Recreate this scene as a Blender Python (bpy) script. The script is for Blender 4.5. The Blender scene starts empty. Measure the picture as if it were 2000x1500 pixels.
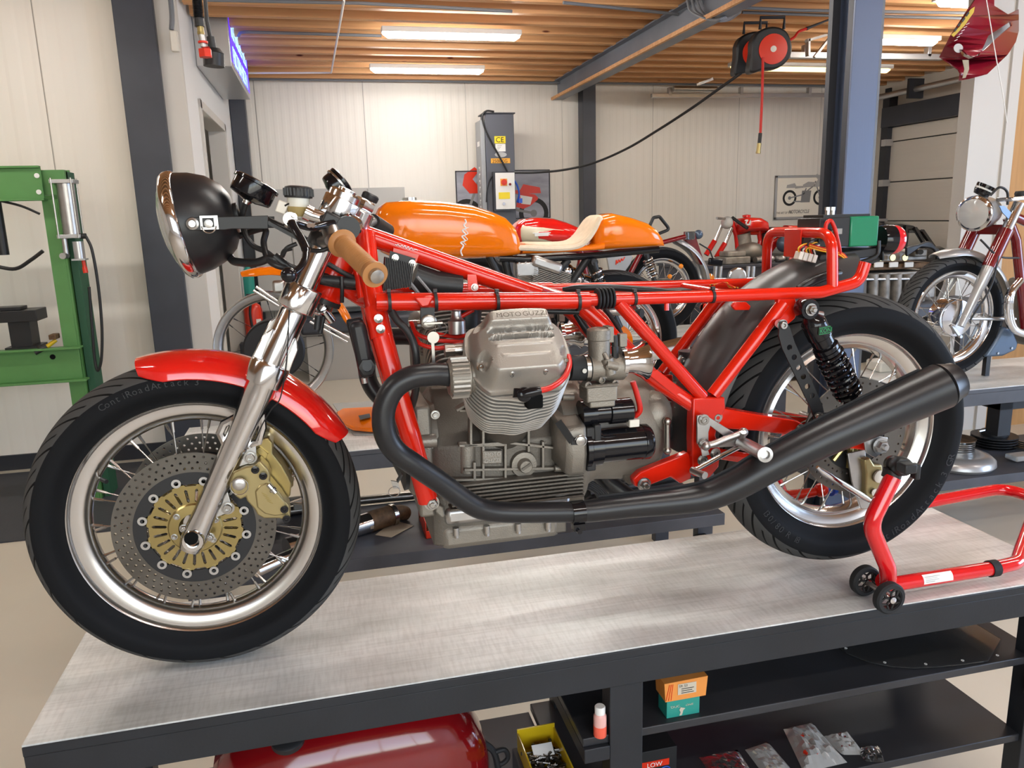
import bpy, bmesh, math, random
from mathutils import Vector, Matrix, Quaternion
from mathutils.geometry import tessellate_polygon
V = Vector
PI = math.pi
R = math.radians
random.seed(7)
sc = bpy.context.scene
C = sc.collection

# ---------------------------------------------------------------- camera
FPX = 1526.0
CAM = V((0.277, -1.60, 0.890))
_yaw, _pit, _rol = R(13.258), R(12.109), R(-1.597)
_fwd = V((math.sin(_yaw)*math.cos(_pit), math.cos(_yaw)*math.cos(_pit), -math.sin(_pit)))
_rt0 = V((math.cos(_yaw), -math.sin(_yaw), 0)); _up0 = _rt0.cross(_fwd)
_rt = math.cos(_rol)*_rt0 + math.sin(_rol)*_up0
_up = -math.sin(_rol)*_rt0 + math.cos(_rol)*_up0
cam = bpy.data.cameras.new('camera'); camo = bpy.data.objects.new('camera', cam); C.objects.link(camo)
cam.sensor_width = 36; cam.sensor_fit = 'HORIZONTAL'; cam.lens = 36*FPX/2000; cam.clip_start = .02; cam.clip_end = 100
camo.matrix_world = Matrix(((_rt.x,_up.x,-_fwd.x,CAM.x),(_rt.y,_up.y,-_fwd.y,CAM.y),(_rt.z,_up.z,-_fwd.z,CAM.z),(0,0,0,1)))
sc.camera = camo
# room measures: x along the benches, y away from the viewer, z up; z = 0 is the bench top
FLOOR, CEIL, BACK, RIGHT, PARTX, LEFTY = -.80, 2.40, 7.65, 7.45, -.55, 4.50

# ---------------------------------------------------------------- light and exposure
w = bpy.data.worlds.new('world'); sc.world = w; w.use_nodes = True
nt = w.node_tree; nt.nodes.clear()
sky = nt.nodes.new('ShaderNodeTexSky'); sky.sky_type = 'NISHITA'; sky.sun_disc = False; sky.sun_elevation = R(35)
bg = nt.nodes.new('ShaderNodeBackground'); bg.inputs[1].default_value = .35
ow = nt.nodes.new('ShaderNodeOutputWorld')
nt.links.new(sky.outputs[0], bg.inputs[0]); nt.links.new(bg.outputs[0], ow.inputs[0])
def area(name, loc, direction, sx, sy, power, col):
    l = bpy.data.lights.new(name, 'AREA'); l.shape = 'RECTANGLE'; l.size = sx; l.size_y = sy; l.energy = power; l.color = col
    o = bpy.data.objects.new(name, l); C.objects.link(o); o.location = loc
    o.rotation_euler = V(direction).to_track_quat('-Z', 'Y').to_euler(); return o
# blue daylight from the right, plus an added unseen fill behind the camera
area('fill_front', (.9, -3.9, 1.0), (0, 1, -.05), 4.4, 1.9, 55, (1.0, .97, .92))
area('daylight_right', (7.3, -1.3, .9), (-1, .25, 0), 3.2, 2.2, 150, (.50, .68, 1.0))
sc.view_settings.view_transform = 'Standard'; sc.view_settings.look = 'None'
sc.view_settings.exposure = 0.60; sc.view_settings.gamma = 1.0; sc.view_settings.use_curve_mapping = False
sc.cycles.use_denoising = True
sc.cycles.max_bounces = 8; sc.cycles.diffuse_bounces = 4; sc.cycles.glossy_bounces = 5
sc.cycles.transmission_bounces = 6; sc.cycles.transparent_max_bounces = 8
sc.cycles.sample_clamp_indirect = 6; sc.cycles.caustics_reflective = False; sc.cycles.caustics_refractive = False

# ---------------------------------------------------------------- pixel to place
def ray(x, y):
    a, b = (x-1000)/FPX, (y-750)/FPX
    return _fwd + a*_rt - b*_up
def at(x, y, Y=0.0):
    v = ray(x, y); return CAM + v*((Y-CAM.y)/v.y)
def atz(x, y, Z=0.0):
    v = ray(x, y); return CAM + v*((Z-CAM.z)/v.z)
def atx(x, y, X=0.0):
    v = ray(x, y); return CAM + v*((X-CAM.x)/v.x)
def ats(pts, Y=0.0): return [at(p[0], p[1], p[2] if len(p) > 2 else Y) for p in pts]

# ---------------------------------------------------------------- materials
M = {}
def mat(name, col, rough=.5, metal=0., coat=0., bump=None, var=None, emit=0., trans=0., alpha=1., ior=1.45, spec=.5, coatr=.05):
    m = bpy.data.materials.new(name); m.use_nodes = True; n = m.node_tree.nodes; L = m.node_tree.links
    b = n['Principled BSDF']
    b.inputs['Base Color'].default_value = (*col, 1); b.inputs['Roughness'].default_value = rough
    b.inputs['Metallic'].default_value = metal; b.inputs['Coat Weight'].default_value = coat
    b.inputs['Coat Roughness'].default_value = coatr
    b.inputs['IOR'].default_value = ior; b.inputs['Specular IOR Level'].default_value = spec
    b.inputs['Transmission Weight'].default_value = trans; b.inputs['Alpha'].default_value = alpha
    if emit: b.inputs['Emission Color'].default_value = (*col, 1); b.inputs['Emission Strength'].default_value = emit
    tc = n.new('ShaderNodeTexCoord')
    def noise(scale, detail=4, stretch=(1,1,1)):
        mp = n.new('ShaderNodeMapping'); mp.inputs['Scale'].default_value = stretch
        t = n.new('ShaderNodeTexNoise'); t.inputs['Scale'].default_value = scale; t.inputs['Detail'].default_value = detail
        L.new(tc.outputs['Object'], mp.inputs[0]); L.new(mp.outputs[0], t.inputs['Vector']); return t
    if var:   # (scale, amount, stretch, rough amount)
        t = noise(var[0], 5, var[2] if len(var) > 2 else (1,1,1))
        mx = n.new('ShaderNodeMix'); mx.data_type = 'RGBA'; mx.blend_type = 'MIX'
        r = n.new('ShaderNodeValToRGB'); r.color_ramp.elements[0].position = .3; r.color_ramp.elements[1].position = .7
        L.new(t.outputs[0], r.inputs[0]); L.new(r.outputs[0], mx.inputs[0])
        a = var[1]
        mx.inputs[6].default_value = (*[max(0, c*(1-a)) for c in col], 1); mx.inputs[7].default_value = (*[min(1, c*(1+a)) for c in col], 1)
        L.new(mx.outputs[2], b.inputs['Base Color'])
        if len(var) > 3:
            mr = n.new('ShaderNodeMapRange'); mr.inputs[3].default_value = rough-var[3]; mr.inputs[4].default_value = rough+var[3]
            L.new(t.outputs[0], mr.inputs[0]); L.new(mr.outputs[0], b.inputs['Roughness'])
    if bump:  # (scale, strength, stretch)
        t = noise(bump[0], 6, bump[2] if len(bump) > 2 else (1,1,1))
        bp = n.new('ShaderNodeBump'); bp.inputs['Strength'].default_value = bump[1]; bp.inputs['Distance'].default_value = .002
        L.new(t.outputs[0], bp.inputs['Height']); L.new(bp.outputs[0], b.inputs['Normal'])
    M[name] = m; return m
mat('red', (.66, .016, .004), .18, 0, .35)
mat('fender_red', (.70, .012, .008), .12, 0, .8)
mat('stand_red', (.66, .008, .012), .12, 0, .8)
mat('dark_red', (.18, .004, .006), .12, 0, .8)
mat('maroon', (.20, .005, .018), .3, 0, .3)
mat('orange', (.88, .19, .003), .12, 0, .4)
mat('chrome', (.72, .72, .73), .09, 1)
mat('polished', (.68, .675, .67), .15, 1, bump=(60, .02))
mat('rim_alu', (.64, .625, .61), .22, 1, var=(6, .06))
mat('brushed', (.48, .47, .46), .36, 1, var=(30, .08))
mat('silver_paint', (.44, .435, .43), .3, .5, .3)
mat('cast', (.235, .212, .18), .45, .62, var=(14, .12), bump=(420, .35))
mat('cast_dark', (.140, .124, .104), .5, .6, var=(9, .22), bump=(380, .4))
mat('cover_cast', (.38, .355, .32), .4, .62, var=(10, .06), bump=(500, .22))
mat('steel', (.38, .36, .33), .3, 1)
mat('bolt', (.44, .43, .41), .27, 1)
mat('gold', (.37, .29, .12), .28, .85)
mat('caliper', (.36, .29, .14), .34, .7, var=(20, .06))
mat('disc', (.135, .125, .112), .34, .9, var=(9, .18, (1,1,1), .08))
mat('disc_dark', (.026, .026, .028), .45, .4)
mat('rubber', (.017, .018, .02), .62, spec=.35)
mat('tread', (.038, .038, .040), .6, spec=.35)
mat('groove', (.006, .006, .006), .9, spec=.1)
mat('black_satin', (.014, .014, .016), .34, spec=.42, coat=.1, coatr=.35)
mat('guard_black', (.050, .049, .050), .34, spec=.5)
mat('black_matt', (.018, .018, .019), .42, spec=.45)
mat('black_gloss', (.007, .007, .009), .12, spec=.35, coat=.25)
mat('black_wrinkle', (.016, .016, .017), .5, bump=(700, .6))
mat('hose_black', (.014, .014, .015), .4)
mat('gum', (.42, .19, .065), .5, var=(20, .1))
mat('red_wire', (.55, .015, .008), .3)
mat('yellow_wire', (.75, .42, .02), .35)
mat('green_label', (.02, .32, .10), .4)
mat('battery_green', (.003, .19, .085), .28, coat=.3)
mat('plastic_white', (.74, .70, .62), .45)
mat('translucent_fluid', (.40, .30, .12), .25)
mat('frosted', (.72, .70, .62), .35)
mat('steel_blue', (.045, .05, .065), .42, .0, var=(5, .10))
mat('column_face', (.11, .14, .22), .40, .15, bump=(20, .12, (6,6,.25)))
mat('bench_frame', (.013, .015, .019), .5, var=(6, .18), bump=(160, .12))
mat('bench2_frame', (.070, .073, .085), .5, var=(4, .28))
mat('shelf_dark', (.025, .026, .030), .38, var=(4, .3, (1,1,1), .08))
mat('shelf_brown', (.10, .095, .09), .4, var=(5, .25))
mat('press_green', (.095, .25, .075), .42, var=(8, .06))
mat('press_green_dark', (.02, .09, .045), .5)
mat('white_wall', (.80, .80, .80), .7, bump=(300, .08))
mat('white_trim', (.60, .575, .535), .5)
mat('white_paint', (.78, .77, .74), .45)
mat('grey_cabinet', (.42, .41, .39), .5)
mat('aluminium', (.55, .55, .55), .35, .8)
mat('door_panel', (.66, .62, .56), .5)
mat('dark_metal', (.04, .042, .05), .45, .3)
mat('conduit', (.17, .18, .20), .5)
mat('beam_steel', (.20, .22, .26), .45, .2, var=(3, .12))
mat('wood_panel', (.50, .27, .10), .5, var=(2.5, .16, (9,9,.8)))
mat('engine_dirty', (.30, .275, .24), .55, .5, var=(12, .4), bump=(120, .4))
mat('rust', (.14, .08, .04), .7, .3, var=(30, .5))
mat('car_black', (.012, .012, .014), .12, coat=.7)
mat('glass', (.75, .80, .80), .03, trans=.95)
mat('clear_plastic', (.9, .9, .9), .08, trans=.97, ior=1.3)
mat('lens', (.88, .88, .86), .12, trans=.55, ior=1.4)
mat('reflector', (.9, .88, .84), .10, 1)
mat('amber', (.85, .25, .01), .2, coat=.5)
mat('red_lens', (.62, .01, .02), .12, coat=.6)
mat('suede', (.74, .62, .46), .9, var=(30, .07), bump=(200, .5))
mat('yellow', (.85, .66, .02), .45)
mat('label_white', (.80, .79, .76), .5)
mat('label_orange', (.80, .38, .04), .5)
mat('ink', (.012, .012, .012), .6)
mat('grey_ink', (.22, .22, .22), .6)
mat('red_plastic', (.68, .035, .012), .3)
mat('yellow_plastic', (.62, .42, .01), .3, coat=.3)
mat('teal', (.02, .26, .21), .5)
mat('carton', (.70, .26, .05), .55)
mat('paper', (.52, .46, .36), .7)
mat('pink_fluid', (.75, .20, .14), .3)
mat('blue_plastic', (.01, .08, .5), .35)
mat('floor_mat', (.045, .047, .055), .6, bump=(60, .4))
mat('lamp', (1.0, .97, .915), .5, emit=46)
mat('glow_warm', (1.0, .78, .36), .5, emit=1.6)
mat('blue_lit', (.10, .03, .95), .4, emit=.8)
mat('white_lit', (.45, .75, .9), .4, emit=.7)
mat('cream', (.70, .62, .45), .2, coat=.5)
mat('grey_bag', (.60, .60, .58), .2, trans=.5, ior=1.2)
mat('blue_grey', (.10, .14, .20), .25, .3)

def panel_mat(name, col, pitch, depth=.003, seam=1.15, axis='X', off=0.):
    """painted sandwich panels: shallow ribs in relief, with a joint every panel"""
    m = mat(name, col, .42); n = m.node_tree.nodes; L = m.node_tree.links; b = n['Principled BSDF']
    tc = n['Texture Coordinate']; s = n.new('ShaderNodeSeparateXYZ'); L.new(tc.outputs['Object'], s.inputs[0])
    ad = n.new('ShaderNodeMath'); ad.operation = 'ADD'; ad.inputs[1].default_value = off; L.new(s.outputs[axis], ad.inputs[0])
    def saw(p):
        a = n.new('ShaderNodeMath'); a.operation = 'DIVIDE'; a.inputs[1].default_value = p
        f = n.new('ShaderNodeMath'); f.operation = 'FRACT'
        L.new(ad.outputs[0], a.inputs[0]); L.new(a.outputs[0], f.inputs[0]); return f
    r = n.new('ShaderNodeValToRGB'); r.color_ramp.elements[0].position = .0; r.color_ramp.elements[0].color = (0,0,0,1)
    e = r.color_ramp.elements[1]; e.position = .12; e.color = (1,1,1,1)
    e = r.color_ramp.elements.new(.5); e.color = (1,1,1,1); e = r.color_ramp.elements.new(.62); e.color = (0,0,0,1)
    L.new(saw(pitch).outputs[0], r.inputs[0])
    r2 = n.new('ShaderNodeValToRGB'); r2.color_ramp.elements[0].position = 0; r2.color_ramp.elements[0].color = (0,0,0,1)
    r2.color_ramp.elements[1].position = .008; r2.color_ramp.elements[1].color = (1,1,1,1)
    L.new(saw(seam).outputs[0], r2.inputs[0])
    mx = n.new('ShaderNodeMath'); mx.operation = 'MULTIPLY_ADD'; mx.inputs[1].default_value = 5; L.new(r2.outputs[0], mx.inputs[0]); L.new(r.outputs[0], mx.inputs[2])
    bp = n.new('ShaderNodeBump'); bp.inputs['Strength'].default_value = .5; bp.inputs['Distance'].default_value = depth
    L.new(mx.outputs[0], bp.inputs['Height']); L.new(bp.outputs[0], b.inputs['Normal'])
    mc = n.new('ShaderNodeMix'); mc.data_type = 'RGBA'; mc.inputs[6].default_value = (*[c*.35 for c in col],1); mc.inputs[7].default_value = (*col,1)
    L.new(r2.outputs[0], mc.inputs[0]); L.new(mc.outputs[2], b.inputs['Base Color'])
    return m
panel_mat('panel_back', (.77, .735, .67), .087, .0022, 1.15, 'X', .30)
panel_mat('panel_left', (.90, .84, .745), .17, .003, 1.15, 'X', .30)
panel_mat('door_ribs', (.68, .64, .575), .12, .002, 9.0, 'Z')

def plate_mat():
    m = mat('plate', (.60, .585, .56), .42, .25); n = m.node_tree.nodes; L = m.node_tree.links; b = n['Principled BSDF']
    tc = n['Texture Coordinate']
    def nz(scale, st, det=6):
        mp = n.new('ShaderNodeMapping'); mp.inputs['Scale'].default_value = st
        t = n.new('ShaderNodeTexNoise'); t.inputs['Scale'].default_value = scale; t.inputs['Detail'].default_value = det
        L.new(tc.outputs['Object'], mp.inputs[0]); L.new(mp.outputs[0], t.inputs['Vector']); return t
    big = nz(2.2, (1, 3.2, 1)); fine = nz(90, (.05, 1.6, 1)); cross = nz(80, (1.8, .22, 1))
    r1 = n.new('ShaderNodeValToRGB'); r1.color_ramp.elements[0].position = .38; r1.color_ramp.elements[1].position = .62
    r1.color_ramp.elements[0].color = (.60,.615,.595,1); r1.color_ramp.elements[1].color = (.87,.875,.855,1)
    L.new(big.outputs[0], r1.inputs[0])
    ad = n.new('ShaderNodeMath'); ad.operation = 'MULTIPLY'; L.new(fine.outputs[0], ad.inputs[0]); L.new(cross.outputs[0], ad.inputs[1])
    r2 = n.new('ShaderNodeValToRGB'); r2.color_ramp.elements[0].position = .14; r2.color_ramp.elements[1].position = .3
    r2.color_ramp.elements[0].color = (.70,.69,.67,1); r2.color_ramp.elements[1].color = (1,1,1,1)
    L.new(ad.outputs[0], r2.inputs[0])
    mx = n.new('ShaderNodeMix'); mx.data_type = 'RGBA'; mx.blend_type = 'MULTIPLY'; mx.inputs[0].default_value = .5
    L.new(r1.outputs[0], mx.inputs[6]); L.new(r2.outputs[0], mx.inputs[7]); L.new(mx.outputs[2], b.inputs['Base Color'])
    mr = n.new('ShaderNodeMapRange'); mr.inputs[3].default_value = .30; mr.inputs[4].default_value = .55
    L.new(big.outputs[0], mr.inputs[0]); L.new(mr.outputs[0], b.inputs['Roughness'])
    bp = n.new('ShaderNodeBump'); bp.inputs['Strength'].default_value = .12; bp.inputs['Distance'].default_value = .001
    L.new(ad.outputs[0], bp.inputs['Height']); L.new(bp.outputs[0], b.inputs['Normal'])
plate_mat()
def wood_mat():
    m = mat('joist_wood', (.62, .34, .15), .6); n = m.node_tree.nodes; L = m.node_tree.links; b = n['Principled BSDF']; tc = n['Texture Coordinate']
    mp = n.new('ShaderNodeMapping'); mp.inputs['Scale'].default_value = (.12, 9, 9)
    t = n.new('ShaderNodeTexNoise'); t.inputs['Scale'].default_value = 4; t.inputs['Detail'].default_value = 6; t.inputs['Distortion'].default_value = .1
    L.new(tc.outputs['Object'], mp.inputs[0]); L.new(mp.outputs[0], t.inputs['Vector'])
    r = n.new('ShaderNodeValToRGB'); r.color_ramp.elements[0].position = .3; r.color_ramp.elements[1].position = .7
    r.color_ramp.elements[0].color = (.58,.28,.115,1); r.color_ramp.elements[1].color = (.76,.43,.20,1); L.new(t.outputs[0], r.inputs[0])
    v = n.new('ShaderNodeTexVoronoi'); v.inputs['Scale'].default_value = 2.2; mp2 = n.new('ShaderNodeMapping'); mp2.inputs['Scale'].default_value = (.8, 1.3, 3)
    L.new(tc.outputs['Object'], mp2.inputs[0]); L.new(mp2.outputs[0], v.inputs['Vector'])
    k = n.new('ShaderNodeValToRGB'); k.color_ramp.elements[0].position = .035; k.color_ramp.elements[1].position = .075
    k.color_ramp.elements[0].color = (.20,.07,.02,1); k.color_ramp.elements[1].color = (1,1,1,1); L.new(v.outputs['Distance'], k.inputs[0])
    mx = n.new('ShaderNodeMix'); mx.data_type = 'RGBA'; mx.blend_type = 'MULTIPLY'; mx.inputs[0].default_value = 1
    L.new(r.outputs[0], mx.inputs[6]); L.new(k.outputs[0], mx.inputs[7]); L.new(mx.outputs[2], b.inputs['Base Color'])
wood_mat()

# ---------------------------------------------------------------- mesh builder
def frame_of(d):
    d = V(d).normalized(); a = V((0,0,1)) if abs(d.z) < .9 else V((1,0,0))
    u = a.cross(d).normalized(); return u, d.cross(u).normalized(), d
def circ(n, r=1., a0=0.): return [(r*math.cos(a0+2*PI*i/n), r*math.sin(a0+2*PI*i/n)) for i in range(n)]
def fillet(pts, rad, seg=7):
    pts = [V(p) for p in pts]; out = [pts[0]]
    for i in range(1, len(pts)-1):
        r = rad[i] if isinstance(rad, (list, tuple)) else rad
        a, b, c = pts[i-1], pts[i], pts[i+1]; u = (a-b); v = (c-b); lu, lv = u.length, v.length
        if lu < 1e-6 or lv < 1e-6: continue
        u /= lu; v /= lv; ang = u.angle(v)
        if ang > PI-.02 or r <= 0: out.append(b); continue
        t = min(r/math.tan(ang/2), lu*.48, lv*.48); p0 = b+u*t; p1 = b+v*t
        for k in range(seg+1):
            s = k/seg; out.append((1-s)**2*p0 + 2*s*(1-s)*b + s*s*p1)
    out.append(pts[-1]); return out
def spline(pts, n=8, closed=False):
    P = [V(p) for p in pts]; out = []; N = len(P)
    rng = range(N if closed else N-1)
    for i in rng:
        p0 = P[(i-1) % N] if (closed or i > 0) else P[0]*2-P[1]
        p1 = P[i]; p2 = P[(i+1) % N]; p3 = P[(i+2) % N] if (closed or i+2 < N) else P[-1]*2-P[-2]
        for k in range(n):
            t = k/n
            out.append(.5*((2*p1)+(p2-p0)*t+(2*p0-5*p1+4*p2-p3)*t*t+(3*p1-p0-3*p2+p3)*t**3))
    if not closed: out.append(P[-1])
    return out
class MB:
    def __init__(s): s.v = []; s.f = []
    def add(s, vs, fs):
        o = len(s.v); s.v += [tuple(p) for p in vs]; s.f += [tuple(o+i for i in f) for f in fs]; return s
    def box(s, c, d, rot=None):
        x, y, z = d[0]/2, d[1]/2, d[2]/2
        vs = [V((i*x, j*y, k*z)) for i in (-1,1) for j in (-1,1) for k in (-1,1)]
        if rot is not None: vs = [rot @ p for p in vs]
        c = V(c); return s.add([p+c for p in vs], [(0,1,3,2),(4,6,7,5),(0,4,5,1),(2,3,7,6),(0,2,6,4),(1,5,7,3)])
    def bb(s, lo, hi): return s.box([(a+b)/2 for a, b in zip(lo, hi)], [b-a for a, b in zip(lo, hi)])
    def beam(s, p0, p1, w, h, up=(0,0,1)):
        p0 = V(p0); p1 = V(p1); d = (p1-p0); L = d.length; d.normalize(); u = V(up); sd = d.cross(u).normalized(); u = sd.cross(d)
        m = Matrix((sd, d, u)).transposed(); return s.box((p0+p1)/2, (w, L, h), m)
    def rings(s, rs, closed=False, caps=True):
        n = len(rs[0]); vs = [p for r in rs for p in r]; fs = []
        K = len(rs)
        for i in range(K if closed else K-1):
            a = i*n; b = ((i+1) % K)*n
            for j in range(n): k = (j+1) % n; fs.append((a+j, a+k, b+k, b+j))
        if caps and not closed: fs.append(tuple(range(n-1, -1, -1))); fs.append(tuple((K-1)*n+j for j in range(n)))
        return s.add(vs, fs)
    def tube(s, pts, r, n=12, closed=False, caps=True, sq=1., up=None):
        P = [V(p) for p in pts]; K = len(P); rs = r if isinstance(r, (list, tuple)) else [r]*K
        T = []
        for i in range(K):
            a = P[(i-1) % K] if (closed or i > 0) else P[i]; b = P[(i+1) % K] if (closed or i < K-1) else P[i]
            T.append((b-a).normalized())
        u, v, _ = frame_of(T[0]) if up is None else (None, None, None)
        if up is not None: u = (V(up)-T[0]*V(up).dot(T[0])).normalized()
        out = []; prev = T[0]
        for i in range(K):
            q = prev.rotation_difference(T[i]); u = q @ u; u = (u-T[i]*u.dot(T[i])).normalized(); v = T[i].cross(u); prev = T[i]
            out.append([P[i]+rs[i]*(c*u+sn*sq*v) for c, sn in circ(n)])
        return s.rings(out, closed, caps)
    def cyl(s, p0, p1, r0, r1=None, n=20):
        r1 = r0 if r1 is None else r1; u, v, d = frame_of(V(p1)-V(p0))
        return s.rings([[V(p)+r*(c*u+q*v) for c, q in circ(n)] for p, r in ((p0, r0), (p1, r1))])
    def lathe(s, c, axis, prof, n=32, closed=False, caps=True):
        """prof: (radius, height along the axis)"""
        u, v, d = frame_of(axis); c = V(c)
        return s.rings([[c+d*h+r*(a*u+b*v) for a, b in circ(n)] for r, h in prof], closed, caps)
    def sphere(s, c, r, n=16, m=9, sc_=(1,1,1)):
        c = V(c); rs = []
        for i in range(1, m): a = PI*i/m; rs.append([c+V((r*sc_[0]*math.sin(a)*x, r*sc_[1]*math.sin(a)*y, r*sc_[2]*math.cos(a))) for x, y in circ(n)])
        o = len(s.v); s.rings(rs, caps=False)
        t = len(s.v); s.v += [tuple(c+V((0,0,r*sc_[2]))), tuple(c-V((0,0,r*sc_[2])))]
        for j in range(n): k = (j+1) % n; s.f.append((o+k, o+j, t)); s.f.append((o+(m-2)*n+j, o+(m-2)*n+k, t+1))
        return s
    def prism(s, pts, vec, holes=()):
        """polygon (3D points in one plane), thickened by vec, with holes"""
        loops = [[V(p) for p in pts]]+[[V(p) for p in h] for h in holes]; vec = V(vec)
        if holes: tris = tessellate_polygon(loops)
        else: tris = [tuple(range(len(pts)))]
        flat = [p for l in loops for p in l]; n = len(flat)
        fs = [tuple(t) for t in tris]+[tuple(n+i for i in reversed(t)) for t in tris]; o = 0
        for l in loops:
            k = len(l)
            for i in range(k): j = (i+1) % k; fs.append((o+i, o+j, n+o+j, n+o+i))
            o += k
        return s.add(flat+[p+vec for p in flat], fs)
    def hexbolt(s, c, axis, r=.007, h=.006, washer=True):
        u, v, d = frame_of(axis); c = V(c)
        if washer: s.lathe(c, d, [(r*.3,0),(r*1.45,0),(r*1.45,.0015),(r*.3,.0015)], 18)
        s.rings([[c+d*hh+rr*(a*u+b*v) for a, b in circ(6)] for hh, rr in ((.0015,r*1.12),(h*.8,r*1.12),(h,r*.95))])
        return s.lathe(c, d, [(r*.6,h*.9),(r*.6,h*1.35),(r*.45,h*1.5)], 12)
    def capbolt(s, c, axis, r=.006, h=.006):
        u, v, d = frame_of(axis); c = V(c)
        return s.lathe(c, d, [(r*1.5,0),(r*1.5,.0012),(r,.0012),(r,h*.85),(r*.9,h),(r*.5,h),(r*.45,h*.5)], 16)
    def loft(s, secs, caps=True): return s.rings([[V(p) for p in q] for q in secs], False, caps)
def obj(name, mb, m, parent=None, bevel=0, sub=0, smooth=.7, loc=None):
    me = bpy.data.meshes.new(name); me.from_pydata(mb.v, [], mb.f); me.validate(); 
    bm = bmesh.new(); bm.from_mesh(me)
    if loc is None: loc = V((0,0,0))
    bmesh.ops.recalc_face_normals(bm, faces=bm.faces); bm.to_mesh(me); bm.free()
    o = bpy.data.objects.new(name, me); C.objects.link(o)
    ms = m if isinstance(m, (list, tuple)) else [m]
    for k in ms: me.materials.append(M[k] if isinstance(k, str) else k)
    if smooth:
        me.shade_smooth(); me.set_sharp_from_angle(angle=smooth)
    if bevel:
        b = o.modifiers.new('bevel', 'BEVEL'); b.width = bevel; b.segments = 2; b.limit_method = 'ANGLE'; b.angle_limit = .7
    if sub:
        b = o.modifiers.new('sub', 'SUBSURF'); b.levels = sub; b.render_levels = sub
    if parent is not None:
        o.parent = parent
        r = parent; t = V((0,0,0))
        while r is not None: t += r.location; r = r.parent
        o.location = -t if loc == V((0,0,0)) else loc - t
    else: o.location = loc
    return o
def thing(name, label, cat, loc=(0,0,0), group=None):
    o = bpy.data.objects.new(name, None); C.objects.link(o); o.location = loc; o.empty_display_size = .05
    o['label'] = label; o['category'] = cat
    if group: o['group'] = group
    return o
def tag(o, label, cat, group=None, kind=None):
    o['label'] = label; o['category'] = cat
    if group: o['group'] = group
    if kind: o['kind'] = kind
    return o
def struct(name, mb, m, **k):
    o = obj(name, mb, m, **k); o['kind'] = 'structure'; return o
def lbl(o, t): o['label'] = t; return o
def text_mb(txt, origin, right, up, height, depth=.001, shear=0., align='LEFT', extr=None, wscale=1.):
    cu = bpy.data.curves.new('t', 'FONT'); cu.body = txt; cu.size = 1; cu.shear = shear; cu.align_x = align; cu.extrude = 0; cu.resolution_u = 3
    o = bpy.data.objects.new('t', cu); C.objects.link(o)
    me = bpy.data.meshes.new_from_object(o.evaluated_get(bpy.context.evaluated_depsgraph_get()))
    right = V(right).normalized(); up = V(up).normalized(); nrm = right.cross(up); o0 = V(origin)
    mb = MB(); k = height/.72
    vs = [o0+right*(p.co.x*k*wscale)+up*(p.co.y*k)+nrm*depth for p in me.vertices]
    mb.add(vs, [tuple(p.vertices) for p in me.polygons])
    bpy.data.objects.remove(o); bpy.data.curves.remove(cu); bpy.data.meshes.remove(me)
    return mb
# ================================================================ the room
EX = 10.5   # how far the room runs on to the right
m = MB().bb((-6,-4.2,FLOOR-.1),(RIGHT+.3,BACK+.3,FLOOR)); struct('floor', m, mat('floor_paint', (.62,.56,.46), .34, bump=(40,.03), var=(1.5,.03)))
m = MB().bb((PARTX-.12,BACK,FLOOR),(RIGHT+.2,BACK+.15,CEIL+.5)); struct('wall_back', m, 'panel_back')
m = MB().bb((-6,LEFTY,FLOOR+.10),(PARTX-.1,LEFTY+.12,CEIL+.5)); struct('wall_left', m, 'panel_left')
m = MB().bb((-6,LEFTY-.02,FLOOR),(PARTX-.12,LEFTY+.1,FLOOR+.11)); struct('baseboard_left', m, 'dark_metal')
# partition running away from us, with a doorway
m = MB(); d0, d1, dt = 5.03, 6.72, 1.83
m.bb((PARTX-.12,LEFTY-.05,FLOOR),(PARTX,d0,CEIL+.5)); m.bb((PARTX-.12,d0,dt),(PARTX,d1,CEIL+.5)); m.bb((PARTX-.12,d1,FLOOR),(PARTX,BACK,CEIL+.5))
struct('wall_partition', m, 'white_wall')
m = MB().bb((PARTX-.15,LEFTY-.11,FLOOR),(PARTX+.005,LEFTY-.05,CEIL+.4)); struct('trim_1', m, 'white_trim')
m = MB()
for y0, y1, z0, z1 in ((d0,d0+.07,FLOOR,dt),(d1-.07,d1,FLOOR,dt),(d0,d1,dt-.07,dt)): m.bb((PARTX-.14,y0,z0),(PARTX+.02,y1,z1))
d = struct('door_1', m, 'white_trim', bevel=.004)
m = MB().bb((PARTX-.10,d0+.07,FLOOR),(PARTX-.06,d0+.55,dt-.07)); obj('door_leaf', m, 'white_paint', d)
m = MB().bb((-3.4,LEFTY+.9,FLOOR),(-3.3,BACK,CEIL)).bb((-3.4,BACK-.05,FLOOR),(PARTX-.12,BACK+.1,CEIL+.3)); struct('wall_office', m, 'white_wall')
m = MB()
for k in range(4): m.bb((-1.5,5.6,-.5+.5*k),(-1.1,7.2,-.46+.5*k))
m.bb((-1.5,5.6,FLOOR),(-1.1,5.64,1.6)).bb((-1.5,7.16,FLOOR),(-1.1,7.2,1.6))
tag(obj('shelving_unit', m, 'brushed'), 'grey shelving standing in the dim room beyond the open doorway', 'shelf')
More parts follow.
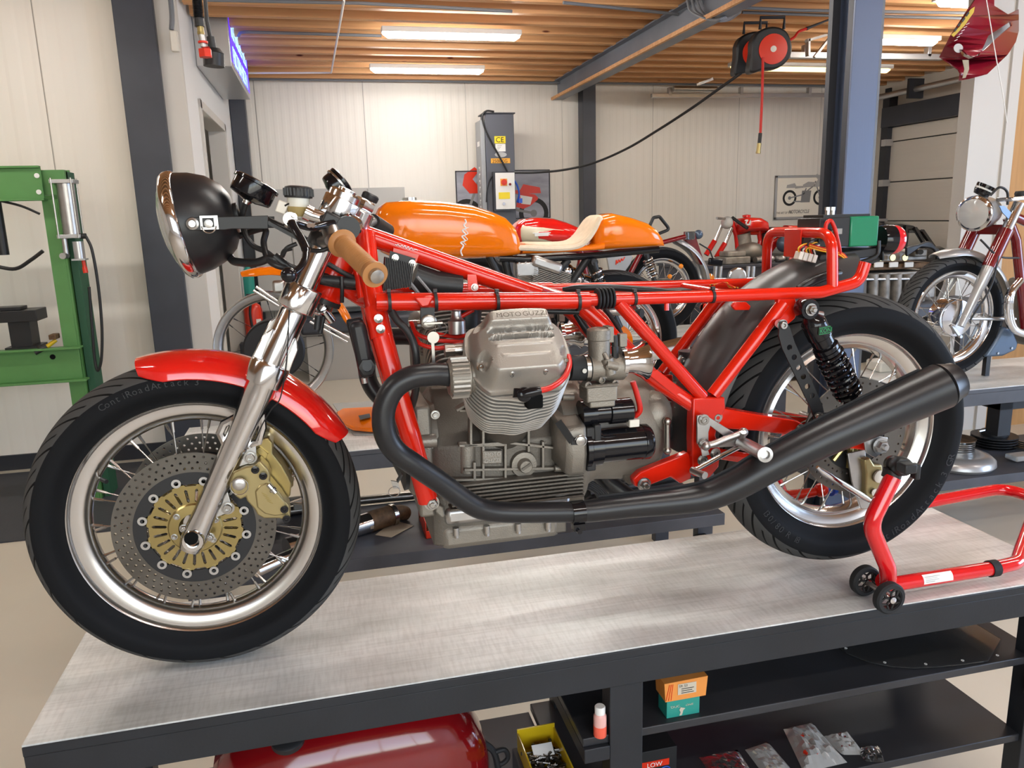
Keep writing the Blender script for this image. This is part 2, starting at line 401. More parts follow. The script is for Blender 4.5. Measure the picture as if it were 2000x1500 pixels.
# right-hand wall with the sectional garage door
y0, y1, top = 1.6, 7.32, 1.86
m = MB().bb((RIGHT,7.32,FLOOR),(RIGHT+.15,BACK,CEIL+.5)); m.bb((RIGHT,-4.2,top),(RIGHT+.15,7.32,CEIL+.5)).bb((RIGHT,-.2,FLOOR),(RIGHT+.15,1.6,top)); m.bb((RIGHT,-4.2,FLOOR),(RIGHT+.15,-3.2,top))
m.bb((RIGHT,-3.2,FLOOR),(RIGHT+.15,-.2,-.2)); struct('wall_right', m, 'panel_back')
m = MB()
zs = [-.8,-.27,.215,.70,1.185,1.68,1.86]
for a, b in zip(zs, zs[1:]): m.bb((RIGHT-.05,y0,a+.006),(RIGHT+.02,y1,b-.006))
gd = struct('door_2', m, 'door_ribs', bevel=.004)
m = MB().bb((RIGHT-.02,y0,-.8),(RIGHT+.01,y1,1.86)); obj('seal', m, 'dark_metal', gd)
for z in zs[1:-1]:
    for y in (5.75, 3.6):
        m = MB().bb((RIGHT-.075,y-.045,z-.06),(RIGHT-.045,y+.045,z+.06)).cyl((RIGHT-.08,y-.045,z),(RIGHT-.08,y+.045,z),.012,n=8)
        obj('hinge', m, 'aluminium', gd)
m = MB().bb((RIGHT-.12,y1-.02,-.8),(RIGHT+.02,y1+.10,2.25)).bb((RIGHT-.02,y1+.1,-.8),(RIGHT+.02,y1+.2,2.35)); obj('rail', m, 'dark_metal', gd)
for z in zs[1:-1]:
    m = MB().bb((RIGHT-.16,y1-.05,z-.05),(RIGHT-.05,y1+.03,z+.03)); obj('roller_bracket', m, 'aluminium', gd)
m = MB().bb((RIGHT-.13,y0,1.86),(RIGHT-.0,y1+.1,2.10)); struct('trim_2', m, 'steel_blue', bevel=.003)
sp = MB().tube([(RIGHT-.25,y1+.1,2.22),(RIGHT-.25,y0,2.22)],.035,10); so = obj('door_spring_shaft', sp, 'aluminium'); so.parent = gd
m = MB()
for i in range(3): m.bb((RIGHT-.34,6.7-2*i,2.12),(RIGHT-.14,6.74-2*i,2.34))
obj('shaft_bracket', m, 'dark_metal', gd)
# ceiling: deck with timber joists, and steel beams
m = MB().bb((-6,-4.2,CEIL+.20),(RIGHT+.3,BACK+.3,CEIL+.25)); struct('ceiling', m, mat('deck', (.34,.22,.12), .7))
for i in range(35):
    y = 7.56-.325*i
    m = MB().bb((PARTX+.02 if y > LEFTY else -6,y-.035,CEIL),(RIGHT,y+.035,CEIL+.2))
    o = struct('trim_%d' % (i+3), m, 'joist_wood', smooth=0)
def hbeam(m, p0, p1, w, h, t=.012, up=(0,0,1)):
    p0 = V(p0); p1 = V(p1); u = V(up)
    m.beam(p0, p1, t, h-2*t, up); m.beam(p0+u*(h/2-t/2), p1+u*(h/2-t/2), w, t, up); m.beam(p0-u*(h/2-t/2), p1-u*(h/2-t/2), w, t, up); return m
m = hbeam(MB(), (3.10,-4.2,2.31), (3.10,BACK-.02,2.31), .14, .20); struct('trim_50', m, 'beam_steel')
m = MB().bb((3.02,-4.2,2.205),(3.045,BACK,2.235)); struct('trim_51', m, 'joist_wood')
# steel columns standing in the walls
m = MB().bb((-.93,LEFTY-.16,FLOOR),(-.68,LEFTY-.004,CEIL+.2)); struct('trim_52', m, 'steel_blue', bevel=.004)
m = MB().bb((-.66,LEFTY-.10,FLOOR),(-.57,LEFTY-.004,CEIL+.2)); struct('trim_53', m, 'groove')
m = MB().bb((PARTX+.005,BACK-.18,FLOOR),(PARTX+.16,BACK-.004,CEIL)); struct('trim_54', m, 'steel_blue', bevel=.004)
a = at(1138,300,BACK-.16); b = at(1163,300,BACK-.16)
m = MB().bb((a.x,BACK-.18,FLOOR),(b.x,BACK-.004,CEIL)); struct('trim_55', m, 'steel_blue', bevel=.004)
# the free-standing H column in front of the right half
a = at(1646,427,1.9); b = at(1697,427,1.9); x0, x1 = a.x, b.x; cx = (x0+x1)/2
m = MB().bb((x0,1.9,FLOOR),(x1,1.914,CEIL+.1)).bb((x0,2.09,FLOOR),(x1,2.104,CEIL+.1)).bb((cx-.006,1.914,FLOOR),(cx+.006,2.09,CEIL+.1))
struct('trim_56', m, 'column_face', bevel=.003)
m = MB().bb((x0-.012,2.055,FLOOR),(x0+.03,2.088,CEIL)).bb((x0+.002,1.916,FLOOR),(x0+.040,1.955,CEIL)); struct('trim_59', m, 'dark_metal')  # dark strips stand in for the shade inside the flanges
m = MB().bb((x1+.015,1.95,FLOOR),(x1+.05,2.0,CEIL)); struct('trim_57', m, 'conduit')
# white wall end and wooden door at the far right
a = at(1886,350,3.2).x; b = at(1950,350,3.2).x; c = at(1969,350,3.2).x
m = MB().bb((a,3.2,FLOOR),(b,3.32,CEIL+.2)); struct('wall_side', m, 'white_trim')
m = MB().bb((b,3.18,FLOOR),(c,3.32,CEIL+.2)); struct('trim_58', m, 'white_trim')
m = MB().bb((c,3.2,FLOOR),(c+1.1,3.26,CEIL+.2)); struct('door_3', m, 'wood_panel')
# the room behind the viewer
m = MB().bb((-6,-4.35,FLOOR),(-1.4,-4.2,CEIL+.5)).bb((3.2,-4.35,FLOOR),(RIGHT+.15,-4.2,CEIL+.5)).bb((-1.4,-4.35,FLOOR),(3.2,-4.2,-.1)).bb((-1.4,-4.35,2.0),(3.2,-4.2,CEIL+.5)); struct('wall_front', m, 'white_wall')
m = MB().bb((-6.15,-4.2,FLOOR),(-6,LEFTY,CEIL+.5)); struct('wall_west', m, 'panel_left')
for n_, (p0, p1, ax) in enumerate((((-1.4,-4.3,-.1),(3.2,-4.24,2.0),0),((RIGHT+.05,-3.2,-.2),(RIGHT+.11,-.2,top),1))):
    m = MB(); p0 = V(p0); p1 = V(p1)
    k = 4 if ax == 0 else 3
    for i in range(k+1):
        t = i/k
        if ax == 0: x = p0.x+(p1.x-p0.x)*t; m.bb((x-.03,p0.y,p0.z),(x+.03,p1.y,p1.z))
        else: y = p0.y+(p1.y-p0.y)*t; m.bb((p0.x,y-.03,p0.z),(p1.x,y+.03,p1.z))
    for z in (p0.z, p1.z): m.bb((p0.x,p0.y,z-.03),(p1.x,p1.y,z+.03))
    wf = struct('window_%d' % (n_+1), m, 'dark_metal')  # the unseen front window is an added opening for light
# ceiling lamps
def batten(x0, x1, y, z, label, group, m_='lamp'):
    t = thing('ceiling_light', label, 'light', ((x0+x1)/2, y, z+.06), group)
    m = MB().bb((x0,y-.05,z+.02),(x1,y+.05,z+.06)); obj('housing', m, 'white_paint', t, bevel=.006)
    m = MB().tube([(x0+.01,y,z+.015),(x0+.05,y,z+.005),(x1-.05,y,z+.005),(x1-.01,y,z+.015)],[.012,.036,.036,.012],10,sq=.7); obj('diffuser', m, m_, t)
G = 'LED batten lights on the timber ceiling'
zL = CEIL-.09
a = atz(745,66,zL); b = atz(1021,69,zL); yA = a.y; batten(a.x,b.x,yA,zL-.01,'long LED batten above the orange tank, the nearer of two above each other',G)
a2 = atz(722,136,zL); b2 = atz(946,139,zL); batten(a2.x,b2.x,a2.y,zL-.01,'long LED batten nearest the back wall, left of the steel beam',G)
batten(a.x,b.x,yA-1.6,zL-.01,'added unseen ceiling batten above the main motorcycle',G)  # this and the next three are added above the view as soft fill
batten(a.x,b.x,yA-3.2,zL-.01,'added unseen ceiling batten over the front of the main bench',G)
batten(a.x,b.x,yA-4.9,zL-.01,'added unseen ceiling batten in front of the main bench',G)
batten(a.x,b.x,yA-7.0,zL-.01,'added unseen ceiling batten nearest the front wall',G)
p = atz(1712,80,zL); q = atz(1842,80,zL); batten(p.x,q.x,p.y,zL-.01,'LED batten seen just right of the tall steel column',G)
p2 = atz(1828,4,zL); q2 = atz(1996,10,zL); batten(p2.x,q2.x,p2.y,zL-.01,'LED batten at the top right, behind the hanging dark red fairing',G)
batten(p2.x-.4,p2.x+.8,p2.y-1.9,zL-.01,'added unseen ceiling batten over the right benches',G)  # this one and the next are added lamps beyond the view
batten(p2.x-.4,p2.x+.8,p2.y-4.2,zL-.01,'added unseen ceiling batten right of the viewer',G)
batten(-2.6,-1.4,2.6,zL-.01,'added unseen ceiling batten over the green press',G)  # added out of view to fill the left side
batten(5.4,6.6,3.9,zL-.01,'added ceiling batten brightening the garage door, hidden by the white wall end',G)  # added out of sight to light the garage door
batten(-2.6,-1.4,-.6,zL-.01,'added unseen ceiling batten left of the main bench',G)  # another added fill lamp, outside the view
p = atz(1515,125,2.3); q = atz(1612,125,2.3); batten(p.x-.5,q.x+.8,p.y,2.25,'dim warm yellow reflection strip behind the two hose reels',G,'glow_warm')  # a yellowish reflection, built as a dim glowing strip
# conduits under the joists
def cond(pts, label, r=.012):
    o = obj('conduit', MB().tube(fillet([V(p) for p in pts],.08),r,8), 'conduit'); tag(o, label, 'conduit', 'grey conduits under the joists')
z = CEIL-.02
cond([atz(466,70,z),atz(470,62,z),atz(745,70,z)], 'grey conduit bending out above the blue sign to the upper ceiling light')
cond([atz(405,0,z),atz(700,6,z),atz(1000,22,z)], 'grey conduit running along the top edge left of the steel beam')
cond([(PARTX+.1,BACK-.12,z),(RIGHT-.4,BACK-.12,z)], 'grey conduit along the top of the back wall')
cond([atz(1452,15,z),atz(1560,20,z),atz(1622,21,z),atz(1998,27,z)], 'grey conduit nearest the top edge right of the steel beam')
cond([atz(1450,24,z),atz(1620,30,z),atz(1998,38,z)], 'second grey conduit right of the steel beam, just below the topmost one')
cond([atz(1100,5,z),atz(1250,20,z),atz(1385,34,z)], 'grey conduit running into the cable loops at the steel beam')
m = MB()
for k in range(4): m.tube(spline([atz(1342+9*k,0,2.38),atz(1350+10*k,22,2.3),atz(1385+3*k,38,2.2),atz(1420-2*k,40-2*k,2.2),atz(1446,24-3*k,2.36)],6),.009,6)
tag(obj('cable_loops', m, 'conduit'), 'bundle of grey cables looping under the steel beam', 'cable')
m = MB().tube([atz(672,0,z-.03),atz(647,142,z-.03),atz(452,143,z-.03)],.009,8); tag(obj('light_pipe', m, 'white_paint'), 'thin white pipe crossing the joists beside the ceiling lights', 'pipe')
# galvanised door rails hung under the ceiling
def rail(name, p, q, label, th=.05):
    m = MB().beam(p, q, th, th*.9)
    for t in (.1, .5, .9): c_ = V(p).lerp(V(q), t); m.bb(c_+V((-.02,-.03,0)), c_+V((.02,.03,.09)))
    tag(obj(name, m, 'aluminium', bevel=.004), label, 'rail', 'horizontal tracks of the garage doors')
rail('door_track', at(1272,187,7.3), at(1612,186,7.3), 'long light grey track on the back wall left of the tall column')
rail('door_track', at(1540,108,5.2), at(1840,112,5.2), 'bright metal track behind the tall column, under the ceiling', .06)
m = MB().beam(at(1578,110,5.0),at(1578,76,5.0),.05,.02).beam(at(1575,80,5.0),at(1628,64,5.0),.05,.02).beam(at(1590,112,5.0),at(1622,72,5.0),.03,.02)
tag(obj('perforated_bracket', m, 'brushed'), 'perforated steel angle bracket between hose reels and tall column', 'bracket')
m = MB().cyl(at(1315,173,7.2),at(1400,174,7.2),.03).beam(at(1360,166,7.2),at(1392,154,7.2),.03,.03); tag(obj('wall_bracket', m, 'brushed'), 'small grey rod and bracket mounted above the long track', 'bracket')
# ---------------------------------------------------------------- lit sign on the partition
t = thing('light_box_sign', 'blue lit sign box with pale lettering, high on the white partition', 'sign', (PARTX,6.0,2.3))
z0, z1, ya, yb = 2.085, 2.44, 5.17, 6.90
m = MB().bb((PARTX+.002,ya,z0),(PARTX+.26,yb,z1+.3)); obj('case', m, 'aluminium', t, bevel=.006)
m = MB().bb((PARTX+.258,ya+.05,z0+.05),(PARTX+.263,yb-.05,z1+.25)); obj('lit_panel', m, 'blue_lit', t)
m = MB()
random.seed(3)
for row in (2.20, 2.40):
    m = MB(); y = ya+.16
    while y < yb-.2:
        h = .13; wd = random.uniform(.05,.09)
        m.bb((PARTX+.264,y,row-h/2),(PARTX+.267,y+.018,row+h/2))
        if random.random() < .7: m.bb((PARTX+.264,y,row+h/2-.02),(PARTX+.267,y+wd,row+h/2))
        if random.random() < .6: m.bb((PARTX+.264,y,row-.01),(PARTX+.267,y+wd,row+.01))
        if random.random() < .5: m.bb((PARTX+.264,y,row-h/2),(PARTX+.267,y+wd,row-h/2+.02))
        if random.random() < .4: m.bb((PARTX+.264,y+wd-.018,row-h/2),(PARTX+.267,y+wd,row+h/2))
        y += wd+.045
    obj('lettering', m, 'white_lit', t)
# switch and pipe on the partition front, small fixtures
m = MB().tube(spline([at(331,-20,4.3),at(336,30,4.3),at(335,58,4.3)],5),.016,8); tag(obj('cable_pipe', m, 'conduit'), 'grey pipe coming down to the white switch on the partition', 'pipe')
m = MB().box(at(341,81,4.3),(.05,.05,.13)); tag(obj('wall_switch', m, 'plastic_white', bevel=.008), 'white switch box under a grey pipe on the partition', 'switch')
m = MB().bb((PARTX,4.62,.72),(PARTX+.02,4.86,1.0)); tag(obj('paper_notice', m, 'label_white'), 'pale notice on the partition just behind the headlight', 'notice')
m = MB().bb((PARTX+.02,4.63,.73),(PARTX+.024,4.85,.86)); obj('green_band', m, 'press_green', bpy.data.objects['paper_notice'])
# hanging air hose and lamp plug at the top left
hx = lambda x, y: at(x, y, .9)
t = thing('air_hose_coupling', 'black coiled air hose hanging down to a brass and red coupling', 'hose', tuple(hx(395,0)))
m = MB(); P = [hx(384+.24*k,-12+3.0*k) for k in range(17)]
for p in P: m.lathe(p, (0,0,1), [(.010,-.0015),(.014,0),(.010,.0015)], 14)
m.tube([hx(384,-15),hx(388,38)],.009,12).tube([hx(388,36),hx(390,52)],.0135,14); obj('hose', m, 'hose_black', t)
m = MB().cyl(hx(391,52),hx(392,62),.009).cyl(hx(392,62),hx(393,68),.0105,n=6); obj('fitting', m, 'gold', t)
m = MB().cyl(hx(392,66),hx(395,80),.0085).cyl(hx(396,84),hx(397,92),.0075); obj('collar', m, 'brushed', t)
m = MB().lathe(hx(396,80),(0,0,-1),[(.006,0),(.0135,.001),(.0135,.006),(.006,.007)],16).cyl(hx(398,92),hx(400,96),.006,.017,6).cyl(hx(400,96),hx(402,112),.0185,.0185,6); obj('nipple', m, 'red_plastic', t)
t = thing('power_socket', 'black power socket hanging on a cable beside the red air coupling', 'socket', tuple(at(412,60,1.0)))
m = MB().tube([at(400,-10,1.0),at(404,40,1.0),at(411,75,1.0)],.006,8).tube([at(411,72,1.0),at(415,96,1.0)],.012,10).cyl(at(416,95,1.0),at(417,105,1.0),.02,.03).cyl(at(417,105,1.0),at(418,130,1.0),.0305,.030,24)
obj('socket_body', m, 'black_matt', t)
# ================================================================ wheels
def tread_mat(name, n_groove, half, kind=0):
    m = mat(name, (.034,.034,.036), .72, spec=.15); n = m.node_tree.nodes; L = m.node_tree.links; b = n['Principled BSDF']; tc = n['Texture Coordinate']
    s = n.new('ShaderNodeSeparateXYZ'); L.new(tc.outputs['Object'], s.inputs[0])
    def mt(op, a, b_=None, c=None):
        q = n.new('ShaderNodeMath'); q.operation = op
        for i, x in enumerate((a, b_, c)):
            if x is None: continue
            if isinstance(x, (int, float)): q.inputs[i].default_value = x
            else: L.new(x, q.inputs[i])
        return q.outputs[0]
    ang = mt('DIVIDE', mt('ARCTAN2', s.outputs['Z'], s.outputs['X']), 2*PI)
    ay = mt('ABSOLUTE', s.outputs['Y'])
    sgn = mt('MULTIPLY', mt('GREATER_THAN', s.outputs['Y'], 0), .5)
    ph = mt('ADD', mt('MULTIPLY', ang, n_groove), mt('ADD', mt('MULTIPLY', mt('POWER', mt('DIVIDE', ay, half), 1.5), 2.2), sgn))
    fr = mt('FRACT', ph); idx = mt('FRACT', mt('MULTIPLY', mt('FLOOR', ph), .5))
    wd = mt('ADD', mt('MULTIPLY', idx, -.08), .22)
    lim = mt('LESS_THAN', ay, mt('ADD', mt('MULTIPLY', idx, -.24*half), 1.0*half)); lim2 = mt('GREATER_THAN', ay, .10*half)
    g = mt('MULTIPLY', mt('MULTIPLY', mt('LESS_THAN', fr, wd), lim), lim2)
    zone = mt('LESS_THAN', ay, half)
    rad = mt('SQRT', mt('ADD', mt('MULTIPLY', s.outputs['X'], s.outputs['X']), mt('MULTIPLY', s.outputs['Z'], s.outputs['Z'])))
    zone = mt('MULTIPLY', zone, mt('GREATER_THAN', rad, .28)); g = mt('MULTIPLY', g, zone)
    m1 = n.new('ShaderNodeMix'); m1.data_type = 'RGBA'; L.new(zone, m1.inputs[0]); m1.inputs[6].default_value = (.008,.0085,.010,1); m1.inputs[7].default_value = (.062,.061,.060,1)
    m2 = n.new('ShaderNodeMix'); m2.data_type = 'RGBA'; L.new(g, m2.inputs[0]); L.new(m1.outputs[2], m2.inputs[6]); m2.inputs[7].default_value = (.004,.004,.004,1)
    L.new(m2.outputs[2], b.inputs['Base Color'])
    bp = n.new('ShaderNodeBump'); bp.invert = True; bp.inputs['Strength'].default_value = 1; bp.inputs['Distance'].default_value = .004
    L.new(g, bp.inputs['Height']); L.new(bp.outputs[0], b.inputs['Normal'])
tread_mat('tyre_front', 50, .048); tread_mat('tyre_rear', 44, .061); tread_mat('tyre_bg', 60, .046)
Y1 = V((0,1,0))
def dupe(o, parent, rot=None, loc=None):
    c = o.copy(); C.objects.link(c); c.parent = parent
    if rot is not None: c.rotation_euler = rot
    if loc is not None: c.location = loc
    return c
def ring_prof(prof, n=72, closed=True): # (r, y)
    return [(r, y) for r, y in prof]
def wheel(root, c, Rt, hw, rr=.2415, rw=.030, tm='tyre_front', rm='rim_alu', nsp=36, hubr=.034, hubw=.04, sp_r=.0014, yawz=0., seg=96, spoke_m='bolt', name='wheel', rim_in=.212, hub_m='polished', cone=.009):
    """root: the bike. A rim with tyre, hub and spokes as its pieces"""
    k = Rt
    m = MB(); bed = rim_in-.012
    prof = [(rr,rw),(rr-.003,rw+.003),(rr-.006,rw+.001),(rim_in+.020,rw-.003-cone*.25),(rim_in+.006,rw-cone*.7),(rim_in,rw-cone),(bed+.004,rw-.014),(bed,rw*.35),(bed-.002,0)]
    prof = prof+[(r,-y) for r, y in reversed(prof[:-1])]+[(rr-.001,-rw+.004),(bed+.004,-rw*.4),(bed+.003,0),(bed+.004,rw*.4),(rr-.001,rw-.004)]
    m.lathe((0,0,0), Y1, prof, seg, closed=True)
    w_ = obj(name, m, rm, root, loc=V(c))
    m = MB(); r0 = rr-.003
    h = Rt-r0
    half = [(r0,rw),(r0+.13*h,rw+.25*(hw-rw)),(r0+.34*h,hw*.97),(r0+.52*h,hw),(r0+.68*h,hw*.95),(r0+.80*h,hw*.80),(r0+.90*h,hw*.58),(r0+.97*h,hw*.30),(Rt,0)]
    sm = spline([(r,y,0) for r, y in half], 3)
    sm = [(p.x,p.y) for p in sm]
    m.lathe((0,0,0), Y1, sm+[(r,-y) for r, y in reversed(sm[:-1])]+[(r0+.004,-rw*.8),(r0+.004,rw*.8)], 128, closed=True)
    ty = obj('tyre', m, tm, w_, loc=V(c))
    m = MB().lathe((0,0,0), Y1, [(.012,-hubw-.012),(hubr*.75,-hubw-.012),(hubr*.8,-hubw),(hubr*1.15,-hubw),(hubr*1.15,-hubw+.006),(hubr*.7,-hubw*.5),(hubr*.7,hubw*.5),(hubr*1.15,hubw-.006),(hubr*1.15,hubw),(hubr*.8,hubw),(hubr*.75,hubw+.012),(.012,hubw+.012)], 32)
    hb = obj('hub', m, hub_m, w_, loc=V(c))
    tmpl = []
    for s_ in (-1, 1):
        for d_ in (-1, 1):
            a = R(8)*d_; y0 = hubw*.95*s_; p0 = V((hubr*math.cos(a*3.0), y0, hubr*math.sin(a*3.0)))
            aa = -a*.9; p1 = V(((bed)*math.cos(aa), .004*s_, bed*math.sin(aa)))
            m = MB().tube([p0, p0.lerp(p1,.9)], sp_r, 6).tube([p0.lerp(p1,.88), p0.lerp(p1,.97), p1], [sp_r*1.9,sp_r*2.1,sp_r*2.6], 6)
            tmpl.append(m)
    per = nsp//4
    for t_, m in enumerate(tmpl):
        first = None
        for i in range(per):
            ang = 2*PI*(i/per+t_/nsp+.01)
            if first is None:
                first = obj('spoke', m, spoke_m, w_, loc=V(c), smooth=.9); first.rotation_euler = (0,ang,0)
            else: dupe(first, w_, (0,ang,0))
    if yawz: w_.rotation_euler = (0,0,yawz)
    return w_
def hdisc(m, c, r0, r1, y, th, nh=60, hole=.0032, rows=3, outer_n=96):
    """drilled ring lying across Y"""
    c = V(c)
    def P(r, a, yy=0): return c+V((r*math.cos(a), y+yy, r*math.sin(a)))
    out = [P(r1, 2*PI*i/outer_n) for i in range(outer_n)]; inn = [P(r0, 2*PI*i/outer_n) for i in range(outer_n)]
    holes = [inn]
    for i in range(nh):
        for k in range(rows):
            rr = r0+(r1-r0)*(.2+.6*(k+.5*((i) % 2)*.0)/max(1, rows-1)); aa = 2*PI*(i+(k*.37))/nh
            q = P(rr, aa); holes.append([q+V((hole*math.cos(b), 0, hole*math.sin(b))) for b in [2*PI*j/6 for j in range(6)]])
    m.prism(out, (0,th,0), holes); return m

# ================================================================ the motorcycle on the bench
bike = thing('motorcycle', 'unfinished red-framed motorcycle with black exhaust and no tank or seat, on the near metal-topped bench', 'motorcycle', (.73,0,0))
FA = V((0,0,.318)); RA = V((1.465,0,.363))
fw = wheel(bike, FA, .318, .052, tm='tyre_front', nsp=36)
rw_ = wheel(bike, RA, .331, .066, rr=.2415, rw=.036, tm='tyre_rear', nsp=36, hubr=.045, hubw=.05, cone=.018)
lbl(fw, 'polished front rim'); lbl(rw_, 'polished rear rim')
# front brake discs
def floating_disc(par, c, y, sgn):
    m = hdisc(MB(), c, .112, .150, y, .005, 54, .0028, 3); d = obj('brake_disc', m, 'disc', par)
    m = MB(); n = 120
    def P(r, a): return V(c)+V((r*math.cos(a), y+.0005, r*math.sin(a)))
    m.prism([P(.113, 2*PI*i/96) for i in range(96)], (0,.004,0), [[P(.088, 2*PI*i/96) for i in range(96)]]); obj('disc_inner_ring', m, 'disc_dark', d)
    # gold carrier with paired slots
    out = []
    for i in range(n):
        a = 2*PI*i/n; k = (i % 10); out.append(P(.084+(.011 if k in (4,5,6) else (.006 if k in (3,7) else 0)), a))
    holes = [[P(.030, 2*PI*i/36) for i in range(36)]]
    for i in range(24):
        a = 2*PI*(i+.5)/24; u = V((math.cos(a),0,math.sin(a))); v = V((-math.sin(a),0,math.cos(a)))
        c0 = V(c)+V((0,y+.0005,0)); h = []
        for (r_, s_) in ((.054,-1),(.076,-1)): h.append(c0+u*r_+v*.0028*s_)
        h.append(c0+u*.079)
        for (r_, s_) in ((.076,1),(.054,1)): h.append(c0+u*r_+v*.0028*s_)
        h.append(c0+u*.051); holes.append(h)
    m.v = []; m.f = []
    m.prism([p+V((0,-.003*0,0)) for p in out], (0,.005,0), holes); cr = obj('disc_carrier', m, 'gold', d)
    m = MB().lathe(V(c)+V((0,y-.001,0)), (0,-1,0), [(.030,-.006),(.050,-.004),(.050,0),(.047,.003),(.030,.004)], 48, closed=True); obj('carrier_boss', m, 'gold', d)
    for i in range(12):
        a = 2*PI*(i*10+5)/n; q = V(c)+V((.0955*math.cos(a), y-.003, .0955*math.sin(a)))
        m = MB().lathe(q, (0,1,0), [(.0042,0),(.0088,0),(.0092,.001),(.0092,.010),(.0042,.010)], 18, closed=True); obj('bobbin', m, 'brushed', d)
    for i in range(6):
        a = 2*PI*(i+.3)/6; q = V(c)+V((.041*math.cos(a), y-.004, .041*math.sin(a)))
        obj('bolt', MB().capbolt(q, (0,-1,0), .0042, .006), 'bolt', d)
    return d
fd = floating_disc(bike, FA, -.072, -1); fd2 = floating_disc(bike, FA, .068, 1)
# valve with black cap
m = MB().cyl(at(193,932,-.01),at(205,940,-.03),.0035).cyl(at(186,928,0),at(193,932,-.01),.004); vl = obj('valve_stem', m, 'bolt', bike)
m = MB().cyl(at(198,936,-.03),at(208,941,-.045),.0042,n=10); obj('valve_cap', m, 'black_matt', vl)
# raised lettering on the tyre walls
def arc_text(parent, txt, c, r, y, a0, h, m_, step=1.0, rot=0):
    mb = MB(); a = a0
    for ch in txt:
        wch = .45 if ch in 'ilI1. ' else (.95 if ch in 'mMW' else .72)
        if ch != ' ':
            rd = V((math.cos(a),0,math.sin(a))); rg = V((math.sin(a),0,-math.cos(a)))
            if rot: rd = -rd; rg = -rg
            t_ = text_mb(ch, V(c)+V((math.cos(a)*r, y, math.sin(a)*r))-rd*h/2-rg*wch*h*.5, rg, rd, h, .0008)
            mb.add(t_.v, t_.f)
        a += (-1 if not rot else 1)*wch*h*1.25*step/r
    return obj('tyre_lettering', mb, m_, parent)
mat('rubber_letter', (.018,.019,.022), .5)
arc_text(rw_, 'ContiRoadAttack 3 GR', RA, .283, -.0668, R(282), .019, 'rubber_letter', rot=1)
arc_text(rw_, '130/80 R 18', RA, .280, -.0668, R(215), .016, 'rubber_letter', rot=1)
arc_text(fw, 'ContiRoadAttack 3', FA, .284, -.0528, R(120), .013, 'rubber_letter')
# front mudguard
def guard(par, c, a0, a1, r, hw, m_, name='mudguard', drop=.045, n=28, th=.0022, lip=True, taper=True):
    secs = []; K = 13
    for i in range(n+1):
        t = i/n; a = R(a0+(a1-a0)*t); w = hw*(min(1, (.62+2.4*min(t,1-t)**.8)) if taper else 1); s = []
        pts = []
        for j in range(K):
            q = PI*(j/(K-1)); pts.append((math.cos(q)*w, r-drop*(1-math.sin(q)**.75)*(w/hw)))
        for y, rr in pts: s.append(V(c)+V((math.cos(a)*rr, y, math.sin(a)*rr)))
        for y, rr in reversed(pts): s.append(V(c)+V((math.cos(a)*(rr-th), y*(1-th/hw), math.sin(a)*(rr-th))))
        secs.append(s)
    o = obj(name, MB().loft(secs), m_, par); return o
g = guard(bike, FA, 26, 104, .338, .062, 'fender_red', drop=.047)
rg = guard(bike, RA, 93, 181, .437, .085, 'guard_black', name='mudguard', drop=.07, taper=False, n=34)
# crease on the rear mudguard's top
m = MB().tube(spline([at(1560,566,-.08),at(1590,548,-.085),at(1625,536,-.08),at(1655,534,-.06),at(1668,548,-.05)],6),.010,10); obj('mudguard_bulge', m, 'black_satin', bike)
# ---------------------------------------------------------------- fork
FD = (at(640,460,-.095)-at(381,1047,-.095)).normalized(); FD.y = 0; FD.normalize(); FB = at(381,1047,-.095)
def fk(t, y): return V((FB.x,y,FB.z))+FD*t
FN = V((FD.z,0,-FD.x))  # to the rear, across the fork
for s_ in (-1, 1):
    y = .095*s_
    m = MB(); 
    m.lathe(fk(0,y), FD, [(.012,-.030),(.020,-.028),(.0235,-.012),(.0245,.0),(.0235,.02),(.0220,.05),(.0225,.10),(.0235,.17),(.0255,.26),(.0285,.30),(.0285,.335),(.029,.337)], 28)
    m.lathe(fk(0,y)+V((0,-.030*1,0)), (0,1,0), [(.012,0),(.0185,0),(.020,.003),(.020,.058),(.012,.058)], 28, closed=True)
    m.tube([fk(.19,y)-FN*.018, fk(.205,y)-FN*.034, fk(.225,y)-FN*.034, fk(.245,y)-FN*.018], .008, 8)
    m.tube([fk(.20,y)+FN*.02, fk(.215,y)+FN*.036, fk(.245,y)+FN*.032, fk(.27,y)+FN*.02], .008, 8)
    lg = obj('fork_leg', m, 'polished', bike)
    m = MB().lathe(fk(0,y), FD, [(.02,.325),(.0365,.325),(.037,.328),(.037,.362),(.035,.367),(.02,.367)], 32); obj('fork_collar', m, 'polished', lg)
    m = MB().lathe(fk(0,y), FD, [(.0215,.34),(.0215,.70)], 28); st = obj('fork_stanchion', m, 'chrome', bike)
    m = MB().lathe(fk(0,y), FD, [(.0255,.36),(.0255,.47),(.0235,.475)], 28); obj('fork_sleeve', m, 'polished', st)
    for k in (-1, 1):
        m = MB().prism([fk(.366,y)+FN*(.018*k), fk(.366,y)+FN*(.036*k), fk(.41,y)+FN*(.034*k), fk(.43,y)+FN*(.022*k)], (0,.018*s_,0)); obj('guard_bracket', m, 'polished', lg, bevel=.002)
    m = MB().cyl(FA+V((0,y-.033,0)), FA+V((0,y-.030,0)), .0125, n=20); obj('axle_hole', m, 'groove', lg)
m = MB().cyl(FA+V((0,-.120,0)), FA+V((0,.120,0)), .0095); obj('axle', m, 'disc_dark', bike)
m = MB().hexbolt(fk(.008,-.095)-FN*.024,(0,-1,0),.006,.006); m.hexbolt(fk(.008,-.095)+FN*.026,(0,-1,0),.006,.006); obj('pinch_bolt', m, 'bolt', bike)
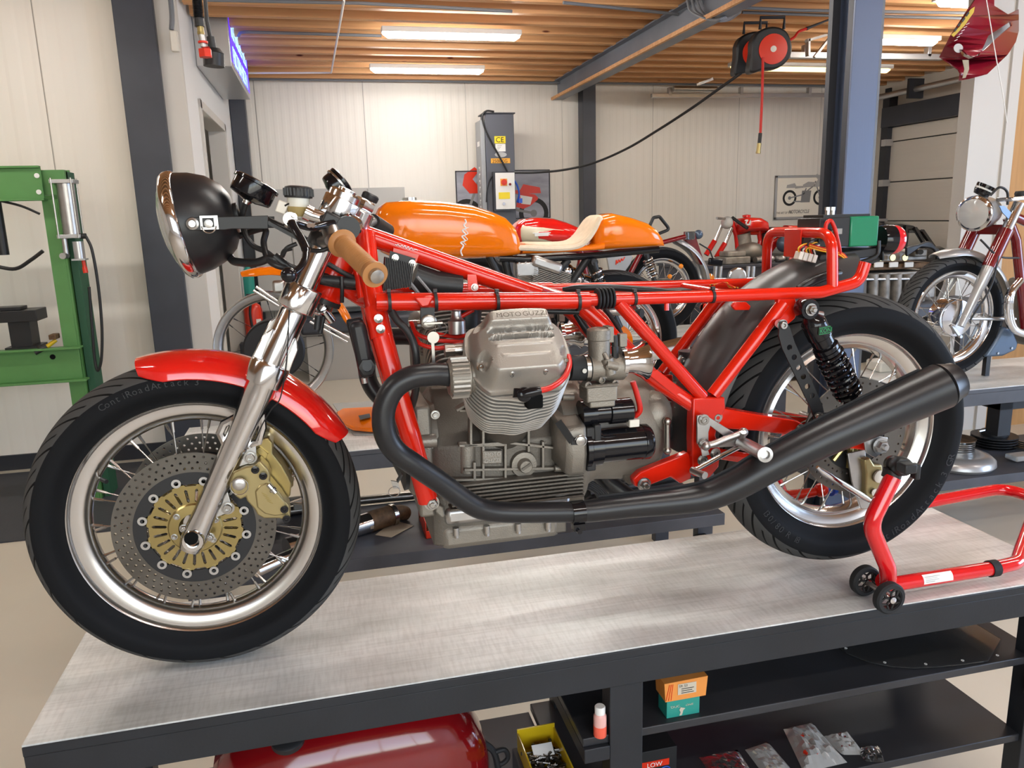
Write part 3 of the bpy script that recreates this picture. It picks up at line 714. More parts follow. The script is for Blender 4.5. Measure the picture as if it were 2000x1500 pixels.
# calipers and their plates
def trace(pts, s=1, ox=0, oy=0, Y=0): return [at(ox+p[0]*s, oy+p[1]*s, Y) for p in pts]
for s_ in (-1, 1):
    dy = 0 if s_ < 0 else None
    def mk(pts, Y, th, name, m_, par, bevel=.002, holes=()):
        P = trace(pts, .44, 40, 640, Y); H = [trace(h, .44, 40, 640, Y) for h in holes]
        if s_ > 0:
            P = [V((p.x,-p.y,p.z)) for p in P]; H = [[V((p.x,-p.y,p.z)) for p in h] for h in H]; th = -th
        return obj(name, MB().prism(P, (0,th,0), H), m_, par, bevel=bevel)
    cp = mk([(945,640),(1000,618),(1040,612),(1062,590),(1095,625),(1108,655),(1103,680),(1155,740),(1172,768),(1192,790),(1198,845),(1180,860),(1150,848),(1080,848),(1052,832),(1040,808),(1005,770),(1000,752),(975,765),(950,745),(925,705),(935,665)], -.115, .04, 'brake_caliper', 'caliper', bike, .003)
    mk([(1040,728),(1062,700),(1095,690),(1120,710),(1175,775),(1180,830),(1130,838),(1085,828),(1050,800)], -.119, .006, 'caliper_cover', 'caliper', cp, .003)
    mk([(1028,520),(1050,492),(1100,488),(1118,510),(1118,560),(1160,610),(1190,665),(1202,690),(1198,745),(1185,760),(1120,735),(1085,660),(1060,600),(1030,560)], -.070, .05, 'caliper_half', 'gold', cp, .003)
    mk([(1040,545),(1062,530),(1100,560),(1085,590)], -.076, .008, 'pad_pin', 'gold', cp, .001)
    for q in ((1043,628),(1078,655),(1172,803),(1181,845)):
        P = at(40+q[0]*.44, 640+q[1]*.44, -.117)
        if s_ > 0: P.y = -P.y
        m = MB().lathe(P, (0,s_,0), [(.003,.001),(.0068,0),(.0075,.002),(.0075,.006),(.0035,.0065),(.003,.003)], 16); obj('caliper_bolt', m, 'black_gloss', cp)
    P = at(40+1132*.44, 640+733*.44, -.12); P.y *= -s_
    obj('bleed_screw', MB().cyl(P, P+V((-.012,0,.018)), .0045, n=8).lathe(P+V((0,0,0)),(-.5,0,.8),[(.007,.006),(.007,.010)],10), 'bolt', cp)
    pl = mk([(1000,485),(1045,530),(1048,580),(1030,600),(945,625),(965,560)], -.101, .006, 'caliper_plate', 'brushed', bike, .001)
    mk([(915,715),(940,800),(948,815),(900,830),(852,852),(875,780)], -.101, .006, 'caliper_plate', 'brushed', bike, .001)
    for q in ((1020,575),(920,800)):
        P = at(40+q[0]*.44, 640+q[1]*.44, -.102)
        if s_ > 0: P.y = -P.y
        obj('bolt', MB().capbolt(P, (0,s_,0), .0085, .008), 'bolt', pl)
m = MB()
for k in range(4): p = at(517+3.4*k,966+5.0*k,-.1195); m.beam(p+V((-.005,0,.004)),p+V((.005,0,-.003)),.0012,.0016)
obj('caliper_lettering', m, 'gold', bpy.data.objects['brake_caliper'])
# round pin with ring clip on the caliper
P = at(467,945,-.125); m = MB().lathe(P,(0,-1,0),[(.012,0),(.012,.004),(.009,.006),(.003,.006)],20); cl = obj('retaining_pin', m, 'brushed', bike)
m = MB().tube([P+V((.016*math.cos(a),-.004,.016*math.sin(a)-.004)) for a in [2*PI*i/20 for i in range(20)]], .0008, 6, closed=True); obj('ring_clip', m, 'bolt', cl)
# brake line to the fork, thin black lead
m = MB().tube(spline([at(565,605,-.12),at(560,700,-.13),at(548,775,-.13),at(530,800,-.12),at(513,828,-.11),at(498,862,-.11)],8),.0013,6); obj('thin_lead', m, 'hose_black', bike)
# triple clamps
def clamp(t, th, m_, name, ext):
    m = MB()
    for s_ in (-1, 1): m.lathe(fk(t,.095*s_), FD, [(.0215,0),(.0335,0),(.0345,.002),(.0345,th-.002),(.0335,th),(.0215,th)], 30, closed=True)
    c0 = fk(t+.003,0)+FN*ext
    out = []
    for y, e in ((-.115,.012),(-.06,.034),(-.03,.046),(.03,.046),(.06,.034),(.115,.012),(.10,-.024),(.05,-.012),(-.05,-.012),(-.10,-.024)): out.append(fk(t+.004,y)+FN*e)
    m.prism(out, FD*(th-.008)); m.lathe(c0+FD*-.003, FD, [(.012,0),(.028,0),(.028,th),(.012,th)], 26)
    return obj(name, m, m_, bike, bevel=.003)
lc = clamp(.476, .048, 'polished', 'lower_clamp', .040)
uc = clamp(.660, .038, 'polished', 'upper_clamp', .040)
for s_ in (-1, 1):
    m = MB().lathe(fk(.698,.095*s_), FD, [(.0300,0),(.0300,.010),(.026,.014),(.017,.014),(.017,.019),(.012,.020)], 28); obj('fork_cap', m, 'polished', uc)
m = MB().lathe(fk(.70,0)+FN*.04, FD, [(.022,0),(.024,.004),(.024,.016),(.018,.020)], 6); obj('stem_nut', m, 'polished', uc)
m = MB().lathe(at(720,392,.10), FD, [(.005,-.02),(.005,0),(.017,.001),(.018,.004),(.018,.012),(.015,.015)], 22); obj('adjuster_knob', m, 'black_matt', uc)
m = MB().tube([fk(.49,-.03)+FN*.05, fk(.475,-.02)+FN*.075],.009,10); obj('steering_stop', m, 'polished', lc, bevel=.002)
m = MB().cyl(fk(.478,-.05)+FN*.045,fk(.452,-.05)+FN*.053,.007).cyl(fk(.478,-.03)+FN*.055,fk(.445,-.03)+FN*.062,.005); obj('clamp_bolt', m, 'disc_dark', lc)
# ---------------------------------------------------------------- headlight
hc = at(350,438,0); hd = V((-1,0,-.17)).normalized()
H0 = V((.035,0,.892))
m = MB().lathe(H0, hd, [(.012,-.090),(.040,-.088),(.062,-.076),(.080,-.054),(.091,-.026),(.0955,0)], 48); hb = obj('headlight_bucket', m, 'black_satin', bike)
m = MB().lathe(H0, hd, [(.0955,-.002),(.0985,0),(.1005,.006),(.0995,.015),(.094,.022),(.084,.026)], 56); obj('headlight_rim', m, 'chrome', hb)
m = MB().lathe(H0, hd, [(.084,.024),(.070,.032),(.045,.040),(.0,.044)], 48); obj('headlight_lens', m, 'lens', hb)
m = MB().lathe(H0-hd*.086, -hd, [(.02,0),(.022,.004),(.022,.010),(.012,.012)], 20); obj('rear_cap', m, 'black_matt', hb)
for s_ in (-1, 1):
    y = -.098*s_ if False else .1*s_
    P = at(377,437,-.098); P.y = y
    m = MB().lathe(P,(0,s_,0),[(.0,.0),(.0110,0),(.0115,.003),(.0105,.005),(.007,.006),(.006,.009),(.002,.009)],24); obj('mounting_bolt', m, 'bolt', hb)
    pts = [at(370,425,-.1),at(524,421,-.1),at(524,447,-.1),at(452,447,-.1),at(440,449,-.1),at(370,450,-.1)]
    m = MB().prism([V((p.x,y,p.z)) for p in pts],(0,.005*s_,0)); br = obj('headlight_bracket', m, 'black_matt', bike, bevel=.001)
    a_ = at(522,434,-.1); f_ = fk(.60,y)
    m = MB().beam(V((a_.x,y+.002*s_,a_.z)), V((f_.x-.01,y,f_.z)), .005, .006); obj('bracket_arm', m, 'black_matt', br)
P = at(408,437,-.103)
m = MB().prism([P+V((a,0,b)) for a, b in ((-.014,.014),(.016,.014),(.016,-.010),(-.014,-.010))],(0,-.003,0),[[P+V((a,0,b)) for a, b in ((-.010,.010),(.009,.010),(.009,-.006),(-.010,-.006))]]); fz = obj('quick_fastener', m, 'brushed', bike)
m = MB().lathe(P+V((0,-.003,0)),(0,-1,0),[(.0075,0),(.0075,.004),(.002,.005)],16).tube([P+V((.012*math.cos(a),-.006,.012*math.sin(a)-.004)) for a in [PI+PI*i/12 for i in range(13)]],.0012,6); obj('fastener_ring', m, 'bolt', fz)
# gauges
def gauge(p, nrm, r, h, name='instrument'):
    m = MB().lathe(p, nrm, [(r*.35,-h-.006),(r*.5,-h-.004),(r*.93,-h),(r*.98,-h+.004),(r*.98,-.006),(r*1.06,-.005),(r*1.06,.0),(r*.98,.002),(r*.9,.002),(r*.88,-.002)], 40); g_ = obj(name, m, 'black_gloss', bike)
    m = MB().lathe(p, nrm, [(.0,.0005),(r*.89,.0)], 36); obj('dial_glass', m, 'black_gloss', g_)
    return g_
g1 = gauge(at(502,357,-.01), V((.5,.10,.86)), .041, .032); lbl(g1, 'wide black instrument tilted above the headlight bracket')
m = MB().cyl(at(487,385,0),at(480,398,0),.007).cyl(at(485,388,0),at(482,393,0),.010,n=10); obj('drive_nut', m, 'bolt', g1)
m = MB().tube(spline([at(480,396,0),at(474,420,0),at(478,455,-.02),at(495,480,-.03),at(520,492,-.04),at(545,510,-.05),at(580,525,-.04)],6),.0055,8); obj('speedometer_cable', m, 'hose_black', bike)
g2 = gauge(at(668,352,.14), V((.72,.1,.55)), .030, .030); lbl(g2, 'smaller black instrument with a bright band, behind the fork caps')
m = MB().lathe(at(668,352,.14), V((.72,.1,.55)), [(.0325,-.012),(.033,-.010),(.0325,-.008)], 32); obj('trim_ring', m, 'bolt', g2)
# reservoir and master cylinder
rp = at(583,424,-.10)
m = MB().lathe(rp, (.08,0,1), [(.008,-.005),(.015,.0),(.019,.010),(.0200,.032),(.0200,.036)], 26); rs = obj('fluid_reservoir', m, 'frosted', bike)
m = MB().lathe(rp, (.08,0,1), [(.0155,.001),(.0195,.010),(.0206,.018),(.0200,.018)], 26); obj('brake_fluid', m, 'translucent_fluid', rs)
prof = []
m = MB().lathe(rp, (.08,0,1), [(.018,.033),(.0245,.034),(.0252,.037),(.0252,.050),(.0235,.053),(.016,.055)], 26)
u_, v_, d_ = frame_of((.08,0,1))
for i in range(24): a = 2*PI*i/24; q = rp+d_*.0435+(u_*math.cos(a)+v_*math.sin(a))*.0254; m.box(q,(.003,.003,.013))
obj('reservoir_cap', m, 'black_matt', rs)
m = MB().tube([at(602,418,-.12),at(640,430,-.12)],.013,14).cyl(at(596,414,-.12),at(608,420,-.12),.0145); obj('brake_master_cylinder', m, 'polished', bike)
m = MB().lathe(at(567,428,-.125),(0,-1,0),[(.004,0),(.012,0),(.0125,.003),(.0125,.008),(.004,.008)],20).cyl(at(560,440,-.11),at(574,420,-.13),.006); obj('banjo_union', m, 'bolt', bike)
m = MB().box(at(551,405,-.10),(.018,.02,.022),Matrix.Rotation(.4,3,'Y')); obj('wire_plug', m, 'plastic_white', bike, bevel=.002)
m = MB().tube(spline([at(556,402,-.11),at(566,398,-.11),at(573,408,-.11),at(571,420,-.11)],5),.0018,6); obj('plug_lead', m, 'hose_black', bike)
# clip-on bars, grips, lever
for s_ in (-1, 1):
    c0 = fk(.60,.095*s_)
    m = MB().lathe(c0, FD, [(.0215,0),(.031,0),(.031,.026),(.0215,.026)], 26, closed=True); cb = obj('clip_on_clamp', m, 'black_matt', bike)
    gi = at(668,475,-.19); ge = at(733,537,-.325)
    if s_ > 0: gi = at(728,432,.22); ge = at(757,450,.345)
    dv = (ge-gi).normalized()
    m = MB().tube([c0+V((0,.02*s_,.013)), gi-dv*.0, gi+dv*.02],.0115,12); obj('handlebar', m, 'brushed', bike)
    if s_ < 0:
        prof = [(.0115,-.002),(.024,-.002),(.0255,.001),(.024,.004),(.0175,.007)]
        L_ = (ge-gi).length; prof += [(.0172,.012),(.0172,L_-.012),(.021,L_-.006),(.0215,L_),(.0115,L_+.001)]
        m = MB().lathe(gi, dv, prof, 28); gr = obj('grip', m, 'gum', bike); lbl(gr, 'tan rubber grip')
        ms = MB()
        for i in range(26):
            ms.lathe(gi+dv*(.016+i*(L_-.032)/26), dv, [(.0172,-.0012),(.0178,0),(.0172,.0012)], 24, caps=False)
        obj('grip_ribs', ms, 'gum', gr)
        m = MB().lathe(ge+dv*.001, dv, [(.0125,-.002),(.0125,.003),(.0115,.008),(.004,.010),(.0,.010)], 22); obj('bar_end', m, 'bolt', bike)
    else:
        m = MB().tube([gi,ge],.0165,18); gr = obj('grip', m, 'black_matt', bike); lbl(gr, 'black rubber grip')
        m = MB().cyl(ge,ge+dv*.006,.010); obj('bar_end', m, 'bolt', bike)
m = MB().tube(spline([at(652,436,-.17),at(630,440,-.18),at(605,444,-.20),at(575,436,-.22),at(572,440,-.235),at(590,470,-.26),at(598,492,-.285),at(590,518,-.31),at(572,534,-.325),at(563,537,-.33)],6),[.009]*12+[.0085]*12+[.0075]*12+[.006]*19,12,sq=.75)
lv = obj('brake_lever', m, 'black_gloss', bike)
m = MB().sphere(at(564,537,-.33),.0125); obj('lever_ball', m, 'black_gloss', lv)
m = MB().box(at(650,436,-.155),(.04,.035,.03),Matrix.Rotation(.5,3,'Y')).cyl(at(640,440,-.15),at(640,426,-.15),.008).tube([at(625,430,-.16),at(650,424,-.16)],.008,10); pc = obj('lever_perch', m, 'black_matt', bike, bevel=.004)
for q in ((604,441),(611,441),(638,460)): obj('perch_bolt', MB().lathe(at(q[0],q[1],-.215 if q[0] < 630 else -.18),(0,-1,.3),[(.004,0),(.004,.003),(.001,.003)],12), 'bolt', pc)
m = MB().cyl(at(645,446,-.165),at(652,468,-.185),.016,n=20); obj('bar_clamp', m, 'brushed', bike)
m = MB().lathe(at(678,446,-.16), (at(668,475,-.19)-c0), [(.0115,-.01),(.021,-.01),(.022,0),(.021,.014),(.0115,.014)], 20); sw = obj('switch_housing', m, 'black_matt', bike)
m = MB().lathe(at(690,440,-.13),(.3,-.8,.2),[(.006,0),(.017,0),(.018,.004),(.014,.01),(.003,.011)],20); obj('switch_button', m, 'chrome', sw)
# hoses and cables about the head
def hose(pts, r=.005, m_='hose_black', name='cable', n=7): return obj(name, MB().tube(spline([at(*p) for p in pts], n), r, 9), m_, bike)
hose([(524,430,-.02),(545,440,-.03),(572,452,-.05),(600,470,-.06)],.006)
hose([(450,470,0),(470,460,0),(517,447,-.02),(515,475,-.03),(523,505,-.05),(545,520,-.06),(590,528,-.04),(640,540,-.03),(690,545,-.02)],.006)
hose([(447,500,.0),(460,511,-.02),(500,513,-.04),(530,504,-.05),(548,515,-.05),(575,528,-.05)],.008,name='wiring_loom')
hose([(535,500,-.05),(560,520,-.05),(585,535,-.05),(640,550,-.05),(700,560,-.03)],.009,name='wiring_loom')
hose([(570,485,-.08),(555,490,-.08),(552,500,-.09),(560,485,-.10),(580,476,-.10)],.004)
hose([(600,488,-.14),(625,490,-.15),(645,482,-.15),(660,470,-.15)],.004)
hose([(640,515,-.06),(665,530,-.06),(690,542,-.05),(706,548,-.03)],.005)
hose([(667,540,-.06),(668,565,-.06),(668,590,-.05)],.004)
m = MB().tube([at(620,545,-.05),at(705,553,-.05)],.010,12); obj('wiring_sleeve', m, 'black_matt', bike)
# ---------------------------------------------------------------- frame
def T(name, pts, r, m_='red', rad=.03, parent=None, n=16):
    return obj(name, MB().tube(fillet([at(*p) if not isinstance(p, V) else p for p in pts], rad), r, n), m_, parent or bike)
hA = at(690,440,0); hB = at(650,592,0)
hA = fk(.640,0)+FN*.040; hB = fk(.515,0)+FN*.040
m = MB().lathe(hB, FD, [(.018,-.006),(.036,-.006),(.037,0),(.034,.004),(.034,.12),(.036,.124),(.036,.134),(.018,.134)], 30)
fr = obj('frame', m, 'red', bike); 
m = MB().lathe(hB, FD, [(.02,-.016),(.039,-.014),(.039,-.004),(.02,-.004)], 30); obj('head_bearing_seal', m, 'black_matt', fr)
B0 = at(703,462,0)
T('backbone_tube', [at(696,453,0), at(1088,590,0)], .0190, parent=fr)
T('cross_tube', [at(1100,582,-.125), at(1100,582,-.125)+V((0,.25,0))], .013, parent=fr)
T('lower_head_tube', [V((hB.x+.02,0,hB.z+.03)), at(709,584,-.03), at(760,590,-.10)], .017, parent=fr)
for s_ in (-1, 1):
    def mY(p):
        q = at(*p); return V((q.x, q.y*(-s_), q.z))
    def TT(name, pts, r, m_='red', rad=.03, parent=fr, n=16): return obj(name, MB().tube(fillet([mY(p) for p in pts], rad), r, n), m_, parent)
    def PP(name, pts, th, m_='red', holes=(), bevel=.0015, parent=fr):
        return obj(name, MB().prism([mY(p) for p in pts], (0,th*(-s_)*-1 if False else th*s_*-1,0), [[mY(p) for p in h] for h in holes]), m_, parent, bevel=bevel)
    TT('main_rail', [(735,590,-.115),(1150,587,-.13)], .0172)
    TT('seat_rail', [(1140,586,-.13),(1400,578,-.13),(1603,571,-.13),(1678,550,-.13),(1690,513,-.13)], .0128, rad=.05)
    dt = TT('down_tube', [(712,455,-.028),(722,545,-.06),(742,640,-.10),(765,725,-.12),(800,844,-.13),(836,978,-.13)], .0205, rad=.2)
    TT('tube_sleeve', [(732,600,-.085),(746,660,-.105)], .0222)
    for q in ((739,622,-.118),(743,642,-.124)): P = mY(q); obj('bolt', MB().lathe(P,(0,s_,0),[(.003,.0),(.008,0),(.0085,.002),(.0085,.004),(.004,.005),(.0035,.003)],18), 'bolt', fr)
    TT('head_strut', [(700,500,-.03),(712,585,-.07)], .014)
    # cross-braced tubes behind the engine
    TT('rear_down_tube', [(1127,592,-.085),(1180,640,-.09),(1270,735,-.10),(1352,790,-.12)], .0165, rad=.2)
    PP('gusset', [(1262,728,-.128),(1284,722,-.128),(1352,776,-.128),(1352,800,-.128)], .004)
    TT('seat_strut', [(1207,590,-.13),(1372,775,-.128)], .0135)
    TT('shock_strut', [(1530,592,-.13),(1392,772,-.128)], .0145)
    PP('rear_gusset', [(1520,580,-.136),(1552,580,-.136),(1560,600,-.136),(1553,622,-.136),(1536,636,-.136),(1518,632,-.136)], .014)
    TT('strap_boss', [(1522,632,-.13),(1522,632,-.165)], .009)
    PP('pivot_plate', [(1354,778,-.142),(1416,776,-.142),(1417,800,-.142),(1404,822,-.142),(1398,850,-.142),(1408,880,-.142),(1404,912,-.142),(1385,935,-.142),(1354,930,-.142),(1352,860,-.142)], .03, bevel=.003)
    PP('lower_plate', [(1236,936,-.128),(1250,922,-.128),(1300,902,-.128),(1345,884,-.128),(1352,905,-.128),(1350,935,-.128),(1330,945,-.128),(1310,932,-.128),(1255,954,-.128),(1240,950,-.128)], .022, bevel=.003)
    P = mY((1258,946,-.13)); obj('bolt', MB().hexbolt(P,(0,s_,0),.0105,.011), 'bolt', fr)
    P = mY((843,982,-.14)); obj('bolt', MB().hexbolt(P,(0,s_,0),.0105,.011), 'bolt', fr)
    if s_ < 0:
        m = MB().prism([mY((913,536,-.02)),mY((930,536,-.02)),mY((934,566,-.05)),mY((924,572,-.05)),mY((914,566,-.05))],(0,.004,0)); obj('tank_bracket', m, 'red', fr)
        obj('bracket_bolt', MB().capbolt(mY((927,561,-.05)),(0,-1,0),.005,.006), 'bolt', fr)
        m = MB().prism([mY((808,580,-.148)),mY((848,578,-.148)),mY((838,598,-.148)),mY((824,601,-.148))],(0,.01,0)); obj('lock_bracket', m, 'red', fr, bevel=.003)
        m = MB().tube([mY((1302,590,-.13)),mY((1302,606,-.13))],.005,8); obj('hook', m, 'red', fr)
m = MB(); N = at(1626,562,-.13); zt = at(1614,455,-.10).z
P = fillet([V((N.x,-.13,N.z)), V((N.x-.005,-.125,zt)), V((N.x-.005,.125,zt)), V((N.x,.13,N.z))], .045, 8)
obj('battery_hoop', m.tube(P,.0118,16), 'red', fr)
P = at(1582,462,0); m = MB().prism([V((N.x-.02,y,z)) for y, z in ((-.035,zt+.008),(.03,zt+.008),(.03,zt-.055),(-.035,zt-.055))],(.004,0,0)); obj('hoop_plate', m, 'red', fr, bevel=.002)
T('cross_tube', [V((at(1440,575,-.13).x,-.13,.715)), V((at(1440,575,-.13).x,.13,.715))], .010, parent=fr)
m = MB().prism([at(1435,590,-.06),at(1458,590,-.06),at(1467,598,-.06),at(1464,606,-.06),at(1436,606,-.06),at(1430,598,-.06)],(0,.01,0)); obj('guard_mount', m, 'red', fr, bevel=.002)
m = MB().prism(ats([(768,483),(819,497),(814,513),(766,496)],-.021),(0,.02,0)); obj('gusset', m, 'red', fr, bevel=.001)
m = MB().tube(spline([at(x,y,-.0215) for x, y in ((772,477),(775,479),(777,477),(781,481),(785,479),(788,482),(791,480),(793,485),(798,482),(799,487),(804,484),(806,488),(812,487),(816,489))],4),.0009,5); obj('tube_script', m, 'label_white', fr)
# tail-end cross tube
# zip ties and grommet
for x, r_ in ((760,.0182),(850,.0182),(970,.0182),(1128,.0182),(1238,.0138),(1390,.0138)):
    c = at(x, 589-(x-760)*.014, -.13); c.z = at(x, (589 if x < 1140 else 586.5-(x-1140)*.033), -.13).z
    m = MB().lathe(c-V((.003,0,0)),(1,0,0),[(r_-.002,0),(r_+.001,0),(r_+.001,.006),(r_-.002,.006)],22,closed=True).box(c+V((0,-.004,r_+.003)),(.007,.008,.006)); obj('zip_tie', m, 'black_matt', bike)
c = at(1168,580,-.13); c.z = at(1180,583,-.13).z; c.x = at(1180,583,-.13).x-.017
m = MB()
for i in range(5): m.lathe(c+V((.0075*i,0,0)),(1,0,0),[(.013,0),(.0205,.001),(.0215,.003),(.0205,.005),(.013,.0065)],26)
obj('rubber_grommet', m, 'rubber', bike)
# wiring lying on the frame
hose([(760,580,-.08),(800,575,-.08),(850,577,-.10),(900,576,-.1),(940,584,-.1)],.004)
hose([(880,586,-.09),(960,590,-.11),(1050,606,-.11),(1130,609,-.11)],.006)
hose([(1100,567,-.0),(1140,562,-.02),(1200,562,-.03),(1260,566,-.05),(1330,572,-.08)],.007,'hose_black')
hose([(1125,612,-.05),(1150,650,-.06),(1185,690,-.06)],.008)
hose([(1180,600,-.06),(1210,645,-.06),(1225,690,-.06)],.005)
m = MB().box(at(1300,568,-.02),(.10,.05,.006)); obj('loom_clip', m, 'black_matt', bike)
m = MB()
for k, c_ in enumerate(('red_wire','yellow_wire','red_wire','hose_black','yellow_wire')):
    o = obj('wire', MB().tube(spline([at(1398-3*k,557,-.03+.006*k),at(1410+2*k,552,-.02),at(1424,556+k,-.04),at(1434+2*k,562,-.05)],5),.0016,6), c_, bike)
# ---------------------------------------------------------------- regulator, coils, horn, lock
rp_ = [at(752,502,-.06),at(806,515,-.06),at(800,560,-.06),at(748,568,-.06)]
m = MB().prism(rp_,(0,.03,0)); rgl = obj('regulator', m, 'black_matt', bike, bevel=.002)
m = MB()
for i in range(17):
    t = i/16; a_ = rp_[0].lerp(rp_[1],t); b_ = rp_[3].lerp(rp_[2],t); m.prism([a_,a_+V((.0016,0,0)),b_+V((.0016,0,0)),b_],(0,-.010,0))
obj('cooling_fins', m, 'black_matt', rgl)
m = MB().prism([at(762,490,-.055),at(812,505,-.055),at(806,518,-.055),at(760,505,-.055)],(0,.004,0)); obj('regulator_plate', m, 'black_matt', rgl)
for q in ((772,503),(805,514)): obj('plate_bolt', MB().capbolt(at(q[0],q[1],-.06),(0,-1,0),.0045,.005), 'bolt', rgl)
# black rounded box ahead of the downtube (two, one behind the other)
def rbox(pts, Y, th, bev, name, m_, par): return obj(name, MB().prism(ats(pts,Y),(0,th,0)), m_, par, bevel=bev)
hn = rbox([(681,632),(713,627),(736,735),(703,742)], -.115, .035, .010, 'catch_box', 'black_satin', bike)
rbox([(675,626),(706,620),(712,634),(728,715),(700,720)], -.08, .02, .006, 'box_back', 'black_matt', hn)
m = MB().lathe(at(717,716,-.117),(0,-1,0),[(.008,0),(.016,0),(.016,.008),(.009,.009),(.008,.004)],6).cyl(at(717,716,-.118),at(717,716,-.128),.009,n=20); obj('hex_plug', m, 'black_matt', hn)
m = MB().cyl(at(711,738,-.1),at(713,748,-.1),.006); obj('outlet_stub', m, 'brushed', hn)
hose([(762,603,-.12),(775,625,-.13),(798,650,-.14),(812,690,-.15),(812,760,-.14),(802,800,-.11)],.0075,'hose_black','rubber_hose')
ig = at(837,629,-.165)
m = MB().prism(ats([(821,601),(849,601),(849,636),(843,640),(828,640),(821,634)],-.160),(0,.006,0)); ib = obj('ignition_lock', m, 'black_matt', bike, bevel=.001)
m = MB().lathe(ig,(0,-1,0),[(.013,-.03),(.0145,0),(.0145,.004),(.012,.006),(.006,.006),(.006,.010),(.002,.011)],28); obj('lock_barrel', m, 'steel', ib)
m = MB().box(ig+V((.006,-.016,0)),(.034,.012,.003)).tube([ig+V((.020+.011*math.cos(a),-.02,-.012+.012*math.sin(a))) for a in [2*PI*i/16 for i in range(16)]],.0009,6,closed=True); obj('lock_key', m, 'steel', ib)
m = MB().lathe(at(846,659,-.185),(0,-1,0),[(.0,0),(.011,0),(.011,.002),(.0,.002)],18).box(at(846,687,-.184),(.0055,.002,.042)); obj('key', m, 'steel', ib)
for k, P_ in enumerate((((803,630,-.10),(815,652,-.12),(850,664,-.13),(905,668,-.12)),((880,630,-.10),(905,616,-.10),(925,605,-.1)),((850,652,-.08),(890,658,-.10),(912,655,-.12)),((806,650,-.12),(822,672,-.14),(860,680,-.15),(905,667,-.14)))):
    hose(P_, .0042, 'red_wire', 'ignition_lead')
m = MB().lathe(at(893,652,-.10),(0,0,1),[(.015,0),(.017,.001),(.017,.026),(.015,.027),(.010,.034),(.010,.045)],24); obj('vacuum_capsule', m, 'brushed', bike)
m = MB().box(at(870,590,.0),(.11,.07,.02)); obj('tool_tray', m, 'black_matt', bike, bevel=.003)
m = MB().tube([at(808,540,0),at(850,555,0),at(900,560,0)],.028,14); obj('ignition_coil', m, 'black_matt', bike)
m = MB().cyl(at(910,640,-.05),at(912,600,-.05),.03); obj('ignition_coil', m, 'black_matt', bike)
m = MB().tube(spline([at(795,545,-.05),at(815,570,-.05),at(830,592,-.05),at(860,640,-.03)],5),.004,6).tube(spline([at(815,540,-.05),at(840,570,-.05),at(862,600,-.04)],5),.003,6); obj('wiring_bundle', m, 'grey_ink', bike)
# ---------------------------------------------------------------- engine
K = V((.600,0,.400))
m = MB()
def secE(x, hw, zb, zt, ch): return [V((x,y,z)) for y, z in ((-hw,zb),(-hw,zt-ch),(-hw+ch,zt),(hw-ch,zt),(hw,zt-ch),(hw,zb))]
m.loft([secE(.455,.105,.235,.52,.09),secE(.475,.118,.235,.545,.10),secE(.735,.120,.235,.545,.10)])
en = obj('engine', m, 'cast_dark', bike, bevel=.004)
yS = -.121
def eb(pts, y, th, name, m_='cast', par=None, bevel=.002, holes=()): return obj(name, MB().prism(ats(pts,y),(0,th,0),[ats(h,y) for h in holes]), m_, par or en, bevel=bevel)
# ribs of the crankcase side
m = MB()
def rib(x0, y0, x1, y1, w=.0055, d=.012): m.beam(at(x0,y0,yS), at(x1,y1,yS), d*2, w, (0,0,1) if abs(x1-x0) > abs(y1-y0) else (1,0,0))
for L_ in ((918,745,918,868),(942,760,942,960),(985,850,985,960),(1030,760,1030,880),(905,868,990,862),(990,862,1078,872),(895,800,940,800),(905,915,1080,912),(895,868,985,866),(870,935,1095,930),(1058,860,1058,912),(925,960,925,900),(1062,930,1062,960),(1030,930,1030,960),(890,800,925,780),(1040,790,1075,810)): rib(*L_)
obj('crankcase_ribs', m, 'cast', en, bevel=.001)
m = MB()
for i in range(7):
    z = .372-.0080*i; m.bb((.505-.003*i,-.150,z-.0022),(.765,.150,z+.0022))
obj('sump_fins', m, 'cast_dark', en, bevel=.001)
m = MB().cyl(at(896,900,-.12),at(930,900,-.12),.0).v
m = MB()
for x, y0, y1 in ((912,862,920),): 
    a_ = at(x,y0,-.105); b_ = at(x,y1,-.105); m.cyl(a_,b_,.020,n=20)
obj('case_boss', m, 'cast', en)
# front timing cover
m = MB().lathe(V((.415,0,.42)),(1,0,0),[(.0,0),(.085,.0),(.100,.008),(.105,.02),(.108,.062)],48); obj('timing_cover', m, 'cast', en)
m = MB().lathe(V((.417,0,.42)),(-1,0,0),[(.0,0),(.09,0),(.092,.008),(.07,.014),(.03,.03),(.0,.03)],40); obj('alternator_cover', m, 'black_matt', en)
m = MB().bb((.430,-.112,.30),(.462,.112,.53)); obj('front_flange', m, 'cast', en, bevel=.006)
m = MB().cyl(V((.40,-.112,.46)),V((.47,-.112,.46)),.014).cyl(V((.385,-.112,.46)),V((.40,-.112,.46)),.018,n=6); obj('oil_union', m, 'cast', en)
m = MB().capbolt(at(850,810,-.112),(0,-1,0),.006,.008); obj('cover_bolt', m, 'bolt', en)
# bell housing
m = MB().lathe(V((.722,0,.405)),(1,0,0),[(.10,0),(.135,.004),(.1475,.010),(.150,.03),(.150,.048),(.142,.06),(.10,.066)],64); bh = obj('bell_housing', m, 'cast', en)
m = MB().prism(ats([(1105,940),(1140,935),(1143,990),(1138,998),(1108,985)],-.12),(0,.02,0)).bb((.700,-.118,.27),(.775,.118,.33)); obj('housing_foot', m, 'cast', bh, bevel=.004)
m = MB()
for q in ((1089,838),(1089,915),(1104,775),(1090,968)): m.cyl(at(q[0]-6,q[1],-.135),at(q[0]+16,q[1],-.135),.0075,n=14)
obj('housing_bolt', m, 'cast', bh)
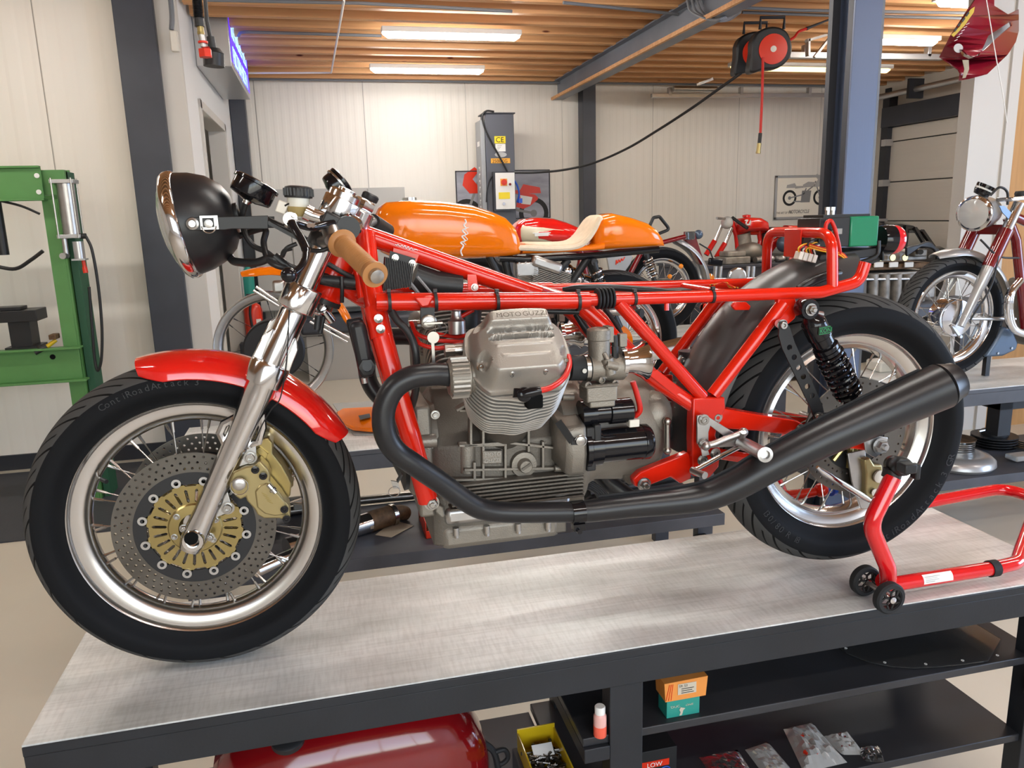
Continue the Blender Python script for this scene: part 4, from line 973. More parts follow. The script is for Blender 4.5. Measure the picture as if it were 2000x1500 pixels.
# starter nose casting and starter
m = MB().loft([[V((x,y,z)) for y, z in pts] for x, pts in ((.705,[(-.10,.40),(-.14,.40),(-.15,.45),(-.14,.49),(-.10,.50)]),(.725,[(-.09,.365),(-.165,.375),(-.178,.42),(-.168,.475),(-.09,.50)]),(.764,[(-.09,.365),(-.168,.375),(-.180,.42),(-.172,.480),(-.09,.50)]))]); obj('starter_casting', m, 'cast', bh, bevel=.008)
zc = at(1220,868,-.145)
m = MB().lathe(V((.765,-.138,zc.z)),(1,0,0),[(.02,0),(.045,0),(.045,.010),(.041,.012),(.040,.036),(.0355,.038),(.0355,.128),(.0370,.129),(.0370,.142),(.032,.148),(.0,.150)],40); sm_ = obj('starter_motor', m, 'black_gloss', en)
m = MB().lathe(V((.762,-.135,zc.z+.070)),(1,0,0),[(.02,0),(.028,0),(.028,.03),(.022,.032),(.022,.060),(.026,.062),(.026,.108),(.022,.112),(.0,.114)],32); obj('starter_solenoid', m, 'black_gloss', sm_)
m = MB().bb((.764,-.170,zc.z-.042),(.784,-.09,zc.z+.05)).bb((.78,-.172,zc.z+.02),(.795,-.14,zc.z+.055)); obj('starter_flange', m, 'black_matt', sm_, bevel=.003)
m = MB().beam(at(1090,823,-.165),at(1118,863,-.178),.004,.014).beam(at(1116,862,-.178),at(1136,862,-.178),.004,.014); stp = obj('black_strap', m, 'black_matt', en)
P = at(1133,861,-.182); m = MB().lathe(P,(0,-1,0),[(.009,0),(.009,.003),(.002,.004)],18).tube([P+V((.012*math.cos(a),-.004,.012*math.sin(a))) for a in [PI*.9-PI*1.2*i/12 for i in range(13)]],.0012,6); obj('quick_fastener', m, 'bolt', stp)
# plate with the maker's name, level plug
eb([(942,881),(981,880),(981,906),(942,907)],-.134,.014,'name_plate')
r1_ = V((1,0,0)); u1_ = V((0,0,1))
a_ = at(947,892,-.1345); m = text_mb('MOTO', a_, r1_, u1_, .0078, .0012); m2 = text_mb('GUZZI', at(946,904,-.1345), r1_, u1_, .0078, .0012); m.add(m2.v, m2.f); obj('name_lettering', m, 'cover_cast', en)
P = at(1024,908,-.13); m = MB().lathe(P,(0,-1,0),[(.028,-.01),(.026,.0),(.015,.001),(.0135,.014),(.012,.016),(.0,.016)],28); obj('filler_plug', m, 'cast', en)
m = MB().beam(P+V((-.009,-.016,-.004)),P+V((.009,-.016,.006)),.006,.005); obj('plug_slot', m, 'cast_dark', en)
# sump spacer and pan
m = MB().bb((.478,-.128,.280),(.745,.128,.320)); obj('sump_spacer', m, 'brushed', en, bevel=.012)
m = MB().bb((.470,-.122,.226),(.722,.122,.280)); sp_ = obj('sump_pan', m, 'cast', en, bevel=.014)
for x in (890,950,1011,1069):
    P = at(x,1040-(x-890)*.07,-.124); obj('sump_bolt', MB().cyl(P+V((0,-.004,.012)),P+V((0,-.004,-.004)),.0065,n=14).cyl(P+V((0,-.004,-.004)),P+V((0,-.004,-.010)),.005,n=6), 'bolt', sp_)
m = MB().prism(ats([(852,985),(866,990),(870,1010),(862,1012),(850,1000)],-.13),(0,.02,0)); obj('engine_lug', m, 'cast', en, bevel=.003)
# gearbox and its tail
m = MB().lathe(V((.775,0,.42)),(1,0,0),[(.0,0),(.125,0),(.125,.02),(.110,.05),(.115,.10),(.118,.16),(.10,.19),(.06,.21),(.0,.215)],40); gb = obj('gearbox', m, 'cast', en)
m = MB().prism(ats([(1196,896),(1252,893),(1252,925),(1240,948),(1228,948)],-.075),(0,.15,0)); obj('gearbox_foot', m, 'cast_dark', gb, bevel=.006)
m = MB().sphere(at(1272,808,-.06),.052,20,12,(.85,1,1)); obj('gearbox_dome', m, 'cast', gb)
m = MB().cyl(V((.985,.03,.40)),V((1.12,.03,.385)),.030); obj('drive_shaft_boot', m, 'rubber', bike)
# cylinders (a 90 degree vee across the frame)
def outline(k=1., low=.088, n=6):
    pts = [(-.060,.076),(-.088,.064),(-.097,.03),(-.097,-.01),(-.090,-.042),(-.064,-.074),(-.030,-low+.006),(0,-low),(.030,-low+.006),(.064,-.074),(.090,-.042),(.097,-.01),(.097,.03),(.088,.064),(.060,.076),(0,.080)]
    return [(p.x*k, p.y*k) for p in spline([(a,b,0) for a, b in pts], n, True)]
for s_ in (-1, 1):
    A_ = V((0, s_*math.sqrt(.5), math.sqrt(.5))); E2 = V((0, -s_*math.sqrt(.5), math.sqrt(.5))); O_ = K+V((.012 if s_ < 0 else -.013,0,0))
    def L3(u, v, t): return O_+V((u,0,0))+E2*v+A_*t
    m = MB().cyl(L3(0,-.005,.09), L3(0,-.005,.335), .058, n=32); cy = obj('cylinder', m, 'cast_dark', en)
    m = MB()
    for i in range(13):
        t = .187+.0113*i; k = .88+.12*min(1,i/5)
        m.loft([[L3(u,v,t+d) for u, v in outline(k*kk)] for d, kk in ((-.0022,.98),(0,1.0),(.0022,.98))])
    obj('cooling_fins', m, 'cover_cast', cy)
    # cover as a relief over the outline
    co = [(u, max(v, -.072+.0*u)) for u, v in outline(.985, .080, 8)]
    NR = 46; N_ = len(co)
    def ss(a, b, x): x = min(1, max(0, (x-a)/(b-a))); return x*x*(3-2*x)
    def hgt(u, v, s):
        h = .050*(1-ss(.76,1.0,s)**1.4)+.003*(1-s)
        h *= 1
        au = abs(u)
        h -= .020*ss(.048,.094,au)*ss(-.09,.04,v)*(1 if s < .999 else 0)
        h += .013*ss(.064,.050,au)*ss(.032,.039,v)
        for vc, hh in ((.0245,.0068),(.0085,.0060)):
            lim = .058-max(0,0); end = max(0, 1-abs(v-vc)/hh); wdt = .050+.014*end
            if au < wdt and abs(v-vc) < hh: h -= .012*ss(0,.45,end)*ss(wdt,wdt-.008,au)
        h += .0016*ss(.0024,.0010,abs(v+.008))*ss(.052,.050,au)
        h += .0016*ss(.0024,.0010,abs(v+.030))*ss(.044,.042,au)
        for (pu, pv) in ((-.078,-.030),(.078,-.030),(-.072,.054),(.072,.054)):
            d = math.hypot(u-pu, (v-pv)*.8); h = min(h, .020+.05*ss(.010,.020,d)) if d < .020 else h
        return max(0, h) if s < .999 else 0
    vs = []; fs = []
    for i in range(NR+1):
        s = (i/NR)
        for (u, v) in co: vs.append(L3(u*s, v*s, .338+hgt(u*s, v*s, s)))
    for i in range(NR):
        for j in range(N_): k = (j+1) % N_; fs.append((i*N_+j, i*N_+k, (i+1)*N_+k, (i+1)*N_+j))
    for (u, v) in co: vs.append(L3(u, v, .328))
    for j in range(N_): k = (j+1) % N_; fs.append((NR*N_+j, NR*N_+k, (NR+1)*N_+k, (NR+1)*N_+j))
    vc_ = obj('valve_cover', MB().add(vs, fs), 'cover_cast', cy, smooth=.9)
    if s_ < 0:
        m = text_mb('MOTO', L3(-.043,.0425,.4040), (1,0,0), E2, .0105, .0006, wscale=1.05); m2 = text_mb('GUZZI', L3(.005,.0425,.4040), (1,0,0), E2, .0105, .0006, wscale=1.05); m.add(m2.v, m2.f); obj('cover_lettering', m, 'cast_dark', cy)
    for u in (-.030,.030):
        P = L3(u,-.058,.385); obj('acorn_nut', MB().cyl(L3(u,-.056,.338),L3(u,-.056,.374),.0075,n=16).sphere(L3(u,-.056,.376),.0075,12,7), 'bolt', cy)
    for u in (-.078,.078): obj('cover_bolt', MB().capbolt(L3(u,-.030,.356),A_,.005,.006), 'bolt', cy)
    # spark plug cap in its notch
    m = MB().box(L3(.012,-.080,.318),(.030,.044,.026)); obj('plug_recess', m, 'groove', cy, bevel=.004)
    if s_ < 0:
        m = MB().lathe(at(1022,770,-.325),(0,-1,.1),[(.006,-.01),(.013,0),(.013,.008),(.008,.012)],18).tube([at(1022,770,-.335),at(1038,766,-.34),at(1056,762,-.34)],[.008,.009,.007],12).tube([at(1014,760,-.32),at(1012,778,-.325)],.010,10); obj('plug_cap', m, 'black_gloss', cy)
        m = MB().tube(spline([at(1054,763,-.34),at(1075,757,-.335),at(1095,744,-.32),at(1106,730,-.30),at(1112,712,-.28),at(1110,695,-.26)],6),.0052,10); obj('spark_lead', m, 'red_wire', cy)
    # exhaust clamp with ribs, intake rubber
    q = -1 if s_ < 0 else 1
    m = MB(); c_ = at(892,737,-.235); c_.y *= -s_
    m.lathe(c_,(-1,0,0),[(.02,-.03),(.034,-.022),(.034,.012),(.03,.016),(.02,.016)],30); ec = obj('exhaust_nut', m, 'cast', cy)
    m = MB()
    for i in range(22): a = 2*PI*i/22; m.box(c_+V((.004,math.cos(a)*.0355,math.sin(a)*.0355)),(.030,.0042,.0042),Matrix.Rotation(-a,3,'X'))
    obj('nut_ribs', m, 'cover_cast', ec)
    m = MB().cyl(c_+V((.02,0,0)),c_+V((.06,0,0)),.030); obj('exhaust_port', m, 'cast', cy)
    m = MB().cyl(L3(-.085,.045,.31),L3(-.125,.045,.31),.012,n=16).cyl(L3(-.110,.045,.31),L3(-.128,.045,.31),.0135,n=6); obj('oil_banjo', m, 'bolt', cy)
    # header pipe
    def mh(p):
        r_ = at(*p); return V((r_.x-(0 if s_ < 0 else .025)*0, r_.y*(-s_), r_.z))
    hp = [mh(p) for p in ((893,735,-.235),(860,731,-.24),(835,732,-.245),(800,738,-.25),(768,760,-.25),(750,800,-.25),(752,845,-.25),(772,880,-.245),(810,908,-.24),(860,942,-.23),(910,978,-.225),(945,995,-.22),(1000,1001,-.215),(1125,1000,-.21))]
    ex = obj('exhaust_header', MB().tube(spline(hp,6),.0205,20), 'black_satin', bike)
    c_ = mh((1128,1000,-.21))
    m = MB().lathe(c_-V((.014,0,0)),(1,0,0),[(.02,0),(.0235,0),(.0235,.026),(.02,.026)],24,closed=True).box(c_+V((0,-.004*(-s_),-.028)),(.024,.020,.014)).cyl(c_+V((-.002,.02*s_,-.034)),c_+V((-.002,-.01*s_,-.034)),.005); obj('exhaust_clamp', m, 'black_gloss', ex)
    mp = [mh(p) for p in ((1136,999,-.21),(1160,997,-.21),(1240,988,-.215),(1320,980,-.22),(1380,970,-.225),(1440,945,-.235),(1500,911,-.245),(1600,860,-.26),(1700,815,-.27),(1790,775,-.275),(1838,754,-.28),(1853,748,-.28))]
    rr_ = [.0215,.0225,.0235,.026,.0290,.032,.0345,.0375,.042,.0465,.0480,.0415]
    sp = spline(mp[:-1],5); rs_ = []
    for i in range(len(mp)-2):
        for k in range(5): rs_.append(rr_[i]+(rr_[i+1]-rr_[i])*k/5)
    rs_.append(rr_[-2])
    mf = obj('silencer', MB().tube(sp, rs_, 32), 'black_satin', bike)
    m = MB(); ms_ = MB()
    for i in range(6, len(sp)-4):
        d_ = (sp[i+1]-sp[i]).normalized(); n_ = d_.cross(Y1)*-1
        if n_.z < 0: n_ = -n_
        d2 = (sp[i+2]-sp[i+1]).normalized(); n2 = d2.cross(Y1)*-1
        if n2.z < 0: n2 = -n2
        yy = V((0,.012*(-s_)*-1*(-1),0))
        off = V((0,-.010*s_*1,0))
        m.beam(sp[i]+n_*(rs_[i]+.0005)+off, sp[i+1]+n2*(rs_[i+1]+.0005)+off, .002, .008)
        ms_.beam(sp[i]-n_*(rs_[i]-.0005)+off, sp[i+1]-n2*(rs_[i+1]-.0005)+off, .002, .006)
    obj('silencer_seam', m, 'black_satin', mf); obj('silencer_seam', ms_, 'black_satin', mf)
    d_ = (mp[-1]-mp[-2]).normalized()
    m = MB().lathe(mp[-2],d_,[(.030,-.01),(.0482,.0),(.0478,.001),(.0388,.026),(.0385,.034),(.034,.034),(.033,.0)],48); st2 = obj('silencer_tip', m, 'black_satin', mf, smooth=.35); obj('silencer_outlet', MB().lathe(mp[-2],d_,[(.0,.008),(.0335,.008)],32), 'groove', mf)
    # carburettor
    def cm(p):
        r_ = at(*p); return V((r_.x, r_.y*(-s_), r_.z))
    YC = -.20
    m = MB().cyl(cm((1112,719,YC)),cm((1150,719,YC)),.024,n=26); im = obj('intake_rubber', m, 'rubber', en)
    m = MB().lathe(cm((1140,719,YC)),(1,0,0),[(.022,0),(.026,0),(.026,.008),(.022,.008)],26,closed=True); obj('hose_clamp', m, 'bolt', im)
    P = cm((1141,724,YC-.026)); obj('clamp_screw', MB().cyl(P+V((0,.004*s_,0)),P-V((0,-.004*s_,0))*0,.004,n=10) if False else MB().lathe(P,(0,s_,0),[(.0045,-.004),(.0045,.003),(.001,.003)],12), 'bolt', im)
    top = cm((1170,648,YC)); mid = cm((1172,745,YC))
    m = MB().cyl(cm((1150,719,YC)),cm((1215,716,YC)),.026,n=26).tube([cm((1172,735,YC)),cm((1170,662,YC))],.0215,26).cyl(cm((1185,700,YC-.02)),cm((1192,730,YC-.02)),.012)
    cb_ = obj('carburettor', m, 'cast', en)
    m = MB().lathe(cm((1170,664,YC)),(0,0,1),[(.0215,0),(.0235,.001),(.0235,.020),(.0215,.022),(.012,.024)],26).box(cm((1188,652,YC)),(.012,.03,.03)); obj('carburettor_top', m, 'cast', cb_, bevel=.001)
    c_ = cm((1168,765,YC)); m = MB().box(c_,(.062,.05,.030)).box(c_+V((.002,0,-.020)),(.052,.042,.014)).box(c_+V((0,0,.017)),(.068,.054,.006)); obj('float_bowl', m, 'cast', cb_, bevel=.004)
    m = MB()
    for q in ((1174,742,YC-.02),(1147,752,YC-.02),(1188,716,YC-.03),(1200,748,YC-.015)): m.lathe(cm(q),(.2,s_,0),[(.007,-.012),(.007,.004),(.004,.006),(.004,.002)],14)
    m.cyl(cm((1184,712,YC-.03)),cm((1206,716,YC-.03)),.008).cyl(cm((1180,690,YC-.02)),cm((1192,712,YC-.03)),.005); obj('carburettor_fittings', m, 'cast', cb_)
    m = MB().cyl(cm((1200,655,YC-.01)),cm((1201,678,YC-.01)),.006).cyl(cm((1201,676,YC-.01)),cm((1202,712,YC-.01)),.0075,n=8); obj('choke_plunger', m, 'black_matt', cb_)
    m = MB().box(cm((1215,664,YC)),(.016,.016,.026)); obj('cable_guide', m, 'cast', cb_, bevel=.002)
    c_ = cm((1212,707,YC)); m = MB().lathe(c_,(1,-.03*s_,0),[(.018,-.004),(.030,-.002),(.0305,.006),(.024,.008),(.0235,.018),(.026,.032),(.032,.044),(.037,.050),(.0385,.051),(.0365,.050),(.030,.042),(.022,.02),(.021,.0)],36); obj('velocity_stack', m, 'chrome', cb_)
    # rear suspension unit and strap
    def sm2(p):
        r_ = at(*p); return V((r_.x, r_.y*(-s_), r_.z))
    a_ = sm2((1575,603,-.165)); b_ = sm2((1668,790,-.165)); ax = (b_-a_).normalized(); Ls = (b_-a_).length
    m = MB().lathe(a_,(0,s_,0),[(.009,-.015),(.0205,-.015),(.0215,-.012),(.0215,.012),(.0205,.015),(.009,.015)],26,closed=True).lathe(a_,ax,[(.012,.014),(.017,.022),(.025,.032),(.026,.038),(.026,.070),(.0235,.072),(.0235,.088),(.020,.09),(.020,.13),(.0145,.132),(.0145,Ls-.05)],30)
    m.lathe(b_,(0,s_,0),[(.009,-.013),(.017,-.013),(.017,.013),(.009,.013)],22,closed=True); su = obj('shock_absorber', m, 'black_gloss', bike)
    m = MB().cyl(a_+ax*(Ls-.055),a_+ax*(Ls-.012),.008); obj('shock_rod', m, 'chrome', su)
    m = MB().lathe(a_,ax,[(.0255,.095),(.0275,.096),(.0275,.103),(.0255,.104),(.0255,.106),(.0275,.107),(.0275,.114),(.02,.115)],28); obj('spring_collar', m, 'black_gloss', su); m = MB().lathe(a_,ax,[(.015,Ls-.035),(.029,Ls-.034),(.029,Ls-.028),(.015,Ls-.024)],28); obj('spring_collar', m, 'black_gloss', su)
    u_, v_, d_ = frame_of(ax); turns = 7.5; n_ = int(turns*20)
    P_ = [a_+ax*(.112+(Ls-.144)*i/n_)+(u_*math.cos(2*PI*turns*i/n_)+v_*math.sin(2*PI*turns*i/n_))*.0275 for i in range(n_+1)]
    obj('coil_spring', MB().tube(P_,.0042,8), 'black_gloss', su)
    obj('mounting_bolt', MB().hexbolt(a_+V((0,.016*s_,0)),(0,s_,0),.009,.010), 'bolt', su); obj('mounting_bolt', MB().hexbolt(b_+V((0,.014*s_,0)),(0,s_,0),.008,.009), 'bolt', su)
    lb_ = a_+ax*.052
    if s_ < 0:
        m = MB().bb((lb_.x-.014,lb_.y-.0275,lb_.z-.008),(lb_.x+.014,lb_.y-.024,lb_.z+.010)); obj('shock_label', m, 'black_matt', su)
        m = MB().tube([V((lb_.x-.013,lb_.y-.028,lb_.z-.007)),V((lb_.x+.013,lb_.y-.028,lb_.z-.004)),V((lb_.x+.013,lb_.y-.028,lb_.z+.009)),V((lb_.x-.013,lb_.y-.028,lb_.z+.006))],.0007,6,closed=True); obj('label_border', m, 'green_label', su)
        m = text_mb('KONI', V((lb_.x-.0115,lb_.y-.0280,lb_.z-.0045)),(1,0,.12),(0,0,1),.009,.0004,wscale=.92); obj('label_lettering', m, 'green_label', su)
        m = MB().cyl(sm2((1592,612,-.165)),sm2((1606,614,-.165)),.0065,n=10); obj('damping_knob', m, 'brushed', su)
    hol = []
    for q in ((1540,678),(1549,697),(1558,717),(1567,735),(1575,754),(1584,772)):
        c_ = sm2((q[0],q[1],-.172)); hol.append([c_+V((.0062*math.cos(2*PI*j/14),0,.0062*math.sin(2*PI*j/14))) for j in range(14)])
    m = MB().prism([sm2((x,y,-.172)) for x, y in ((1521,628),(1533,626),(1541,640),(1550,668),(1604,790),(1608,808),(1600,824),(1590,822),(1583,800),(1526,680),(1519,655))],(0,.004*(-s_)*-1,0),hol); stp = obj('silencer_strap', m, 'black_matt', bike)
    m = MB().prism([sm2((x,y,-.180)) for x, y in ((1490,915),(1530,880),(1560,858),(1583,820),(1596,806),(1612,806),(1640,806),(1665,800),(1700,780),(1680,812),(1560,875))],(0,.004*s_*-1,0)); obj('silencer_bracket', m, 'black_matt', mf)
    for q in ((1528,635,-.172),(1598,815,-.184)): obj('strap_bolt', MB().capbolt(sm2(q),(0,s_,0),.008,.008), 'bolt', stp)
    # swingarm
    m = MB().prism([sm2((x,y,-.135)) for x, y in ((1390,794),(1420,799),(1480,810),(1558,822),(1574,832),(1570,846),(1556,852),(1480,842),(1420,838),(1392,828))],(0,.035*s_*-1,0)); sa = obj('swingarm', m, 'red', bike, bevel=.003)
    m = MB().prism([sm2((x,y,-.115)) for x, y in ((1540,838),(1575,838),(1690,858),(1735,868),(1735,882),(1690,880),(1560,862))],(0,.03*s_*-1,0)); obj('swingarm_end', m, 'red', sa, bevel=.003)
    m = MB().tube([sm2((1395,885,-.12)),sm2((1440,892,-.12)),sm2((1482,898,-.12)),sm2((1530,890,-.12))],.012,12); obj('lower_arm', m, 'red', sa)
    for q in ((1400,815,-.137),(1563,839,-.140)): obj('pivot_bolt', MB().capbolt(sm2(q),(0,s_,0),.0085,.006), 'bolt', sa)
# rear brake, torque arm, hanger
m = hdisc(MB(), RA, .082, .137, -.062, .005, 40, .0032, 2); rd = obj('brake_disc', m, 'disc', bike)
m = MB().lathe(RA+V((0,-.060,0)),(0,1,0),[(.045,0),(.083,0),(.083,.006),(.045,.006)],48,closed=True); obj('disc_inner_ring', m, 'disc_dark', rd)
m = MB()
for i in range(10):
    a = 2*PI*i/10; m.beam(RA+V((.03*math.cos(a),-.064,.03*math.sin(a))),RA+V((.078*math.cos(a+.2),-.064,.078*math.sin(a+.2))),.006,.012,(0,1,0)) if False else m.cyl(RA+V((.03*math.cos(a),-.064,.03*math.sin(a))),RA+V((.078*math.cos(a+.15),-.064,.078*math.sin(a+.15))),.0065,n=8)
m.lathe(RA+V((0,-.068,0)),(0,1,0),[(.02,0),(.038,0),(.038,.008),(.02,.008)],30,closed=True); obj('disc_carrier', m, 'gold', rd)
m = MB().prism(ats([(1656,886),(1690,878),(1702,994),(1682,994),(1664,940)],-.085),(0,.006,0)); hg = obj('caliper_hanger', m, 'brushed', bike, bevel=.001)
m = MB().prism(ats([(1688,898),(1700,894),(1708,908),(1724,908),(1728,960),(1716,972),(1690,974),(1692,925)],-.10),(0,.045,0)); rc = obj('brake_caliper', m, 'caliper', bike, bevel=.004)
m = MB().lathe(at(1716,930,-.103),(0,-1,0),[(.015,0),(.015,.005),(.012,.007),(.0,.007)],22).lathe(at(1707,961,-.103),(0,-1,0),[(.008,0),(.009,.004),(.004,.006)],16); obj('caliper_cap', m, 'plastic_white', rc)
m = MB().tube([at(1596,912,-.11),at(1608,922,-.11),at(1690,972,-.11),at(1702,980,-.11)],[.004,.0075,.0075,.004],12).sphere(at(1703,981,-.11),.008,12,8); obj('torque_rod', m, 'chrome', bike)
m = MB().tube([at(1488,962,.10),at(1540,969,.10),at(1590,961,.10)],[.016,.016,.012],12).sphere(at(1604,957,.10),.019,16,10); ta = obj('torque_arm', m, 'red', bike)
m = MB().lathe(at(1624,955,.10),(.8,.2,0),[(.010,-.006),(.018,-.006),(.018,.006),(.010,.006)],20,closed=True); obj('blue_bush', m, 'blue_plastic', ta)
m = MB().hexbolt(RA+V((0,-.150,0)),(0,-1,0),.013,.014).cyl(RA+V((0,-.15,0)),RA+V((0,.15,0)),.010); obj('axle', m, 'brushed', bike)
m = MB().prism(ats([(1688,862),(1705,850),(1735,855),(1728,880),(1710,895),(1692,885)],-.145),(0,.004,0)); obj('axle_plate', m, 'brushed', bike, bevel=.001)
m = MB().prism(ats([(1675,640),(1690,640),(1690,660),(1675,660)],0),(0,.01,0)).v
# near rearset with footrest, gear pedal and linkage
m = MB().prism(ats([(1362,812),(1376,809),(1442,850),(1446,866),(1436,872),(1374,876),(1362,866)],-.165),(0,.006,0),[ats([(1388,832),(1400,842),(1415,852),(1410,862),(1384,862),(1384,845)],-.165)]); rs2 = obj('rearset_plate', m, 'brushed', bike, bevel=.001)
for q in ((1375,820),(1397,886),(1374,867),(1372,899)): obj('rearset_bolt', MB().capbolt(at(q[0],q[1],-.167),(0,-1,0),.008,.006), 'bolt', rs2)
m = MB().tube([at(1449,866,-.17),at(1460,870,-.20),at(1490,886,-.30)],[.014,.0135,.0135],22).lathe(at(1490,886,-.30),(at(1497,889,-.315)-at(1449,866,-.17)),[(.0135,0),(.0150,.002),(.0150,.014),(.009,.015),(.008,.006)],24); fp = obj('footrest', m, 'brushed', bike)
m = MB()
d_ = (at(1490,886,-.30)-at(1460,870,-.20))
for i in range(14):
    for j in range(10):
        pass
m = MB().tube([at(1446,872,-.175),at(1400,895,-.19),at(1356,919,-.20)],.0055,12); gp = obj('gear_pedal', m, 'chrome', bike)
m = MB().tube([at(1352,918,-.20),at(1374,928,-.235)],.0072,14).cyl(at(1373,927,-.234),at(1377,929,-.24),.0075); obj('pedal_peg', m, 'brushed', gp)
m = MB().tube([at(1380,871,-.18),at(1395,867,-.18),at(1436,851,-.18),at(1450,844,-.18)],[.006,.008,.007,.006],12).sphere(at(1379,871,-.18),.010,12,8).sphere(at(1452,844,-.18),.010,12,8).cyl(at(1452,844,-.19),at(1449,866,-.175),.006); lk = obj('gear_linkage', m, 'brushed', bike)
m = MB().prism(ats([(1368,872),(1380,872),(1386,888),(1372,892)],-.172),(0,.004,0)); obj('linkage_arm', m, 'brushed', lk)
m = MB().tube([at(1303,825,-.12),at(1303,878,-.12)],.0065,10).sphere(at(1303,823,-.12),.009,12,8).sphere(at(1303,880,-.12),.009,12,8); obj('shift_rod', m, 'steel', bike)
# dark pipe behind the starter (balance pipe)
m = MB().tube([at(1155,905,.06),at(1185,940,.06),at(1240,980,.04)],.022,18); obj('crossover_pipe', m, 'black_satin', bike)
for k in range(5): hose([(1128+4*k,945+3*k,.0),(1150,955-4*k,.02),(1165+5*k,965,.03),(1172,985,.03)],.003)
hose([(1238,815,-.14),(1250,800,-.15),(1244,770,-.15),(1236,745,-.15)],.006,'red_wire','battery_lead')
m = MB().box(at(1236,825,-.15),(.022,.02,.016)); obj('wire_plug', m, 'plastic_white', bike, bevel=.002)
m = MB().lathe(at(1345,690,.06),(0,0,1),[(.0,-.012),(.022,-.012),(.024,-.008),(.024,.006),(.0,.007)],24); obj('rear_reservoir', m, 'black_matt', bike)
obj('reservoir_bolt', MB().capbolt(at(1332,703,.05),(0,-1,0),.008,.008), 'bolt', bike)
# strap with a quick fastener hanging below the header
m = MB().beam(at(785,925,-.15),at(776,940,-.15),.003,.016,(0,1,0)); st_ = obj('hanging_strap', m, 'hose_black', bike)
P = at(772,946,-.15); m = MB().prism([P+V((a,0,b)) for a, b in ((-.008,.008),(.006,.004),(.009,-.010),(-.004,-.008))],(0,.004,0)).tube([P+V((-.003+.011*math.cos(a),-.002,-.014+.010*math.sin(a))) for a in [2*PI*i/14 for i in range(14)]],.0009,6,closed=True); obj('quick_fastener', m, 'bolt', st_)
# battery on the tail, tail light, wiring block
t = thing('battery', 'green and black battery with brass terminals, on a foam pad above the rear mudguard', 'battery', tuple(at(1650,490,.02)))
c_ = at(1656,452,-.045); zt_ = at(1690,423,-.05).z; zb_ = at(1690,480,-.05).z; x0 = at(1600,450,-.05).x; x1 = at(1660,450,-.05).x; x2 = at(1715,450,-.05).x
m = MB().bb((x0,-.05,zb_),(x1,.035,zt_)); obj('battery_case', m, 'black_matt', t, bevel=.002)
m = MB().bb((x1,-.052,zb_-.001),(x2,.037,zt_+.001)); obj('battery_end', m, 'battery_green', t, bevel=.003)
m = MB().bb((x0+.012,-.045,zt_),(x2-.02,.03,zt_+.006)); obj('battery_lid', m, 'black_matt', t)
for k in range(2):
    P = V((x0+.032+.013*k,-.03,zt_+.004)); obj('terminal', MB().cyl(P,P+V((0,0,.012)),.005,n=12).cyl(P+V((0,0,.012)),P+V((0,0,.019)),.006,n=6), 'bolt', t)
P = at(1633,452,-.055); obj('terminal_tab', MB().box(P,(.028,.004,.012)).lathe(P+V((-.006,-.002,0)),(0,-1,0),[(.006,0),(.006,.005),(.0,.006)],16), 'steel', t)
m = MB().tube(spline([at(1612,470,-.06),at(1613,440,-.065),at(1622,431,-.065),at(1630,445,-.066),at(1634,460,-.066),at(1640,490,-.06),at(1638,505,-.05)],6),.0045,10); obj('battery_lead', m, 'red_wire', t)
m = MB().prism([at(1604,497,-.05),at(1712,484,-.05),at(1712,500,-.05),at(1640,512,-.05),at(1600,508,-.05)],(0,.095,0)); tag(obj('foam_pad', m, 'black_matt', bevel=.002), 'black foam pad under the green battery', 'pad')
tl = at(1722,468,-.02)
m = MB().lathe(tl,(1,.0,-.05),[(.0,-.01),(.030,-.008),(.033,.0),(.0335,.022),(.03,.024)],32); tl_ = obj('tail_light', m, 'black_gloss', bike)
m = MB().lathe(tl+V((.022,0,-.001)),(1,.0,-.05),[(.0332,0),(.0335,.012),(.030,.020),(.0,.024)],32); obj('tail_lens', m, 'red_lens', tl_)
m = MB().beam(at(1716,480,-.02),at(1717,508,-.02),.03,.004).tube([at(1716,506,-.02),at(1690,514,-.02),at(1655,518,-.02)],.006,8); obj('tail_bracket', m, 'black_matt', bike)
hose([(1640,515,-.05),(1680,512,-.05),(1712,498,-.05),(1716,470,-.05)],.005)
cb0 = at(1590,480,-.02)
m = MB().box(at(1592,476,-.02),(.045,.03,.022),Matrix.Rotation(.2,3,'Y')); cnb = obj('fuse_box', m, 'grey_bag', bike, bevel=.002)
for k in range(4): obj('connector', MB().box(at(1560+9*k,499+2*k,-.05),(.010,.02,.018),Matrix.Rotation(.3,3,'Y')), 'plastic_white', bike, bevel=.0015)
random.seed(5)
for k in range(11):
    c_ = ('yellow_wire','red_wire','hose_black','plastic_white','red_wire','yellow_wire','hose_black')[k % 7]
    dz = random.uniform(-6,6)
    hose([(1562+3*k,496,-.05),(1560+3*k,482+dz,-.06),(1580+2*k,474+dz,-.05),(1610,482+dz,-.04+.004*k),(1622,492+dz*.5,-.03)],.0017,c_,'wire',5)
for k, c_ in enumerate(('red_wire','yellow_wire','red_wire','yellow_wire')):
    hose([(1580,477+2*k,-.06),(1605,484+2*k,-.06),(1640,492+2*k,-.06),(1655,505+3*k,-.06),(1662,525,-.06)],.002,c_,'wire',5)
